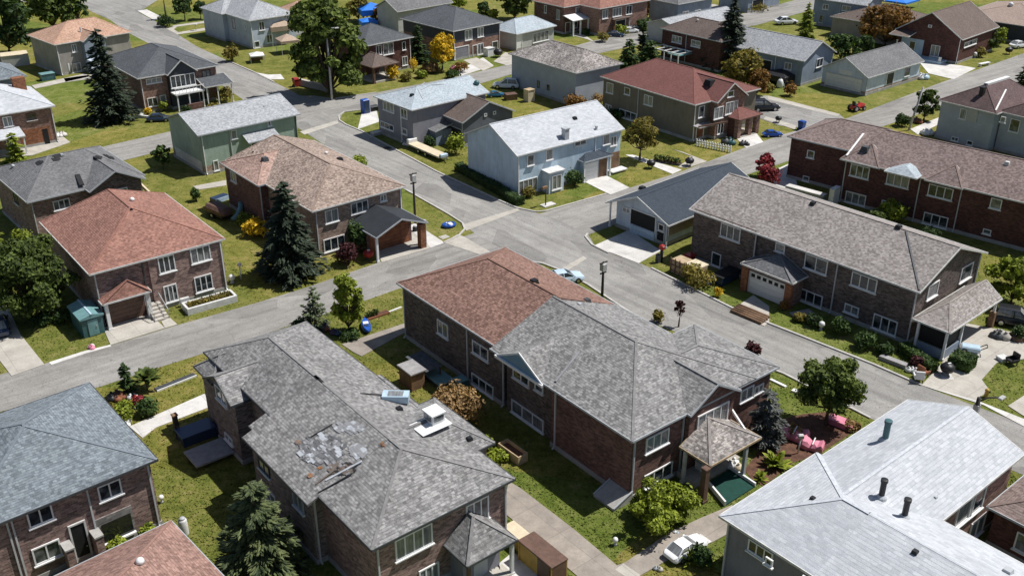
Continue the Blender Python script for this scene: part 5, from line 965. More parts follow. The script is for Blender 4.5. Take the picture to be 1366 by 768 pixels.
# ------------------------------------------------------------------ vegetation: base pixel, top pixel, crown radius in pixels
def mpx(b, r):
    p = at(*b); return r * (p.y * math.cos(PITCH) + CAMH * math.sin(PITCH)) / FPX
def TR(b, top, r, label, mat='lf_mid', name='tree', **k): return broad(b, height(b, top), mpx(b, r), label, mat, name, **k)
def CO(b, top, r, label, mat='lf_spruce', name='spruce_tree', **k): return conifer(b, height(b, top), mpx(b, r), label, mat, name, **k)
def BU(b, r, hp, label, mat='lf_mid', name='shrub', **k): return bush(b, mpx(b, r), max(.35, height(b, (b[0], b[1] - hp))), label, mat, name, **k)
CO((150, 160), (138, 36), 34, 'very tall dark spruce on the lawn beside the slate-roofed brick house', n=5200, seed=1, power=.7)
CO((389, 366), (374, 238), 43, 'tall dark spruce in front of the tan-roofed brick house', n=6500, seed=2, power=.75)
CO((972, 92), (974, -6), 33, 'tall dark spruce with spiky branches behind the maroon roof', n=3800, seed=3)
CO((352, 766), (332, 638), 60, 'stocky pale blue-green spruce at the bottom edge beside the torn roof house', 'lf_blue', n=10500, seed=4, power=.62, droop=.36, sz=.2)
CO((1018, 592), (1019, 513), 29, 'silvery spruce beside the shingled entrance porch', 'lf_silver', n=4200, seed=5, power=.65)
CO((421, 437), (423, 381), 21, 'small olive pine by the kerb, left of the bright green tree', 'lf_pine', 'pine_tree', n=1900, seed=6, power=.7, droop=.2)
CO((1074, 52), (1077, 1), 14, 'lime-tinted conifer beside the blue-grey house at the top edge', 'lf_lime', n=2600, seed=7, sz=.26)
CO((558, 84), (558, 31), 15, 'small dark green conifer left of the bright yellow tree', 'lf_dark', n=2600, seed=8, sz=.24, power=.7)
CO((856, 78), (864, 24), 7, 'slim dark columnar cypress standing by the upper street', 'lf_dark', 'cypress_tree', n=1800, seed=9, sz=.24, power=.45, droop=.0)
CO((838, 92), (835, 50), 17, 'broad dark evergreen left of the slim cypress', 'lf_hedge', 'evergreen_tree', n=2600, seed=10, sz=.24, power=.6)
CO((866, 86), (872, 52), 18, 'broad dark evergreen right of the slim cypress', 'lf_hedge', 'evergreen_tree', n=2600, seed=11, sz=.24, power=.6)
CO((23, 216), (22, 175), 14, 'small bright green conifer beside the concrete drive at the left edge', 'lf_lime', n=2400, seed=12, sz=.24, power=.7)
CO((172, 526), (168, 481), 10, 'slender dark young conifer beside the roadside flower bed', 'lf_dark', n=1200, seed=13, sz=.16, power=.7)
CO((1364, 118), (1364, 78), 14, 'dark evergreen at the right edge beside the maroon-brown roof', 'lf_dark', 'evergreen_tree', n=1600, seed=14, sz=.22)
CO((-4, 360), (6, 270), 22, 'yellow-green conifer at the left edge behind the dense dark tree', 'lf_lime', n=2200, seed=15, power=.6)
CO((50, 60), (20, 5), 36, 'large dark tree mass at the top left corner', 'lf_dark', 'tree', n=10, seed=16) if 0 else None
TR((440, 126), (432, -14), 47, 'huge leafy green tree beside the tall street lamp', 'lf_fresh', n=13000, seed=1, lobes=26, trunk=.04, sz=.45)
TR((14, 76), (8, -20), 42, 'large dark green tree at the top left corner', 'lf_dark', n=4600, seed=2, lobes=12, sz=.45, trunk=.15)
TR((72, 42), (72, -26), 38, 'rounded green tree at the top edge behind the orange-tan roof', n=3600, seed=3, sz=.45, trunk=.12)
TR((105, 34), (108, -22), 20, 'smaller dark tree at the top edge beside the bend of the road', 'lf_dark', n=1500, seed=4, sz=.4, trunk=.15)
TR((590, 94), (590, 44), 21, 'bright yellow autumn tree in front of the dark-roofed brick house', 'lf_yel', n=2200, seed=5, trunk=.2, sz=.28)
TR((853, 214), (855, 158), 25, 'small yellow-green tree with a bare trunk by the pale blue house', 'lf_autumn', n=2600, seed=6, sz=.24, trunk=.3)
TR((986, 120), (978, 68), 30, 'olive and russet bushy tree behind the maroon roof', 'lf_autumn', n=3200, seed=7, trunk=.1, sz=.35)
TR((1008, 128), (1006, 92), 17, 'russet-tipped shrubby tree at the end of the side lane', 'lf_orange', n=1200, seed=8, trunk=.1, sz=.3)
TR((1180, 62), (1182, 8), 38, 'large russet-brown tree behind the white-sided garage', 'lf_orange', n=4200, seed=9, trunk=.12, sz=.36)
TR((1120, 82), (1118, 46), 24, 'dark green rounded tree left of the white-sided garage', 'lf_hedge', n=1700, seed=10, trunk=.1, sz=.34)
TR((1150, 74), (1148, 48), 16, 'dark green shrub-like tree below the russet tree', 'lf_dark', n=1000, seed=11, trunk=.1, sz=.3)
TR((50, 425), (46, 318), 58, 'dense dark green tree left of the terracotta-roofed house', 'lf_mid', n=13000, seed=12, lobes=18, trunk=.12, sz=.22)
TR((465, 444), (460, 362), 24, 'bright green young tree by the kerb next to the olive pine', 'lf_lime', n=3000, seed=13, trunk=.12, sz=.2, flatz=1.2, lobes=11)
TR((1101, 566), (1112, 482), 42, 'green spreading tree with a visible trunk on the soil bed by the street', 'lf_fresh', n=8000, seed=14, trunk=.3, sz=.18, lobes=14)
TR((1348, 405), (1348, 345), 32, 'bright green tree at the right edge behind the screened porch', 'lf_lime', n=3200, seed=15, trunk=.12, sz=.25)
TR((218, 226), (217, 193), 13, 'small dark green tree on the lawn left of the sage green house', 'lf_hedge', n=900, seed=16, trunk=.2, sz=.22)
TR((1232, 160), (1231, 118), 16, 'green tree on the verge beside the leaning grey pole', n=1400, seed=17, trunk=.1, sz=.3)
TR((1318, 68), (1316, 40), 14, 'green tree with yellowish top beside the dark gabled brick house', 'lf_mid', n=1000, seed=18, trunk=.1, sz=.3)
TR((1332, 62), (1334, 36), 9, 'small yellow-green tree right of the dark gabled brick house', 'lf_lime', n=600, seed=19, trunk=.1, sz=.28)
TR((686, 28), (684, -22), 28, 'big dark green tree at the top edge, left of the red roof', 'lf_mid', n=2600, seed=20, trunk=.12, sz=.42)
TR((645, 26), (641, 2), 10, 'dark small tree at the top edge behind the dark grey roof', 'lf_dark', n=600, seed=21, trunk=.1, sz=.35)
TR((658, 28), (656, 12), 8, 'yellow-green shrub-like tree behind the dark grey roof', 'lf_lime', n=400, seed=22, trunk=.1, sz=.3)
TR((888, 26), (888, -8), 16, 'dark green tree at the top edge above the upper street', 'lf_mid', n=1300, seed=23, trunk=.12, sz=.36)
TR((863, 24), (862, 0), 11, 'rust-orange tree at the top edge beside the red-roofed houses', 'lf_orange', n=700, seed=24, trunk=.12, sz=.3)
TR((508, 34), (512, 6), 11, 'russet tree near the blue tarpaulins at the top edge', 'lf_orange', n=700, seed=25, trunk=.1, sz=.3)
TR((478, 28), (478, -6), 16, 'olive tree behind the huge green tree at the top edge', 'lf_autumn', n=1000, seed=26, trunk=.1, sz=.36)
TR((590, 14), (592, -14), 14, 'dark tree at the top edge above the dark grey roof', 'lf_dark', n=900, seed=27, trunk=.1, sz=.38)
TR((612, 12), (612, -10), 12, 'lime green tree at the top edge above the dark grey roof', 'lf_lime', n=700, seed=28, trunk=.1, sz=.36)
TR((905, 436), (907, 400), 8, 'thin brownish sapling by the kerb beyond the central grey roof', 'lf_purple', n=260, seed=29, trunk=.5, sz=.16, lobes=5)
TR((1018, 236), (1014, 206), 13, 'small bright red tree between the charcoal roof and the dark terrace', 'lf_red', n=1000, seed=30, trunk=.15, sz=.24)
TR((247, 28), (251, -4), 15, 'small dark tree on the upper lawn beside the pale grey house', 'lf_dark', n=800, seed=31, trunk=.35, sz=.34)
TR((268, 26), (270, 2), 12, 'low dark tree next to the pale grey house wall', 'lf_dark', n=600, seed=32, trunk=.3, sz=.34)
broad((880, 700), 3.1, mpx((880, 700), 44), 'large bright green shrub at the corner of the central brick house', 'lf_lime', 'shrub', n=6000, seed=71, trunk=.12, sz=.14, lobes=9, cat='shrub', flatz=.75)
BU((612, 566), 38, 44, 'dry brown autumn shrub between the two big brick houses', 'lf_dry', n=2600, seed=2, sz=.17)
BU((466, 352), 17, 28, 'dark purple rounded shrub beside the wooden garage canopy', 'lf_purple', n=1100, seed=3, sz=.17)
BU((478, 338), 13, 40, 'green climber against the tan brick wall beside the canopy', 'lf_hedge', n=900, seed=4, sz=.2)
BU((344, 314), 18, 22, 'yellow-green shrub at the back corner of the tan-roofed house', 'lf_yel', n=900, seed=5, sz=.2)
BU((481, 224), 14, 16, 'lime shrub showing over the tan-brown roof by the street', 'lf_lime', n=600, seed=6, sz=.2)
BU((766, 248), 13, 20, 'clipped dark round shrub left of the pale blue house porch', 'lf_hedge', n=900, seed=7, sz=.18)
BU((608, 205), 14, 24, 'yellow-green shrub between the brown garage and the pale blue house', 'lf_lime', n=800, seed=8, sz=.2)
BU((770, 146), 17, 20, 'spiky russet shrub at the foot of the mottled-roof house', 'lf_orange', n=700, seed=9, sz=.25)
BU((800, 140), 12, 14, 'low yellow-brown shrub behind the taupe house', 'lf_dry', n=400, seed=10)
BU((524, 106), 9, 20, 'bright yellow clipped shrub beside the brown porch', 'lf_yel', n=700, seed=11, sz=.22)
BU((552, 96), 7, 18, 'narrow orange-yellow shrub below the dark conifer', 'lf_yel', n=400, seed=12)
BU((576, 96), 16, 12, 'low brownish flower shrub under the yellow tree', 'lf_dry', n=500, seed=13)
BU((616, 96), 12, 13, 'low reddish-brown shrub beside the pale concrete drive', 'lf_orange', n=400, seed=14)
BU((310, 82), 12, 20, 'yellow-green shrub at the corner of the pale grey house', 'lf_autumn', n=600, seed=15, sz=.25)
BU((238, 18), 6, 12, 'small dark shrub on the upper lawn by the road bend', 'lf_dark', n=250, seed=16, sz=.3)
BU((222, 36), 13, 16, 'dark shrub beside the pale concrete apron at the upper road', 'lf_dark', n=500, seed=17, sz=.28)
BU((262, 268), 7, 17, 'little cone-shaped green shrub on the lawn below the sage green house', 'lf_hedge', n=450, seed=18, sz=.16)
BU((1004, 476), 11, 18, 'dark red shrub by the kerb behind the central grey roof', 'lf_purple', n=600, seed=19, sz=.16)
BU((1024, 246), 16, 26, 'crimson shrub at the foot of the small red tree', 'lf_red', n=900, seed=20, sz=.2)
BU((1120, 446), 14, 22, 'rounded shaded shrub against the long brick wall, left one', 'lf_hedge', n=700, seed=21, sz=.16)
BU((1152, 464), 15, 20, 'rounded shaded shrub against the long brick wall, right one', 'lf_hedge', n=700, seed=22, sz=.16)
BU((1192, 296), 20, 26, 'yellow-green shrub between the long taupe roof and the dark terrace', 'lf_lime', n=1100, seed=23, sz=.22)
BU((1170, 300), 14, 18, 'smaller green shrub next to the dark terrace wall', 'lf_mid', n=600, seed=24, sz=.22)
BU((200, 718), 15, 14, 'leafy green shrub under the dark picture window', 'lf_lime', n=700, seed=25, sz=.16)
BU((160, 736), 15, 14, 'leafy green shrub left of the dark picture window', 'lf_lime', n=700, seed=26, sz=.16)
BU((20, 764), 22, 26, 'olive shrub at the bottom left corner', 'lf_autumn', n=900, seed=27, sz=.17)
BU((168, 560), 18, 22, 'yellow-green leafy shrub in the roadside flower bed', 'lf_lime', n=900, seed=28, sz=.16)
BU((200, 552), 15, 20, 'dark leafy shrub in the roadside flower bed by the path', 'lf_hedge', n=800, seed=29, sz=.16)
BU((878, 430), 8, 16, 'low olive shrub beside the thin brownish sapling', 'lf_autumn', n=350, seed=30, sz=.16)
BU((1203, 168), 10, 16, 'dark shrub left of the leaning grey pole', 'lf_dark', n=450, seed=31, sz=.25)
BU((1054, 128), 9, 16, 'golden-brown round shrub in front of the blue-grey bungalow', 'lf_orange', n=450, seed=32, sz=.22)
BU((930, 380), 24, 24, 'straggly yellow-green shrub beside the garden shed by the kerb', 'lf_autumn', n=1000, seed=33, sz=.17)
BU((1060, 100), 8, 12, 'ochre shrub along the bungalow end wall', 'lf_yel', n=260, seed=34) if 0 else None
BU((302, 136), 14, 18, 'olive climbing shrub beside the small slate porch', 'lf_autumn', n=500, seed=35, sz=.22)
BU((220, 148), 8, 12, 'green shrub with flowers by the slate-roofed house steps', 'lf_lime', n=300, seed=36, sz=.2)
BU((198, 152), 7, 8, 'small yellowish flower shrub by the slate-roofed house corner', 'lf_yel', n=220, seed=37, sz=.18)
BU((804, 56), 9, 13, 'green shrub in the front garden by the brick porch at the top', 'lf_autumn', n=350, seed=38, sz=.25)
BU((830, 47), 9, 12, 'yellow-green shrub right of the brick porch at the top', 'lf_lime', n=350, seed=39, sz=.25)
BU((785, 40), 5, 10, 'golden shrub left of the brick porch at the top', 'lf_yel', n=200, seed=40, sz=.22)
BU((862, 40), 14, 14, 'dark green shrub behind the slim cypress', 'lf_hedge', n=500, seed=41, sz=.28)
BU((1005, 14), 22, 9, 'row of brownish shrubs beside the uppermost street', 'lf_autumn', n=500, seed=42, sz=.28)
BU((112, 510), 1, 1, '', n=10) if 0 else None
fronds((197, 520), height((197, 520), (197, 492)), mpx((197, 520), 24), 'spiky dark green palm-like plant by the street verge', 'lf_mid', 'palm_plant', n=60, seed=1, trunk=1.0)
fronds((1034, 622), height((1034, 622), (1034, 600)), mpx((1034, 622), 24), 'broad-leaved light green plant on the soil beside the porch', 'lf_lime', n=34, seed=2)
fronds((1014, 640), .9, mpx((1014, 640), 14), 'low bright green leafy plant nearest the white roof corner', 'lf_lime', n=22, seed=3)
fronds((920, 750), height((920, 750), (920, 726)), mpx((920, 750), 17), 'lime green frond plant behind the small white car', 'lf_lime', n=30, seed=4)
fronds((222, 26), height((222, 26), (222, -6)), mpx((222, 26), 9), 'palm-like tree with drooping dry leaves by the upper road', 'lf_dry', 'palm_tree', n=34, seed=5, trunk=4.5, cat='tree')
fronds((905, 722), .6, .5, 'tiny green plant', n=8) if 0 else None
hedge((1203, 468), (1244, 498), 1.0, .9, 'long low clipped hedge in front of the screened porch', n=1400, seed=1)
hedge((1268, 484), (1296, 494), 1.7, 1.1, 'short square clipped hedge standing on the concrete drive', n=1500, seed=2)
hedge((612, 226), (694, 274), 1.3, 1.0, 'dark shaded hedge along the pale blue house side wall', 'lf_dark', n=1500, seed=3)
hedge((1068, 112), (1088, 104), .9, 1.3, 'ochre clipped hedge at the bungalow end wall', 'lf_yel', n=600, seed=4)
hedge((778, 47), (790, 43), 1.2, 1.0, 'small square green hedge by the white porch canopy at the top', n=400, seed=5)

# lower planting along walls and fences
L_ = [((628, 588), 16, 14, 'lf_autumn', 'low olive shrub by the dark side wall of the central house'), ((664, 612), 15, 10, 'lf_lime', 'low yellow-green grass clump at the right eave of the torn roof house'), ((648, 596), 12, 12, 'lf_lime', 'yellow-green grass clump beside the tan trough'),
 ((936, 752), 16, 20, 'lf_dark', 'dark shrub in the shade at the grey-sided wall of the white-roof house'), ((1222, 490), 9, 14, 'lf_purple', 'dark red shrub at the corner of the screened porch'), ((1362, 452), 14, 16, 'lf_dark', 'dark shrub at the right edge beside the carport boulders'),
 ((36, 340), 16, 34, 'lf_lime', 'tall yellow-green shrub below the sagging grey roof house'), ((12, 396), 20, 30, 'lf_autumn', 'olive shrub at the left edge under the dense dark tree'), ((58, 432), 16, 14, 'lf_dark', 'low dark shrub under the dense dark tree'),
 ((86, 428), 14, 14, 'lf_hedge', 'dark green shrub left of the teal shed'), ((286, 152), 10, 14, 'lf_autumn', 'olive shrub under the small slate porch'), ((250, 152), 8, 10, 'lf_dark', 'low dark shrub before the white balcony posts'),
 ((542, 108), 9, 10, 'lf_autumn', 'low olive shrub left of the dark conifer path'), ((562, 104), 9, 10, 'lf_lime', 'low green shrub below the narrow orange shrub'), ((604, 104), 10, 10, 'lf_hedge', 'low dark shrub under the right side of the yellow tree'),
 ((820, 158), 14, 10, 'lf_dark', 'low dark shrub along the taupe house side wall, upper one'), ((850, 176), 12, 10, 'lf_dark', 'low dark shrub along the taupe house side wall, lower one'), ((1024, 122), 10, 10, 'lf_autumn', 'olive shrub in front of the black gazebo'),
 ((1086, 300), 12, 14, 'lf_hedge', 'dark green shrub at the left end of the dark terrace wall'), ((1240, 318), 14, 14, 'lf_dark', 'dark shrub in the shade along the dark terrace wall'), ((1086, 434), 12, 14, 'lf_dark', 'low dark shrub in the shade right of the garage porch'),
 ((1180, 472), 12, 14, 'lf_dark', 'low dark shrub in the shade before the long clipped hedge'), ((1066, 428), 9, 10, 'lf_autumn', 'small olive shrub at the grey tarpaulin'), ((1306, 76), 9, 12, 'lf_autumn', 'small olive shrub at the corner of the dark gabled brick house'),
 ((706, 262), 10, 12, 'lf_autumn', 'small olive shrub at the corner of the pale blue house'), ((540, 180), 12, 10, 'lf_dark', 'low dark shrub under the mauve-grey house wall'), ((574, 196), 9, 14, 'lf_hedge', 'dark shrub by the white chest freezer'),
 ((146, 552), 10, 12, 'lf_autumn', 'olive shrub at the front of the roadside flower bed'), ((188, 540), 9, 10, 'lf_red', 'red-leaved low shrub in the roadside flower bed'), ((402, 440), 14, 12, 'lf_dark', 'low dark shrub at the foot of the olive pine'), ((470, 450), 16, 10, 'lf_hedge', 'low dark shrub at the foot of the bright green young tree'),
 ((1058, 580), 16, 10, 'lf_dry', 'low dry brown shrub on the soil near the silvery spruce'), ((1136, 572), 12, 9, 'lf_dry', 'low dry shrub behind the pinkish bench'), ((330, 300), 14, 14, 'lf_lime', 'yellow-green shrub beside the covered trailer'), ((1010, 60), 8, 10, 'lf_hedge', 'small dark shrub by the uppermost street lawn')]
for i_, (b_, r_, h_, m_, l_) in enumerate(L_): BU(b_, r_, h_, l_, m_, n=420 if b_[1] < 250 else 700, seed=200 + i_, sz=.24 if b_[1] < 250 else .15)
# ------------------------------------------------------------------ loose things
class T_:
    """local frame at a ground pixel; parts are built in metres along the heading"""
    def __init__(s, name, label, cat, t, x, y, ang=39, group=None, z=0.0):
        p = gt(t, x, y, z); s.o = p; s.a = rad(ang); s.root = thing(name, p, label, cat, group); s.u = Vector((math.cos(s.a), math.sin(s.a), 0)); s.v = Vector((-s.u.y, s.u.x, 0))
    def P(s, x, y, z): return s.o + s.u * x + s.v * y + Vector((0, 0, z))
    def box(s, nm, mat, c, size, parent=None, bev=0):
        m = MB(); x, y, z = c; a, b, h = size[0] / 2, size[1] / 2, size[2] / 2; e = min(bev, a * .8, b * .8)
        Q = [(-a, -b), (a, -b), (a, b), (-a, b)]; Q2 = [(-a + e, -b + e), (a - e, -b + e), (a - e, b - e), (-a + e, b - e)]
        if bev:
            m.hull([s.P(x + i, y + j, z - h) for i, j in Q], [s.P(x + i, y + j, z + h - e) for i, j in Q]); m.hull([s.P(x + i, y + j, z + h - e) for i, j in Q], [s.P(x + i, y + j, z + h) for i, j in Q2])
        else: m.hull([s.P(x + i, y + j, z - h) for i, j in Q], [s.P(x + i, y + j, z + h) for i, j in Q])
        return m.build(nm, M[mat], parent or s.root)
    def bars(s, nm, mat, L, w=.06, parent=None, h=None):
        m = MB()
        for p, q in L: m.bar(s.P(*p), s.P(*q), w, h or w, s.u if abs(p[0] - q[0]) + abs(p[1] - q[1]) < .02 else Vector((0, 0, 1)))
        return m.build(nm, M[mat], parent or s.root)
    def lathe(s, nm, mat, c, prof, parent=None, n=14):
        m = MB(); m.lathe(s.P(*c), prof, n); return m.build(nm, M[mat], parent or s.root, smooth=True)
    def tube(s, nm, mat, pts, rs, parent=None, n=8):
        m = MB(); m.tube([s.P(*p) for p in pts], rs, n); return m.build(nm, M[mat], parent or s.root, smooth=True)
    def loft(s, nm, mat, secs, parent=None, smooth=False):   # secs: (x, half_width, z0, z1, inset)
        m = MB(); rings = []
        for x, w, z0, z1, i in secs:
            k = len(m.v); rings.append(k); zm = z1 - (z1 - z0) * .38
            m.v += [tuple(s.P(x, y, z)) for y, z in ((-w * .9, z0), (-w, z0 + (z1 - z0) * .2), (-w, zm), (-w + i, z1), (w - i, z1), (w, zm), (w, z0 + (z1 - z0) * .2), (w * .9, z0))]
        for a, b in zip(rings, rings[1:]):
            for j in range(8): k = (j + 1) % 8; m.f.append((a + j, a + k, b + k, b + j))
        m.f.append(tuple(rings[0] + j for j in reversed(range(8)))); m.f.append(tuple(rings[-1] + j for j in range(8)))
        o = m.build(nm, M[mat], parent or s.root, smooth=smooth); o.data.set_sharp_from_angle(angle=rad(32)); return o
    def wheel(s, x, y, r, w=.2):
        t = MB(); c = s.P(x, y, r); t.tube([c - s.v * w / 2, c + s.v * w / 2], r, 16); o = t.build('wheel', M['rubber'], s.root)
        m = MB(); m.tube([c - s.v * (w / 2 + .015), c + s.v * (w / 2 + .015)], r * .6, 12); m.build('rim', M['chrome'], o)
def paint(n, c): M[n] = plain(n, c, .22, .04, 1, .6); return n
paint('paint_white', (.78, .79, .8)); paint('paint_black', (.02, .021, .024)); paint('paint_navy', (.03, .05, .1)); paint('paint_blue', (.015, .07, .32)); paint('paint_red', (.4, .03, .02)); paint('paint_pale', (.5, .62, .72)); paint('paint_teal', (.02, .12, .22))
def car(t, x, y, ang, L, mat, label, name='parked_car', suv=False):
    s = T_(name, label, 'car', t, x, y, ang); k = L / 4.3; W = .9 * k; hb = .82 * k; hr = (1.62 if suv else 1.42) * k; h = L / 2
    b = s.loft('body', mat, [(-h, W * .8, .38 * k, .72 * k, .12 * k), (-h * .9, W * .95, .25 * k, .85 * k, .12 * k), (-h * .55, W, .22 * k, .9 * k, .1 * k), (0, W, .22 * k, .9 * k, .1 * k), (h * .45, W, .22 * k, .86 * k, .12 * k), (h * .85, W * .93, .25 * k, .74 * k, .14 * k), (h, W * .78, .36 * k, .6 * k, .12 * k)])
    r0 = -h * (.93 if suv else .8); s.loft('cabin_glass', 'glass', [(r0, W * .84, .8 * k, .86 * k, .06 * k), (-h * (.78 if suv else .5), W * .8, .8 * k, hr - .05 * k, .16 * k), (h * .02, W * .8, .8 * k, hr - .04 * k, .16 * k), (h * .46, W * .84, .78 * k, .85 * k, .05 * k)], b)
    s.loft('car_roof', mat, [(-h * (.78 if suv else .5), W * .66, hr - .09 * k, hr - .02 * k, .06 * k), (-h * .25, W * .68, hr - .07 * k, hr, .06 * k), (h * .04, W * .66, hr - .08 * k, hr - .02 * k, .06 * k)], b)
    for sy in (-1, 1):
        for xa, za, xb, zb in ((h * .46, .85 * k, h * .03, hr - .05 * k), (-h * .16, .86 * k, -h * .18, hr - .05 * k), (r0, .86 * k, -h * (.78 if suv else .5), hr - .05 * k)): m = MB(); m.bar(s.P(xa, sy * W * .85, za), s.P(xb, sy * W * .7, zb), .09 * k, .09 * k); m.build('pillar', M[mat], b)
    for sx in (-.58, .6):
        for sy in (-1, 1): s.wheel(h * sx, sy * W * .93, .33 * k, .2 * k)
    for sy in (-1, 1): s.box('headlight', 'lightlens', (h * .95, sy * W * .6, .6 * k), (.12 * k, .3 * k, .14 * k)); s.box('tail_light', 'red', (-h * .97, sy * W * .62, .66 * k), (.08 * k, .26 * k, .14 * k)); s.box('wing_mirror', mat, (h * .32, sy * W * 1.08, .92 * k), (.16 * k, .16 * k, .12 * k))
    s.box('front_grille', 'black', (h * .97, 0, .48 * k), (.1 * k, W * .9, .16 * k)); return s
car('d2', 920, 640, 37, 3.2, 'paint_white', 'small white car with dark windows parked on the concrete path at the bottom')
car('h1', 655, 668, 172, 4.5, 'paint_white', 'white estate car parked beside the mottled-roof grey house', suv=True)
car('h1', 578, 735, 10, 3.0, 'paint_teal', 'low teal-blue car in front of the white estate car')
car('a0', 850, 645, 10, 3.6, 'paint_navy', 'small dark navy car on the grass by the slate-roofed house')
car('c3', 1322, 195, -25, 4.6, 'paint_black', 'black car with pale bonnet standing under the tree at the right edge', suv=True)
car('h3', 845, 185, 14, 5.0, 'paint_white', 'white car with dark windows beside the uppermost street')
car('h8', 905, 40, 8, 4.8, 'paint_black', 'long black pickup-like car on the side lane behind the maroon house', suv=True)
car('c0', -6, 225, 120, 4.4, 'paint_navy', 'dark blue car cut by the left edge on the concrete drive')
car('h8', 968, 238, 8, 2.9, 'paint_blue', 'small bright blue car on the verge beside the brick porch')
car('b2', 275, 735, 20, 4.0, 'paint_pale', 'pale blue and white car by the kerb behind the central roof')
car('h4', 1325, 362, 24, 4.2, 'paint_white', 'white car with black tailgate on the lawn at the upper right edge')
car('h2', 460, 250, 20, 3.6, 'paint_white', 'white car beside the brick porch on the upper street')
car('h2', 500, 232, 18, 3.4, 'paint_black', 'black car behind the white one by the brick porch')
car('h2', 352, 278, -12, 3.4, 'paint_navy', 'dark car with pale bonnet nose-in to the upper street gardens')
# poles
def pole(b, top, label, mat='poledark', r=.13, kind='arm', lean=None, name='utility_pole', cat='pole'):
    s = T_(name, label, cat, '', *b, 39); H = height(b, top); lx, ly = lean or (0, 0)
    s.tube('shaft', mat, [(0, 0, -.2), (lx * .5, ly * .5, H * .5), (lx, ly, H)], [r * 1.15, r, r * .75])
    if kind == 'arm': s.bars('cross_arm', mat, [((lx - .9, ly, H - .5), (lx + .9, ly, H - .5))], .12); s.bars('insulator', 'grille', [((lx - .8, ly, H - .45), (lx - .8, ly, H - .2)), ((lx + .8, ly, H - .45), (lx + .8, ly, H - .2)), ((lx - .8, ly, H - .5), (lx + .8, ly, H - .5))], .08)
    if kind == 'lamp': a = s.tube('lamp_arm', mat, [(lx, ly, H - .4), (lx + .5, ly - .5, H + .05), (lx + 1.1, ly - 1.1, H + .1)], .07); s.box('lamp_head', 'grille', (lx + 1.2, ly - 1.2, H + .1), (.7, .35, .16), None, .05); s.box('junction_box', 'grille', (lx, ly, H - 1.0), (.4, .4, .7))
    if kind == 'top': s.box('transformer', 'grille', (lx, ly, H - .55), (.5, .5, .8), None, .1); s.bars('cross_arm', mat, [((lx - .5, ly, H - .1), (lx + .5, ly, H - .1)), ((lx - .4, ly, H - 1.2), (lx + .4, ly, H - 1.2))], .12)
    return s
pole((443, 134), (438, 38), 'very tall pale grey street lamp beside the huge green tree', 'grille', .16, 'lamp', name='street_lamp', cat='street lamp')
pole((554, 298), (552, 231), 'dark timber pole with a small head at the canopy corner, by the crossroads', kind='top'); pole((803, 399), (804, 349), 'black pole with bulky fittings at the kerb behind the central roof', kind='top')
pole((1298, 563), (1304, 530), 'dark stub pole with a short side arm at the lower right pavement', r=.2, kind='lamp', name='street_lamp', cat='street lamp'); pole((1212, 174), (1222, 117), 'pale grey bare pole leaning right on the upper right verge', 'grille', .15, '', (1.0, -.5))
# generic little builders
def crate(t, x, y, ang, L, W, H, mat, label, name='crate', cat='crate', lid=None, open_=False, legs=False):
    s = T_(name, label, cat, t, x, y, ang); w = .08
    if open_:
        for c, z in (((0, -W / 2 + w / 2, H / 2), (L, w, H)), ((0, W / 2 - w / 2, H / 2), (L, w, H)), ((-L / 2 + w / 2, 0, H / 2), (w, W - 2 * w, H)), ((L / 2 - w / 2, 0, H / 2), (w, W - 2 * w, H))): s.box('side_panel', mat, c, z)
        s.box('base', 'soil', (0, 0, H * .3), (L - 2 * w, W - 2 * w, H * .6))
    else:
        s.box('body', mat, (0, 0, H / 2), (L, W, H), None, .03); [s.bars('corner_post', mat, [((a * L / 2, b * W / 2, 0), (a * L / 2, b * W / 2, H))], .1) for a in (-1, 1) for b in (-1, 1)]
    if lid: s.box('lid', lid, (0, 0, H + .05), (L + .16, W + .16, .1), None, .03)
    return s
def bin_(t, x, y, mat, label, H=1.1, name='wheelie_bin', cat='bin', ang=39):
    s = T_(name, label, cat, t, x, y, ang); k = H / 1.1; m = MB(); q = lambda a, b, z: [s.P(i * a, j * b, z) for i, j in ((-1, -1), (1, -1), (1, 1), (-1, 1))]
    m.hull(q(.24 * k, .28 * k, .06), q(.32 * k, .37 * k, H * .86)); m.build('body', M[mat], s.root); m = MB(); m.hull(q(.35 * k, .4 * k, H * .87), q(.28 * k, .34 * k, H)); o = m.build('lid', M[mat], s.root)
    s.bars('handle', 'black', [((-.38 * k, -.3 * k, H * .86), (-.38 * k, .3 * k, H * .86))], .06, o); s.wheel(-.26 * k, -.3 * k, .13 * k, .08); s.wheel(-.26 * k, .3 * k, .13 * k, .08); return s
def kettle(t, x, y, label, r=.6, mat='black', name='barbecue', cat='barbecue', glint='lightlens'):
    s = T_(name, label, cat, t, x, y, 20); s.lathe('bowl', mat, (0, 0, .35), [(.15 * r, 0), (.8 * r, .2 * r), (r, .6 * r), (r, .7 * r)]); l = s.lathe('lid', mat, (0, 0, .36), [(r * 1.02, .68 * r), (.95 * r, .95 * r), (.6 * r, 1.25 * r), (.1 * r, 1.38 * r)]); s.box('handle', glint, (0, -.15 * r, .4 + 1.36 * r), (.3, .14, .1), l)  # pale block on the lid is a painted highlight; on the tub, the bundle
    s.bars('leg', 'trimdark', [((r * .6 * math.cos(a), r * .6 * math.sin(a), 0), (r * .45 * math.cos(a), r * .45 * math.sin(a), .45)) for a in (.3, 2.4, 4.5)] + [((r * .45 * math.cos(a), r * .45 * math.sin(a), .44), (r * .45 * math.cos(a + 2.1), r * .45 * math.sin(a + 2.1), .44)) for a in (.3, 2.4, 4.5)], .06); return s
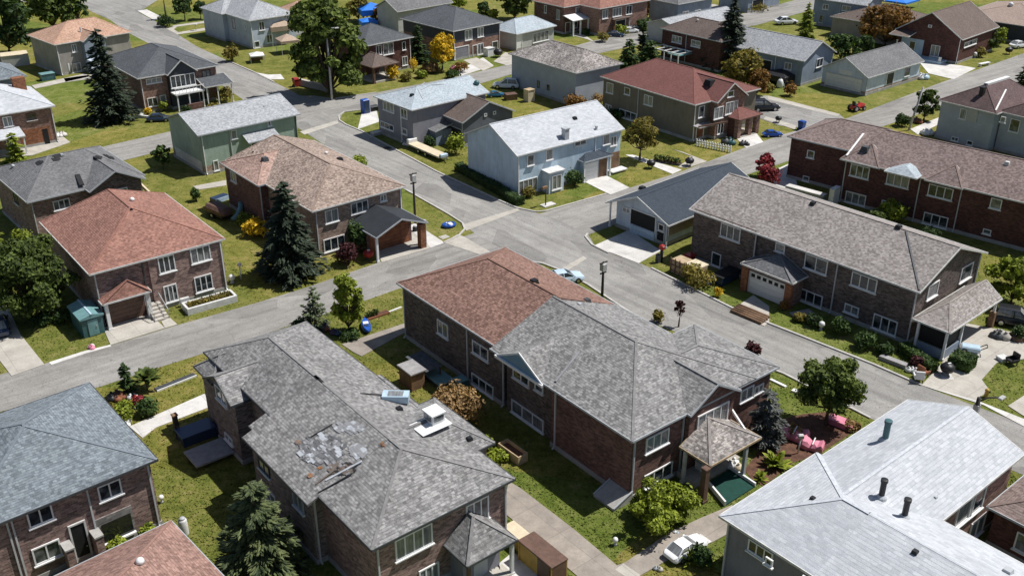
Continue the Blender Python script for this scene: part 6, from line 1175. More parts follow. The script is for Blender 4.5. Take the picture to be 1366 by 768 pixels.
def globe(t, x, y, label, r=.19, mat='white', name='garden_globe', cat='garden globe'):
    s = T_(name, label, cat, t, x, y, 0); s.lathe('stand', 'trimgrey', (0, 0, 0), [(r * .7, 0), (r * .5, .12), (r * .3, .3)]); s.lathe('globe', mat, (0, 0, .28), [(.3 * r, 0), (.8 * r, .35 * r), (r, r), (.8 * r, 1.65 * r), (.3 * r, 1.97 * r), (.02, 2 * r)]); return s
def bundle(t, x, y, label, mats, r=.5, n=5, name='bag_heap', cat='bags', seed=1):
    q = random.Random(seed); s = T_(name, label, cat, t, x, y, 39)
    for i in range(n):
        a = i * 2.4; d = r * .62 * (i > 0) * q.uniform(.7, 1.1); k = r * q.uniform(.5, .75); s.lathe('bag', mats[i % len(mats)], (math.cos(a) * d, math.sin(a) * d, 0), [(k * .75, 0), (k, k * .35), (k * .85, k * .8), (k * .35, k * 1.1), (k * .2, k * 1.25), (k * .3, k * 1.4)], n=9)
    return s
def plank(t, a, b, w, h, mat, label, name='plank', cat='plank', edge=None, z=0.0):
    A = gt(t, *a); B = gt(t, *b); c = (A + B) / 2; d = B - A; s = T_(name, label, cat, t, (a[0] + b[0]) / 2, (a[1] + b[1]) / 2, math.degrees(math.atan2(d.y, d.x))); L = d.length
    s.box('board', mat, (0, 0, h / 2 + z), (L, w, h), None, .02); s.box('batten', edge or mat, (0, -w / 2 - .04, h / 2 + z), (L, .08, h + .04)); return s
def flatbed(t, a, b, w, label):
    A = gt(t, *a); B = gt(t, *b); d = B - A; s = T_('flatbed_trailer', label, 'trailer', t, (a[0] + b[0]) / 2, (a[1] + b[1]) / 2, math.degrees(math.atan2(d.y, d.x))); L = d.length
    s.box('deck', 'cream', (0, 0, .72), (L, w, .14)); s.bars('chassis', 'trimgrey', [((-L / 2, y, .58), (L / 2, y, .58)) for y in (-w * .4, w * .4)] + [((-L / 2, -w / 2, .66), (-L / 2, w / 2, .66)), ((L / 2, -w / 2, .66), (L / 2, w / 2, .66)), ((-L / 2 + .5, -w * .4, .58), (-L / 2 + .5, w * .4, .58))], .14)
    for x in (-L * .12, L * .1):
        for y in (-w * .46, w * .46): s.wheel(x, y, .32, .2)
    s.box('headboard', 'white', (-L / 2 + .3, 0, 1.05), (.5, w * .9, .6), None, .06); s.bars('drawbar', 'trimdark', [((L / 2, -.4, .58), (L / 2 + 1.1, 0, .5)), ((L / 2, .4, .58), (L / 2 + 1.1, 0, .5))], .1); s.box('toolbox', 'sky', (L / 2 + .1, 0, .85), (.5, w * .7, .4), None, .05); return s
def tent(t, x, y, mat, label, r=1.6, H=2.6, ang=39, name='canopy_tent', cat='canopy', skirt=.35, wall=None):
    s = T_(name, label, cat, t, x, y, ang); m = MB(); a = s.P(0, 0, H); Q = [s.P(i * r, j * r, H * .72) for i, j in ((-1, -1), (1, -1), (1, 1), (-1, 1))]
    for i in range(4): m.quad(Q[i], Q[(i + 1) % 4], a); m.quad(Q[i] - Vector((0, 0, skirt)), Q[(i + 1) % 4] - Vector((0, 0, skirt)), Q[(i + 1) % 4], Q[i])
    m.build('canopy', M[mat], s.root)
    for i, j in ((-1, -1), (1, -1), (1, 1), (-1, 1)): s.bars('leg', 'white', [((i * r * .97, j * r * .97, 0), (i * r * .97, j * r * .97, H * .74))], .07)
    if wall: s.box('back_wall', wall, (0, r * .9, H * .3), (r * 1.8, .06, H * .6))
    return s
# --- near things
s = T_('garden_shed', 'teal metal garden shed with pale ridged roof, by the terracotta house driveway', 'shed', 'c0', 488, 240, 39)
s.box('wall', 'teal', (.1, 1.0, .95), (1.9, 3.4, 1.9)); m = MB(); m.hull([s.P(x, y, 1.88) for x, y in ((-1, -.85), (1.2, -.85), (1.2, 2.85), (-1, 2.85))], [s.P(x, y, z) for x, y, z in ((-1, -.85, 2.0), (1.2, -.85, 2.0), (1.2, 2.85, 2.0), (-1, 2.85, 2.0))]); m.hull([s.P(x, y, 2.0) for x, y in ((-1, -.85), (1.2, -.85), (1.2, 2.85), (-1, 2.85))], [s.P(x, y, 2.3) for x, y in ((.08, -.85), (.12, -.85), (.12, 2.85), (.08, 2.85))]); r_ = m.build('roof', M['teallight'], s.root); s.bars('ridge', 'sky', [((.1, -.9, 2.31), (.1, 2.9, 2.31))], .16, r_, .06)
d = s.box('door', 'teallight', (.1, -.73, .9), (.9, .06, 1.6)); s.box('handle', 'trimgrey', (.4, -.78, .95), (.06, .06, .2), d)
s = T_('planter', 'long white planter box with weathered paint and green plants, by the left street', 'planter', 'c0', 1120, 92, 36)
for c, z in (((0, -.75, .35), (5.0, .25, .7)), ((0, .75, .35), (5.0, .25, .7)), ((-2.4, 0, .35), (.25, 1.25, .7)), ((2.4, 0, .35), (.25, 1.25, .7)), ((-2.0, 1.3, .45), (.9, .3, .9))): s.box('side_panel', 'offwhite', c, z, None, .03)
s.box('soil', 'soil', (0, 0, .25), (4.55, 1.25, .5)); m = MB(); rr = random.Random(4)
for i in range(900): leafquad(m, s.P(rr.uniform(-2.1, 2.1), rr.uniform(-.5, .5), rr.uniform(.5, .85)), (rv(rr) + Vector((0, 0, .8))).normalized(), rr.uniform(.06, .16), rr)
m.build('foliage', M['lf_autumn'], s.root, fix=False)
bundle('c0', 487, 320, 'small heap of pink and white rags at the road edge below the teal shed', ['pink', 'white'], .4, 4, 'rag_heap', 'rags', 2)
s = T_('storage_shed', 'brown wooden storage shed with grey felt lid beside the central house side wall', 'shed', 'c1', 862, 540, 38)
s.box('wall', 'wood', (.05, .95, .8), (1.3, 1.9, 1.6)); s.box('roof', 'ply', (.05, .95, 1.68), (1.6, 2.2, .14), None, .03); d = s.box('door', 'brown', (-.62, .6, .75), (.06, .8, 1.3)); s.box('door', 'brown', (-.62, 1.45, .75), (.06, .8, 1.3)); s.box('lean_to', 'rf_dslate', (1.7, 1.6, 1.35), (1.7, 3.2, .08)); s.bars('post', 'brown', [((2.4, .2, 0), (2.4, .2, 1.35)), ((2.4, 3, 0), (2.4, 3, 1.35))], .1)
s = T_('cold_frame', 'low teal cold frame with a bent white hose, shaded by the central house', 'cold frame', 'c1', 985, 505, 38); s.box('base', 'trimdark', (0, .3, .2), (1.5, 2.4, .4)); s.box('glass_lid', 'teallight', (0, .3, .46), (1.6, 2.5, .08), None, .02); s.tube('hose', 'white', [(.6, -.6, .5), (1.0, -1.2, .5), (.8, -2.0, .1), (.3, -2.6, .05)], .05)
crate('c1', 1090, 535, 38, .8, .8, .9, 'teal', 'small teal water butt at the foot of the central house wall', 'water_butt', 'water butt', 'teallight')
crate('g1', 1318, 540, -50, 2.4, .95, .75, 'woodpale', 'tan open wooden trough on the grass between the big brick houses', 'trough', 'trough', None, True)
s = crate('h7', 640, 720, -51, 3.2, 1.25, 1.6, 'yellow', 'tall ochre wooden chest with tarnished brown lid at the bottom edge', 'wooden_chest', 'chest', 'brown'); s.box('side_panel', 'brown', (.9, -.66, .8), (1.2, .06, 1.5)); s.box('side_panel', 'brown', (1.63, 0, .8), (.06, 1.2, 1.5))
s = T_('garden_wall', 'low ochre wall with a cream coping between porch and wooden chest', 'wall', 'h7', 500, 570, -51); s.box('wall', 'yellow', (0, 0, .5), (2.9, .9, 1.0)); s.box('coping', 'cream', (0, 0, 1.05), (3.0, 1.0, .12), None, .03)
s = T_('gas_bottle', 'pale blue and white gas bottle standing by the wooden chest', 'gas bottle', 'h7', 712, 765, 0); s.lathe('bottle', 'sky', (0, 0, 0), [(.3, 0), (.33, .1), (.33, .8), (.2, 1.0), (.1, 1.05)]); s.lathe('valve_guard', 'white', (0, 0, 1.04), [(.16, 0), (.18, .16), (.08, .2)])
s = T_('bicycle', 'black bicycle lying on the pale porch slab at the bottom edge', 'bicycle', 'h7', 262, 745, 20)
for x in (-.5, .5):
    m = MB(); n_ = 14
    for i in range(n_): a0_, a1_ = 6.283 * i / n_, 6.283 * (i + 1) / n_; m.bar(s.P(x + .32 * math.cos(a0_), .32 * math.sin(a0_), .25 + .1 * math.sin(a0_)), s.P(x + .32 * math.cos(a1_), .32 * math.sin(a1_), .25 + .1 * math.sin(a1_)), .05, .05)
    m.build('wheel', M['rubber'], s.root)
s.bars('frame', 'black', [((-.5, 0, .25), (0, -.1, .25)), ((0, -.1, .25), (.35, .4, .35)), ((.35, .4, .35), (-.15, .38, .35)), ((-.15, .38, .35), (-.5, 0, .25)), ((.5, 0, .25), (.35, .45, .38)), ((.35, .45, .38), (.5, .6, .4)), ((-.15, .38, .35), (-.2, .5, .38))], .045)
globe('d2', 545, 602, 'white garden globe on the grass near the path junction'); globe('d0', 864, 375, 'white garden globe on the lawn below the torn roof house'); globe('b0', 1238, 740, 'white bowl-like globe on the lawn right of the terracotta house', .34)
s = T_('water_tank', 'white cylindrical tank standing behind the pinkish low roof', 'tank', 'd0', 985, 545, 0); s.lathe('tank', 'offwhite', (0, 0, 0), [(.28, 0), (.3, .1), (.3, 1.2), (.24, 1.3), (.1, 1.34)]); s.lathe('cap', 'trimgrey', (0, 0, 1.32), [(.2, 0), (.2, .1), (.05, .14)])
plank('c0', (830, 545), (1040, 462), .55, .12, 'trimdark', 'long dark panel with white edge lying on the grass by the left street', edge='white')
s = crate('c0', 1050, 795, 38, 2.6, 1.5, .8, 'paint_navy', 'dark blue covered skip beside the torn roof house', 'skip', 'skip', 'paint_navy')
s = T_('timber_post', 'thick dark timber gatepost by the pale path, left of the torn roof house', 'post', 'c0', 945, 767, 39); s.box('post', 'poledark', (0, 0, .8), (.35, .35, 1.6)); s.box('cap', 'wood', (0, 0, 1.65), (.45, .45, .12), None, .04); s.box('rail', 'poledark', (.0, -.9, .7), (.12, 1.6, .14))
bundle('c0', 620, 590, 'dark red and black pots in the roadside flower bed', ['brown', 'black', 'woodred'], .7, 6, 'flower_pots', 'pots', 3); bundle('c0', 672, 730, 'white stones at the corner of the slate roof by the path', ['white', 'offwhite'], .5, 5, 'stone_heap', 'stones', 4)
bundle('c0', 715, 590, 'red and white scraps beside the palm-like plant', ['red', 'white'], .45, 4, 'scrap_heap', 'scraps', 5); bundle('c0', 735, 640, 'small blue sack in the roadside flower bed', ['blue', 'sky'], .3, 2, 'sack', 'sack', 6)
# behind the torn roof house
s = T_('kayak', 'bright blue kayak with white stripe standing on the grass verge by the young tree', 'kayak', 'c1', 585, 215, 105); s.loft('hull', 'blue', [(-1.3, .06, .3, .5, .02), (-.8, .36, .1, .55, .1), (0, .46, .05, .55, .12), (.8, .36, .1, .55, .1), (1.3, .06, .3, .5, .02)]); s.box('stripe', 'white', (.1, 0, .57), (.5, .5, .04), None, .02); s.box('seat', 'paint_navy', (-.4, 0, .57), (.5, .4, .05), None, .02)
s = T_('flower_bed', 'long red-brown planted strip on the verge beside the blue kayak', 'flower bed', 'c1', 640, 150, 36); s.box('border', 'woodred', (0, 0, .1), (2.6, .7, .2), None, .02); s.box('soil', 'soil', (0, 0, .19), (2.4, .5, .06)); m = MB()
for i in range(260): leafquad(m, s.P(rr.uniform(-1.1, .2), rr.uniform(-.25, .25), rr.uniform(.25, .7)), rv(rr), rr.uniform(.06, .14), rr)
m.build('foliage', M['lf_dark'], s.root, fix=False)
plank('c1', (695, 133), (772, 103), .12, .1, 'white', 'thin white rail lying on the verge beside the central house')
bundle('c1', 290, 240, 'white sacks at the foot of the olive pine', ['white', 'offwhite'], .6, 3, 'sack_heap', 'sacks', 7); bundle('c1', 365, 222, 'dark plum and black sacks between the two young trees', ['purple', 'black', 'woodred'], .6, 4, 'sack_heap', 'sacks', 8); bundle('c1', 428, 245, 'navy covered heap under the bright green young tree', ['paint_navy', 'purple'], .6, 3, 'covered_heap', 'heap', 9)
kettle('b1', 600, 618, 'red tub with a white bundle on top, beside the purple shrub', .6, 'red', 'tub', 'tub', 'white')
bundle('b1', 598, 585, 'white cloth bundle heaped on the red tub', ['white'], .01, 1, 'cloth_bundle', 'cloth', 3) if 0 else None
s = T_('inflatable_boat', 'round blue inflatable boat with white inside on the corner grass', 'boat', 'b1', 1026, 440, 30); m = MB(); n_ = 20; ring = [(.7 * math.cos(6.283 * i / n_), .52 * math.sin(6.283 * i / n_), .22) for i in range(n_)]; m.tube([s.P(*q) for q in ring + ring[:1]], .2, 8, False); m.build('tube', M['paint_blue'], s.root, smooth=True); s.lathe('floor', 'sky', (0, 0, .08), [(.5, 0), (.5, .12), (.02, .14)]); s.box('seat', 'white', (.15, -.1, .36), (.5, .7, .14), None, .04)
s = T_('bollard', 'short black cylinder beside the canopy pillar and white drive', 'bollard', 'b1', 846, 465, 0); s.lathe('body', 'black', (0, 0, 0), [(.3, 0), (.3, .5), (.2, .6)]); s.lathe('cap', 'trimgrey', (0, 0, .6), [(.22, 0), (.2, .1), (.05, .14)])
s = T_('manhole_cover', 'pale square manhole cover in the corner grass by the white drive', 'manhole', 'b1', 1000, 497, 39); s.box('frame', 'concw', (0, 0, .03), (1.0, .8, .06)); s.box('cover', 'conc', (0, 0, .07), (.8, .6, .04))
flatbed('h6', (945, 300), (1140, 385), 1.6, 'flatbed trailer with cream deck parked on the verge by the pale blue roof house')
s = T_('cabinet', 'tall blue cabinet with white edge standing on the corner grass', 'cabinet', 'a1', 582, 603, 39); s.box('body', 'blue', (0, 0, 1.1), (1.1, 1.0, 2.2), None, .05); s.box('door', 'paint_navy', (0, -.52, 1.1), (.8, .06, 1.9)); s.box('side_panel', 'white', (.6, 0, 1.0), (.08, .9, 2.0))
crate('a1', 628, 590, 39, 1.4, 1.0, .7, 'black', 'low black box right of the tall blue cabinet', 'storage_box', 'box', 'trimdark')
crate('a1', 655, 715, 39, 2.4, .8, .4, 'st_light', 'pale low bench under the mauve-grey house wall', 'bench', 'bench', 'concw')
crate('g7', 520, 545, 30, 2.2, 1.3, 1.0, 'white', 'white chest freezer against the grey house corner', 'freezer', 'freezer', 'white')
bundle('h6', 920, 290, 'white bags stacked at the trailer headboard', ['white', 'offwhite'], .5, 3, 'bag_heap', 'bags', 11)
s = T_('manhole_cover', 'dark square drain plate in the main street by the trailer', 'drain', 'h6', 810, 305, 30, z=.03); s.box('frame', 'trimdark', (0, 0, .01), (1.5, 1.1, .02)); s.box('cover', 'black', (0, 0, .025), (1.2, .8, .02))
bundle('h1', 830, 660, 'white appliance heap beside the mottled-roof house wall', ['white', 'sky', 'trimgrey'], .9, 4, 'appliance_heap', 'appliances', 12); crate('h1', 830, 768, 39, 1.3, 1.1, 1.9, 'cream', 'tall cream cupboard standing outside the mottled-roof house', 'cupboard', 'cupboard', 'woodpale'); crate('h1', 690, 755, 20, 1.8, 1.2, .9, 'wood', 'brown crate heap between the teal car and the cream cupboard', 'crate', 'crate', 'brown')
# pale blue house garden
s = T_('garden_lamp', 'small dark garden lamp on a stone pad in the corner lawn', 'garden lamp', 'b2', 175, 330, 39); s.box('pad', 'concw', (.4, 0, .06), (1.8, 1.0, .12)); s.tube('shaft', 'poledark', [(0, 0, 0), (0, 0, 2.4)], .07); s.box('lamp_head', 'wood', (-.2, 0, 2.4), (.8, .3, .35), None, .06)
kettle('b2', 735, 130, 'black domed barbecue on the concrete strip, nearest the yellow-green tree', .6); kettle('b2', 940, 118, 'black domed barbecue on the drive edge, nearest the charcoal garage roof', .62)
s = T_('flower_bed', 'dark edged bed with black plants between the two pale drives', 'flower bed', 'h8', 170, 440, -25); s.box('border', 'trimdark', (0, 0, .1), (3.8, 1.0, .2)); s.box('soil', 'soil', (0, 0, .2), (3.6, .8, .06)); m = MB()
for i in range(420): leafquad(m, s.P(rr.uniform(-1.8, 1.8), rr.uniform(-.4, .4), rr.uniform(.2, .9)), rv(rr), rr.uniform(.08, .2), rr)
m.build('foliage', M['lf_dark'], s.root, fix=False)
s = T_('picket_fence', 'low white fence running along the lawn of the maroon-roofed house', 'fence', 'h8', 520, 335, -35); s.bars('rail', 'white', [((-2.6, 0, .4), (2.6, 0, .4)), ((-2.6, 0, .75), (2.6, 0, .75))], .1); s.bars('picket', 'white', [((-2.6 + i * .4, 0, 0), (-2.6 + i * .4, 0, 1.0)) for i in range(14)], .14)
bundle('h8', 645, 295, 'dark green-grey covered heap by the brick porch wall', ['teal', 'trimdark'], 1.0, 3, 'covered_heap', 'heap', 13); bundle('h8', 762, 305, 'dark round pots beside the porch drive of the maroon house', ['black', 'trimdark'], .7, 3, 'flower_pots', 'pots', 14)
bin_('h8', 1188, 190, 'paint_blue', 'blue wheelie bin at the lane corner before the dark terrace', 1.4); kettle('h8', 1012, 135, 'small black barbecue on the path behind the bright blue car', .5)
# charcoal garage, long house front
s = T_('post_box', 'dark post with a bright red cap in front of the charcoal garage', 'post box', 'b2', 790, 628, 39); s.tube('shaft', 'black', [(0, 0, 0), (0, 0, 1.5)], .17); s.box('box', 'red', (0, 0, 1.75), (.5, .45, .5), None, .1); s.box('slot', 'lightlens', (0, -.24, 1.8), (.2, .03, .08)); s.box('meter', 'trimdark', (-.4, .1, .5), (.4, .4, 1.0), None, .05)
s = T_('garden_shed', 'straggly lattice-sided wooden shed with cream lid beside the kerb of the long house', 'shed', 'b2', 935, 700, -50); s.box('wall', 'woodpale', (0, 0, .75), (3.6, 1.5, 1.5)); s.box('roof', 'cream', (.9, .1, 1.58), (1.8, 1.7, .14), None, .03); s.bars('lattice', 'wood', [((x, -.8, 0), (x, -.8, 1.7)) for x in (-1.8, -1.2, -.6, 0, .6, 1.2, 1.8)] + [((-1.85, -.8, z), (1.85, -.8, z)) for z in (.3, .9, 1.5)], .1)
crate('b2', 950, 615, 39, 1.2, .8, .6, 'red', 'red box on the pale ground behind the lattice shed', 'storage_box', 'box', 'paint_red'); bundle('b2', 1040, 745, 'white bucket pair at the end of the lattice shed', ['white'], .45, 2, 'bucket', 'bucket', 15)
s = T_('timber_stack', 'low stack of long brown timber beams at the driveway edge', 'timber stack', 'c2', 1262, 150, -47)
for i in range(5): s.tube('beam', 'wood', [(-1.75, -.6 + i * .3, .16 + i * .05), (1.75, -.6 + i * .3, .16 + i * .05)], .16)
crate('g4', 200, 655, 43, 3.2, 1.3, .9, 'paint_navy', 'dark navy covered box against the long brick wall', 'covered_box', 'box', 'black'); globe('g4', 135, 668, 'white ball at the corner of the lattice shed', .35)
BU((957, 396), 6, 12, 'yellow flowering pot plant left of the garage porch', 'lf_yel', n=260, seed=60, sz=.12); BU((1044, 414), 5, 13, 'orange flowers beside the right brick pillar of the garage porch', 'lf_orange', n=240, seed=61, sz=.12)
plank('c3', (135, 150), (240, 130), 1.3, .1, 'ply', 'grey tarpaulin sheet flat against the long brick wall'); globe('c3', 284, 222, 'white ball in the shade of the long brick wall', .3)
plank('c3', (600, 372), (740, 425), .6, .35, 'ply', 'thick grey beam in the strip by the kerb', 'beam', 'beam'); bundle('c3', 768, 445, 'white sacks at the corner of the kerb strip', ['white', 'offwhite'], .55, 3, 'sack_heap', 'sacks', 16)
def chair(t, x, y, ang, mat, label):
    s = T_('garden_chair', label, 'chair', t, x, y, ang); s.box('seat', mat, (0, 0, .42), (.75, .75, .16), None, .04); s.box('backrest', mat, (-.36, 0, .8), (.14, .75, .7), None, .04)
    for y_ in (-.38, .38): s.box('armrest', mat, (0, y_, .58), (.75, .12, .2), None, .03)
    for a in (-.3, .3):
        for b in (-.3, .3): s.box('leg', 'trimdark', (a, b, .18), (.07, .07, .36))
chair('c3', 825, 470, 30, 'woodred', 'dark red garden chair at the corner of the kerb strip'); chair('c3', 1298, 408, 200, 'black', 'black garden chair on the concrete by the right lawn'); chair('c3', 800, 495, 80, 'white', 'small white chair nearest the kerb corner')
kettle('c3', 950, 465, 'low black fire pit on a white pad in the wide concrete drive', .62, name='fire_pit', cat='fire pit'); sheet('path', S('c3', (915, 440), (950, 425), (995, 490), (930, 490)), .068, 'concw', .01)
s = T_('garden_cart', 'pale grey cart with a black handle behind the square hedge', 'cart', 'c3', 1075, 345, -20); s.box('tub', 'sky', (0, 0, .55), (1.6, .9, .4), None, .1); s.wheel(-.5, -.45, .28, .1); s.wheel(-.5, .45, .28, .1); s.bars('handle', 'black', [((.8, -.3, .6), (1.3, -.3, .95)), ((.8, .3, .6), (1.3, .3, .95)), ((1.3, -.3, .95), (1.3, .3, .95))], .06)
bundle('c3', 1235, 262, 'grey boulders at the end of the carport', ['found', 'trimdark', 'conc'], .8, 5, 'boulder_heap', 'boulders', 17); bundle('c3', 1310, 275, 'brown and black pots right of the grey boulders', ['brown', 'black', 'wood'], .7, 4, 'flower_pots', 'pots', 18); crate('c3', 1248, 385, 20, .7, .6, .3, 'white', 'small white box left of the black garden chair', 'storage_box', 'box', 'offwhite')
s = T_('hydrant', 'small yellow and black stub post at the corner of the right lawn', 'hydrant', 'c3', 1162, 580, 0); s.lathe('body', 'yellow', (0, 0, 0), [(.2, 0), (.16, .1), (.16, .6), (.2, .65), (.1, .8)]); s.box('outlet', 'black', (.15, 0, .5), (.25, .15, .15))
# soil bed in front of the central house
P_ = sheet('soil_bed', S('g3', (660, 330), (820, 120), (900, 100), (1010, 90), (1130, 160), (960, 270), (860, 300), (740, 400), (690, 370)), .03, 'soil')
def pinkcover(t, x, y, ang, L, W, H, label, name='garden_bench'):
    s = T_(name, label, 'bench', t, x, y, ang); s.box('base', 'trimdark', (0, 0, .15), (L * .8, W * .8, .3)); s.loft('cover', 'pink', [(-L / 2, W * .44, .08, H * .7, .06), (-L * .4, W / 2, .05, H, .1), (-L * .2, W * .55, .02, H * .9, .25), (-.1, W * .46, .05, H * .6, .12), (L * .1, W * .5, .03, H * .85, .3), (L * .25, W * .56, .05, H * .72, .12), (L * .42, W / 2, .05, H * .95, .1), (L / 2, W * .42, .1, H * .7, .06)]); s.box('seam', 'white', (.08, 0, H * .9), (.08, W * .9, .06))
pinkcover('g3', 860, 195, -30, 2.3, 1.35, .8, 'large pink fabric-covered seat on the soil, left of the white post'); pinkcover('g3', 938, 240, -28, 1.7, 1.1, .75, 'smaller pink covered box on the soil, right of the white post')
plank('g3', (1008, 125), (1112, 165), .9, .5, 'pink', 'long low pinkish bench on the soil behind the spreading tree', 'bench', 'bench')
s = T_('sign_post', 'short white post standing between the two pink covers', 'post', 'g3', 880, 262, 0); s.tube('shaft', 'white', [(0, 0, 0), (.05, 0, 1.5)], .06); s.box('cap', 'offwhite', (.05, 0, 1.6), (.4, .3, .3), None, .06)
plank('c3', (15, 488), (98, 528), .22, .12, 'white', 'long thin white board on the lawn, nearer the kerb tree'); plank('c3', (132, 545), (204, 572), .4, .14, 'white', 'short wide white board on the lawn beside the spreading tree')
bundle('g3', 420, 430, 'blue and white towels heaped by the porch step', ['sky', 'blue', 'white'], .5, 5, 'towel_heap', 'towels', 19); crate('g3', 478, 345, 38, .6, .5, 1.1, 'white', 'white cupboard under the shingled entrance porch', 'cupboard', 'cupboard', 'offwhite'); bundle('g3', 620, 320, 'white cushions under the right side of the entrance porch', ['white', 'offwhite', 'cream'], .6, 4, 'cushion_heap', 'cushions', 20)
s = T_('cellar_hatch', 'grey sloping cellar hatch at the foot of the central house corner', 'hatch', 'd2', 550, 370, 38); m = MB(); m.hull([s.P(x, y, 0) for x, y in ((-.9, -.7), (.9, -.7), (.9, 1.4), (-.9, 1.4))], [s.P(x, y, z) for x, y, z in ((-.9, -.7, .2), (.9, -.7, .9), (.9, 1.4, .9), (-.9, 1.4, .2))]); m.build('housing', M['found'], s.root); s.bars('rim', 'trimgrey', [((-.9, -.7, .22), (.9, -.7, .92)), ((-.9, 1.4, .22), (.9, 1.4, .92))], .1)
globe('d2', 500, 262, 'small reddish ball at the foot of the central house wall', .2, 'pink'); bundle('d2', 775, 730, 'small grey stone group on the grass left of the white car', ['conc', 'trimgrey'], .3, 3, 'stone_heap', 'stones', 21); bundle('d2', 870, 535, 'pale blue scrap on the edge of the concrete path', ['sky', 'white'], .22, 3, 'scrap_heap', 'scraps', 22)
bundle('g3', 150, 460, 'white faucet stand beside the large lime shrub', ['white', 'trimgrey'], .3, 2, 'tap_stand', 'tap', 23)
s = T_('birdhouse_post', 'white slim post with a small box on the lawn right of the terracotta house', 'post', 'b0', 1285, 722, 0); s.tube('shaft', 'white', [(0, 0, 0), (0, 0, 1.6)], .07); s.box('box', 'offwhite', (0, 0, 1.7), (.35, .3, .3), None, .05)
# between tan-roof house and terracotta house
s = T_('covered_trailer', 'brown tarpaulin-covered trailer on the grass behind the tan-roofed house', 'trailer', 'g8', 480, 720, -40); s.box('bed', 'black', (0, 0, .5), (3.4, 1.5, .4)); s.loft('cover', 'brown', [(-1.9, .6, .6, 1.0, .1), (-1.5, .85, .6, 1.45, .3), (0, .9, .6, 1.5, .35), (1.5, .85, .6, 1.4, .3), (1.9, .6, .6, .95, .1)]); s.wheel(-.1, -.85, .35, .2); s.wheel(-.1, .85, .35, .2)
plank('g8', (445, 640), (525, 612), 1.2, .5, 'paint_navy', 'dark blue open tray beside the covered trailer', 'tray', 'tray', edge='sky'); s = T_('water_slide', 'dull blue curved garden slide at the tan-roofed house wall', 'slide', 'g8', 590, 735, 60); m = MB(); m.tube([s.P(-.9, 0, .25), s.P(0, .1, .45), s.P(.8, .2, 1.2), s.P(1.2, .6, 1.5)], .32, 10); m.build('chute', M['teallight'], s.root, smooth=True); s.bars('leg', 'trimgrey', [((.8, .1, 0), (.8, .2, 1.1)), ((1.2, .6, 0), (1.2, .6, 1.4))], .08)
crate('g8', 555, 375, 40, 1.3, .9, .7, 'teallight', 'teal metal box on the roof edge beside the sage green wall', 'storage_box', 'box', 'teal') if 0 else None
# upper left and top things
tent('h5', 930, 470, 'white', 'small white-roofed garden cart on the lawn by the pale grey house', 1.3, 1.9, 20, 'garden_cart', 'cart', .2, 'wood')
tent('h5', 1105, 330, 'tan', 'larger beige canopy tent between the pale grey house and the huge tree', 2.3, 5.2, 30, 'canopy_tent', 'canopy', .9, 'offwhite'); tent('h5', 1165, 400, 'tan', 'smaller beige canopy tent tucked under the huge green tree', 1.8, 3.6, 30, 'canopy_tent', 'canopy', .5)
tent('a1', 615, 118, 'skyblue', 'big bright blue tarpaulin tent at the top edge, upper of two', 2.6, 4.2, 20, 'tarp_tent', 'tent', 1.2); tent('a1', 598, 150, 'skyblue', 'smaller bright blue tarpaulin tent at the top edge, lower of two', 1.7, 2.2, 20, 'tarp_tent', 'tent', .9); tent('a3', 690, 40, 'skyblue', 'bright blue tarpaulin awning beside the top right brown roof', 3.6, 2.6, 44, 'tarp_tent', 'tent', .4)
s = T_('bird_table', 'small pale bird table on the upper lawn between curved paths', 'bird table', 'h5', 464, 235, 0); s.tube('shaft', 'white', [(0, 0, 0), (0, 0, 1.3)], .08); s.box('tray', 'offwhite', (0, 0, 1.35), (.8, .6, .12), None, .03)
bundle('h5', 205, 190, 'black heap of bicycles by the pale concrete apron', ['black', 'trimdark', 'paint_navy'], .9, 4, 'covered_heap', 'heap', 24); bin_('a1', 212, 462, 'red', 'red wheelie bin in the shade under the huge green tree', 1.5); s = T_('garden_wall', 'low beige garden wall in the shade under the huge green tree', 'wall', 'a1', 300, 470, -38); s.box('wall', 'found', (0, 0, .5), (7, .5, 1.0)); s.box('coping', 'conc', (0, 0, 1.05), (7.1, .6, .1))
globe('a1', 368, 420, 'white globe in the shade beside the tall street lamp', .5); bundle('a1', 240, 380, 'pale bicycles and boxes under the huge green tree', ['white', 'offwhite', 'trimgrey'], .9, 5, 'box_heap', 'boxes', 25)
crate('h1', 525, 425, 43, 1.6, 1.2, 1.5, 'white', 'white appliance box in front of the dark-roofed brick house', 'appliance', 'appliance', 'offwhite'); kettle('h1', 595, 435, 'black domed barbecue beside the white appliance box', .9); bundle('h1', 270, 530, 'pale pink and white flower tubs at the drive edge under the yellow tree', ['white', 'pink', 'brown'], .9, 5, 'flower_pots', 'pots', 26)
s = T_('water_tank', 'white egg-shaped tank on the lawn before the bungalow', 'tank', 'h3', 798, 665, 0); s.lathe('tank', 'white', (0, 0, 0), [(.5, 0), (.6, .4), (.55, 1.0), (.3, 1.4), (.05, 1.5)]); s.lathe('cap', 'trimgrey', (0, 0, 1.48), [(.15, 0), (.1, .1)])
tent('h3', 800, 625, 'black', 'black tarpaulin-covered gazebo against the bungalow wall', 2.6, 2.3, 42, 'gazebo', 'gazebo', .9)
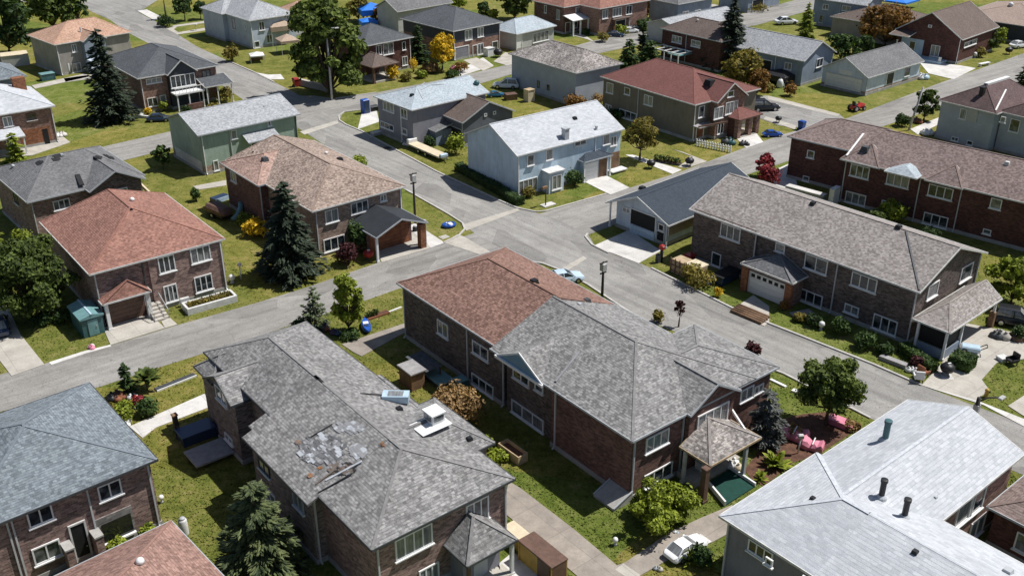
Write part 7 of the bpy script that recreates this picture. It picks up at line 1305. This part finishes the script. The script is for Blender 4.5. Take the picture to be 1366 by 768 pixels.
s = T_('ride_on_mower', 'red ride-on mower at the lawn corner before the white-sided garage', 'mower', 'a3', 470, 590, 30); s.loft('body', 'paint_red', [(-1.1, .4, .4, .8, .08), (-.6, .55, .35, .85, .1), (.2, .5, .35, .8, .1), (.9, .48, .4, 1.15, .14), (1.5, .4, .45, 1.0, .14)]); s.box('seat', 'black', (-.4, 0, 1.05), (.6, .6, .3), None, .1); s.box('backrest', 'black', (-.7, 0, 1.35), (.15, .6, .5), None, .05); s.bars('steering_wheel', 'black', [((.35, -.25, 1.4), (.35, .25, 1.4)), ((.5, 0, .9), (.35, 0, 1.4))], .07)
for x, r in ((-.7, .5), (1.1, .36)):
    for y in (-.62, .62): s.wheel(x, y, r, .25)
bundle('h4', 595, 600, 'white bags heaped on the verge behind the white-sided garage', ['white', 'offwhite', 'sky'], 1.0, 7, 'bag_heap', 'bags', 27); s = T_('bench', 'low white bench on the lawn of the dark gabled brick house', 'bench', 'h4', 1060, 500, 30); s.box('seat', 'white', (0, 0, .5), (2.8, .6, .12), None, .03); s.box('leg', 'white', (-1.1, 0, .22), (.2, .5, .44)); s.box('leg', 'white', (1.1, 0, .22), (.2, .5, .44)); globe('h4', 990, 440, 'small white globe on the lawn of the dark gabled brick house', .4); kettle('h4', 1245, 412, 'small black cart on the lawn near the white car at the right edge', .7)
bundle('a3', 850, 715, 'white sacks and blocks along the pale path below the leaning pole', ['white', 'offwhite'], 1.0, 6, 'sack_heap', 'sacks', 28); bundle('a3', 795, 655, 'rusty pot group at the foot of the verge tree', ['woodred', 'brown'], .8, 4, 'flower_pots', 'pots', 29)
crate('b3', 348, 318, 47, 1.5, .5, 2.0, 'white', 'white cabinet against the dark terrace wall', 'cabinet', 'cabinet', 'offwhite'); crate('b3', 200, 275, -43, 5, .9, .7, 'found', 'grey stone trough along the foot of the dark terrace', 'trough', 'trough', 'concw')
crate('a0', 255, 425, 39, 2.2, 1.4, 1.1, 'teal', 'dark teal covered box beside the beige house', 'covered_box', 'box', 'teallight'); crate('a0', 85, 345, 30, 4.5, 3, 2.0, 'st_light', 'pale flat-roofed hut between the slate roof and the beige house', 'hut', 'hut', 'cream')
bundle('g6', 345, 350, 'white stones along the edge of the concrete drive by the left lawn', ['white', 'concw'], .7, 6, 'stone_heap', 'stones', 30); s = T_('garden_wall', 'low white kerb wall at the corner of the slate-roofed brick house', 'wall', 'g6', 820, 245, -20); s.box('wall', 'white', (0, 0, .2), (2.4, .3, .4)); s.box('wall', 'white', (-1.1, .9, .2), (.3, 1.6, .4))
bundle('g6', 55, 690, 'white and blue sacks beside the sagging grey roof house', ['white', 'sky'], .8, 5, 'sack_heap', 'sacks', 31) if 0 else None
bundle('b0', 245, 520, 'white and blue sacks between the dense dark tree and the terracotta roof', ['white', 'paint_navy', 'offwhite'], .9, 6, 'sack_heap', 'sacks', 32)
s = T_('gutter_rail', 'long pale rail lying on the lawn between the grey-roofed and green houses', 'rail', 'b0', 780, 245, -55); s.box('rail', 'cream', (0, 0, .12), (5.2, .22, .2)); s.box('end_cap', 'offwhite', (2.6, 0, .16), (.3, .4, .3))

# ------------------------------------------------------------------ short grass tufts on the nearer lawns
OCC = set(); CS = .4
def fill(poly):
    xs = [p[0] for p in poly]; ys = [p[1] for p in poly]
    for j in range(int(min(ys) / CS) - 1, int(max(ys) / CS) + 2):
        y = (j + .5) * CS; X = []
        for (x0, y0), (x1, y1) in zip(poly, poly[1:] + poly[:1]):
            if (y0 > y) != (y1 > y): X.append(x0 + (y - y0) * (x1 - x0) / (y1 - y0))
        X.sort()
        for a, b in zip(X[::2], X[1::2]):
            for i in range(int(math.floor(a / CS)), int(math.floor(b / CS)) + 1): OCC.add((i, j))
for p in FLAT: fill(p)
for h in HOUSES:
    for b in h.blks:
        fill([(q.x, q.y) for q in (h.P(u, v, 0) for u, v in ((b.u0 + b.ov, b.v0 + b.ov), (b.u1 - b.ov, b.v0 + b.ov), (b.u1 - b.ov, b.v1 - b.ov), (b.u0 + b.ov, b.v1 - b.ov)))])
rg = random.Random(99); gm = MB(); cnt = 0
while cnt < 85000:
    x, y = rg.uniform(-30, 1400), rg.uniform(150, 800) if rg.random() < .55 else rg.uniform(350, 800)
    p = at(x, y)
    if (int(math.floor(p.x / CS)), int(math.floor(p.y / CS))) in OCC: cnt += .4; continue
    cnt += 1; k = rg.uniform(.6, 1.5); a = rg.uniform(0, 6.283); w = .07 * k; hgt_ = .055 * k
    d = Vector((math.cos(a), math.sin(a), 0)); l = Vector((rg.uniform(-1, 1), rg.uniform(-1, 1), 0)) * .11 * k
    gm.quad(p - d * w, p + d * w, p + l + Vector((0, 0, hgt_)) + d * w * .25, p + l + Vector((0, 0, hgt_)) - d * w * .25)
tag(gm.build('grass', M['grass'], fix=False, uv=False), 'short patchy lawn grass between the houses and streets', 'grass', kind='stuff')

# ------------------------------------------------------------------ look-alikes carry a group
GR_ = {'house': 'houses along the streets', 'garage': 'detached garages', 'car': 'cars parked around the houses', 'tree': 'trees between the houses', 'shrub': 'shrubs in the gardens', 'hedge': 'clipped hedges', 'pole': 'poles along the streets', 'street lamp': 'street lamps', 'barbecue': 'black domed barbecues', 'garden globe': 'white globes on the lawns', 'pots': 'flower pot groups', 'sacks': 'sacks beside the houses', 'tent': 'bright blue tarpaulin tents', 'canopy': 'beige canopy tents', 'plank': 'boards lying on the lawns', 'box': 'storage boxes outdoors', 'chair': 'garden chairs', 'plant': 'leafy plants', 'bin': 'wheelie bins', 'heap': 'covered heaps', 'shed': 'garden sheds', 'post': 'garden posts', 'wall': 'low garden walls', 'flower bed': 'planted beds'}
for o in COL.objects:
    if o.parent is None and 'category' in o and o['category'] in GR_: o['group'] = GR_[o['category']]
el, az = rad(59), rad(18)
sv = Vector((math.cos(az) * math.cos(el), math.sin(az) * math.cos(el), math.sin(el)))
sl = bpy.data.lights.new('sun', 'SUN'); sl.energy = 5.0; sl.angle = rad(.55); sl.color = (1, .97, .925)
so = bpy.data.objects.new('sun', sl); COL.objects.link(so); so.rotation_euler = sv.to_track_quat('Z', 'Y').to_euler(); so.location = (0, 100, 120)
w = bpy.data.worlds.new('World'); scene.world = w; w.use_nodes = True; nt = w.node_tree
sky = nt.nodes.new('ShaderNodeTexSky'); sky.sky_type = 'NISHITA'; sky.sun_disc = False; sky.sun_elevation = el; sky.sun_rotation = math.atan2(sv.x, sv.y)
bg = nt.nodes['Background']; bg.inputs['Strength'].default_value = .068; nt.links.new(sky.outputs[0], bg.inputs[0])
vs = scene.view_settings; vs.view_transform = 'Standard'; vs.look = 'None'; vs.exposure = 0.1; vs.gamma = 1
scene.cycles.max_bounces = 5; scene.cycles.diffuse_bounces = 2; scene.cycles.glossy_bounces = 2; scene.cycles.transmission_bounces = 2; scene.cycles.transparent_max_bounces = 4
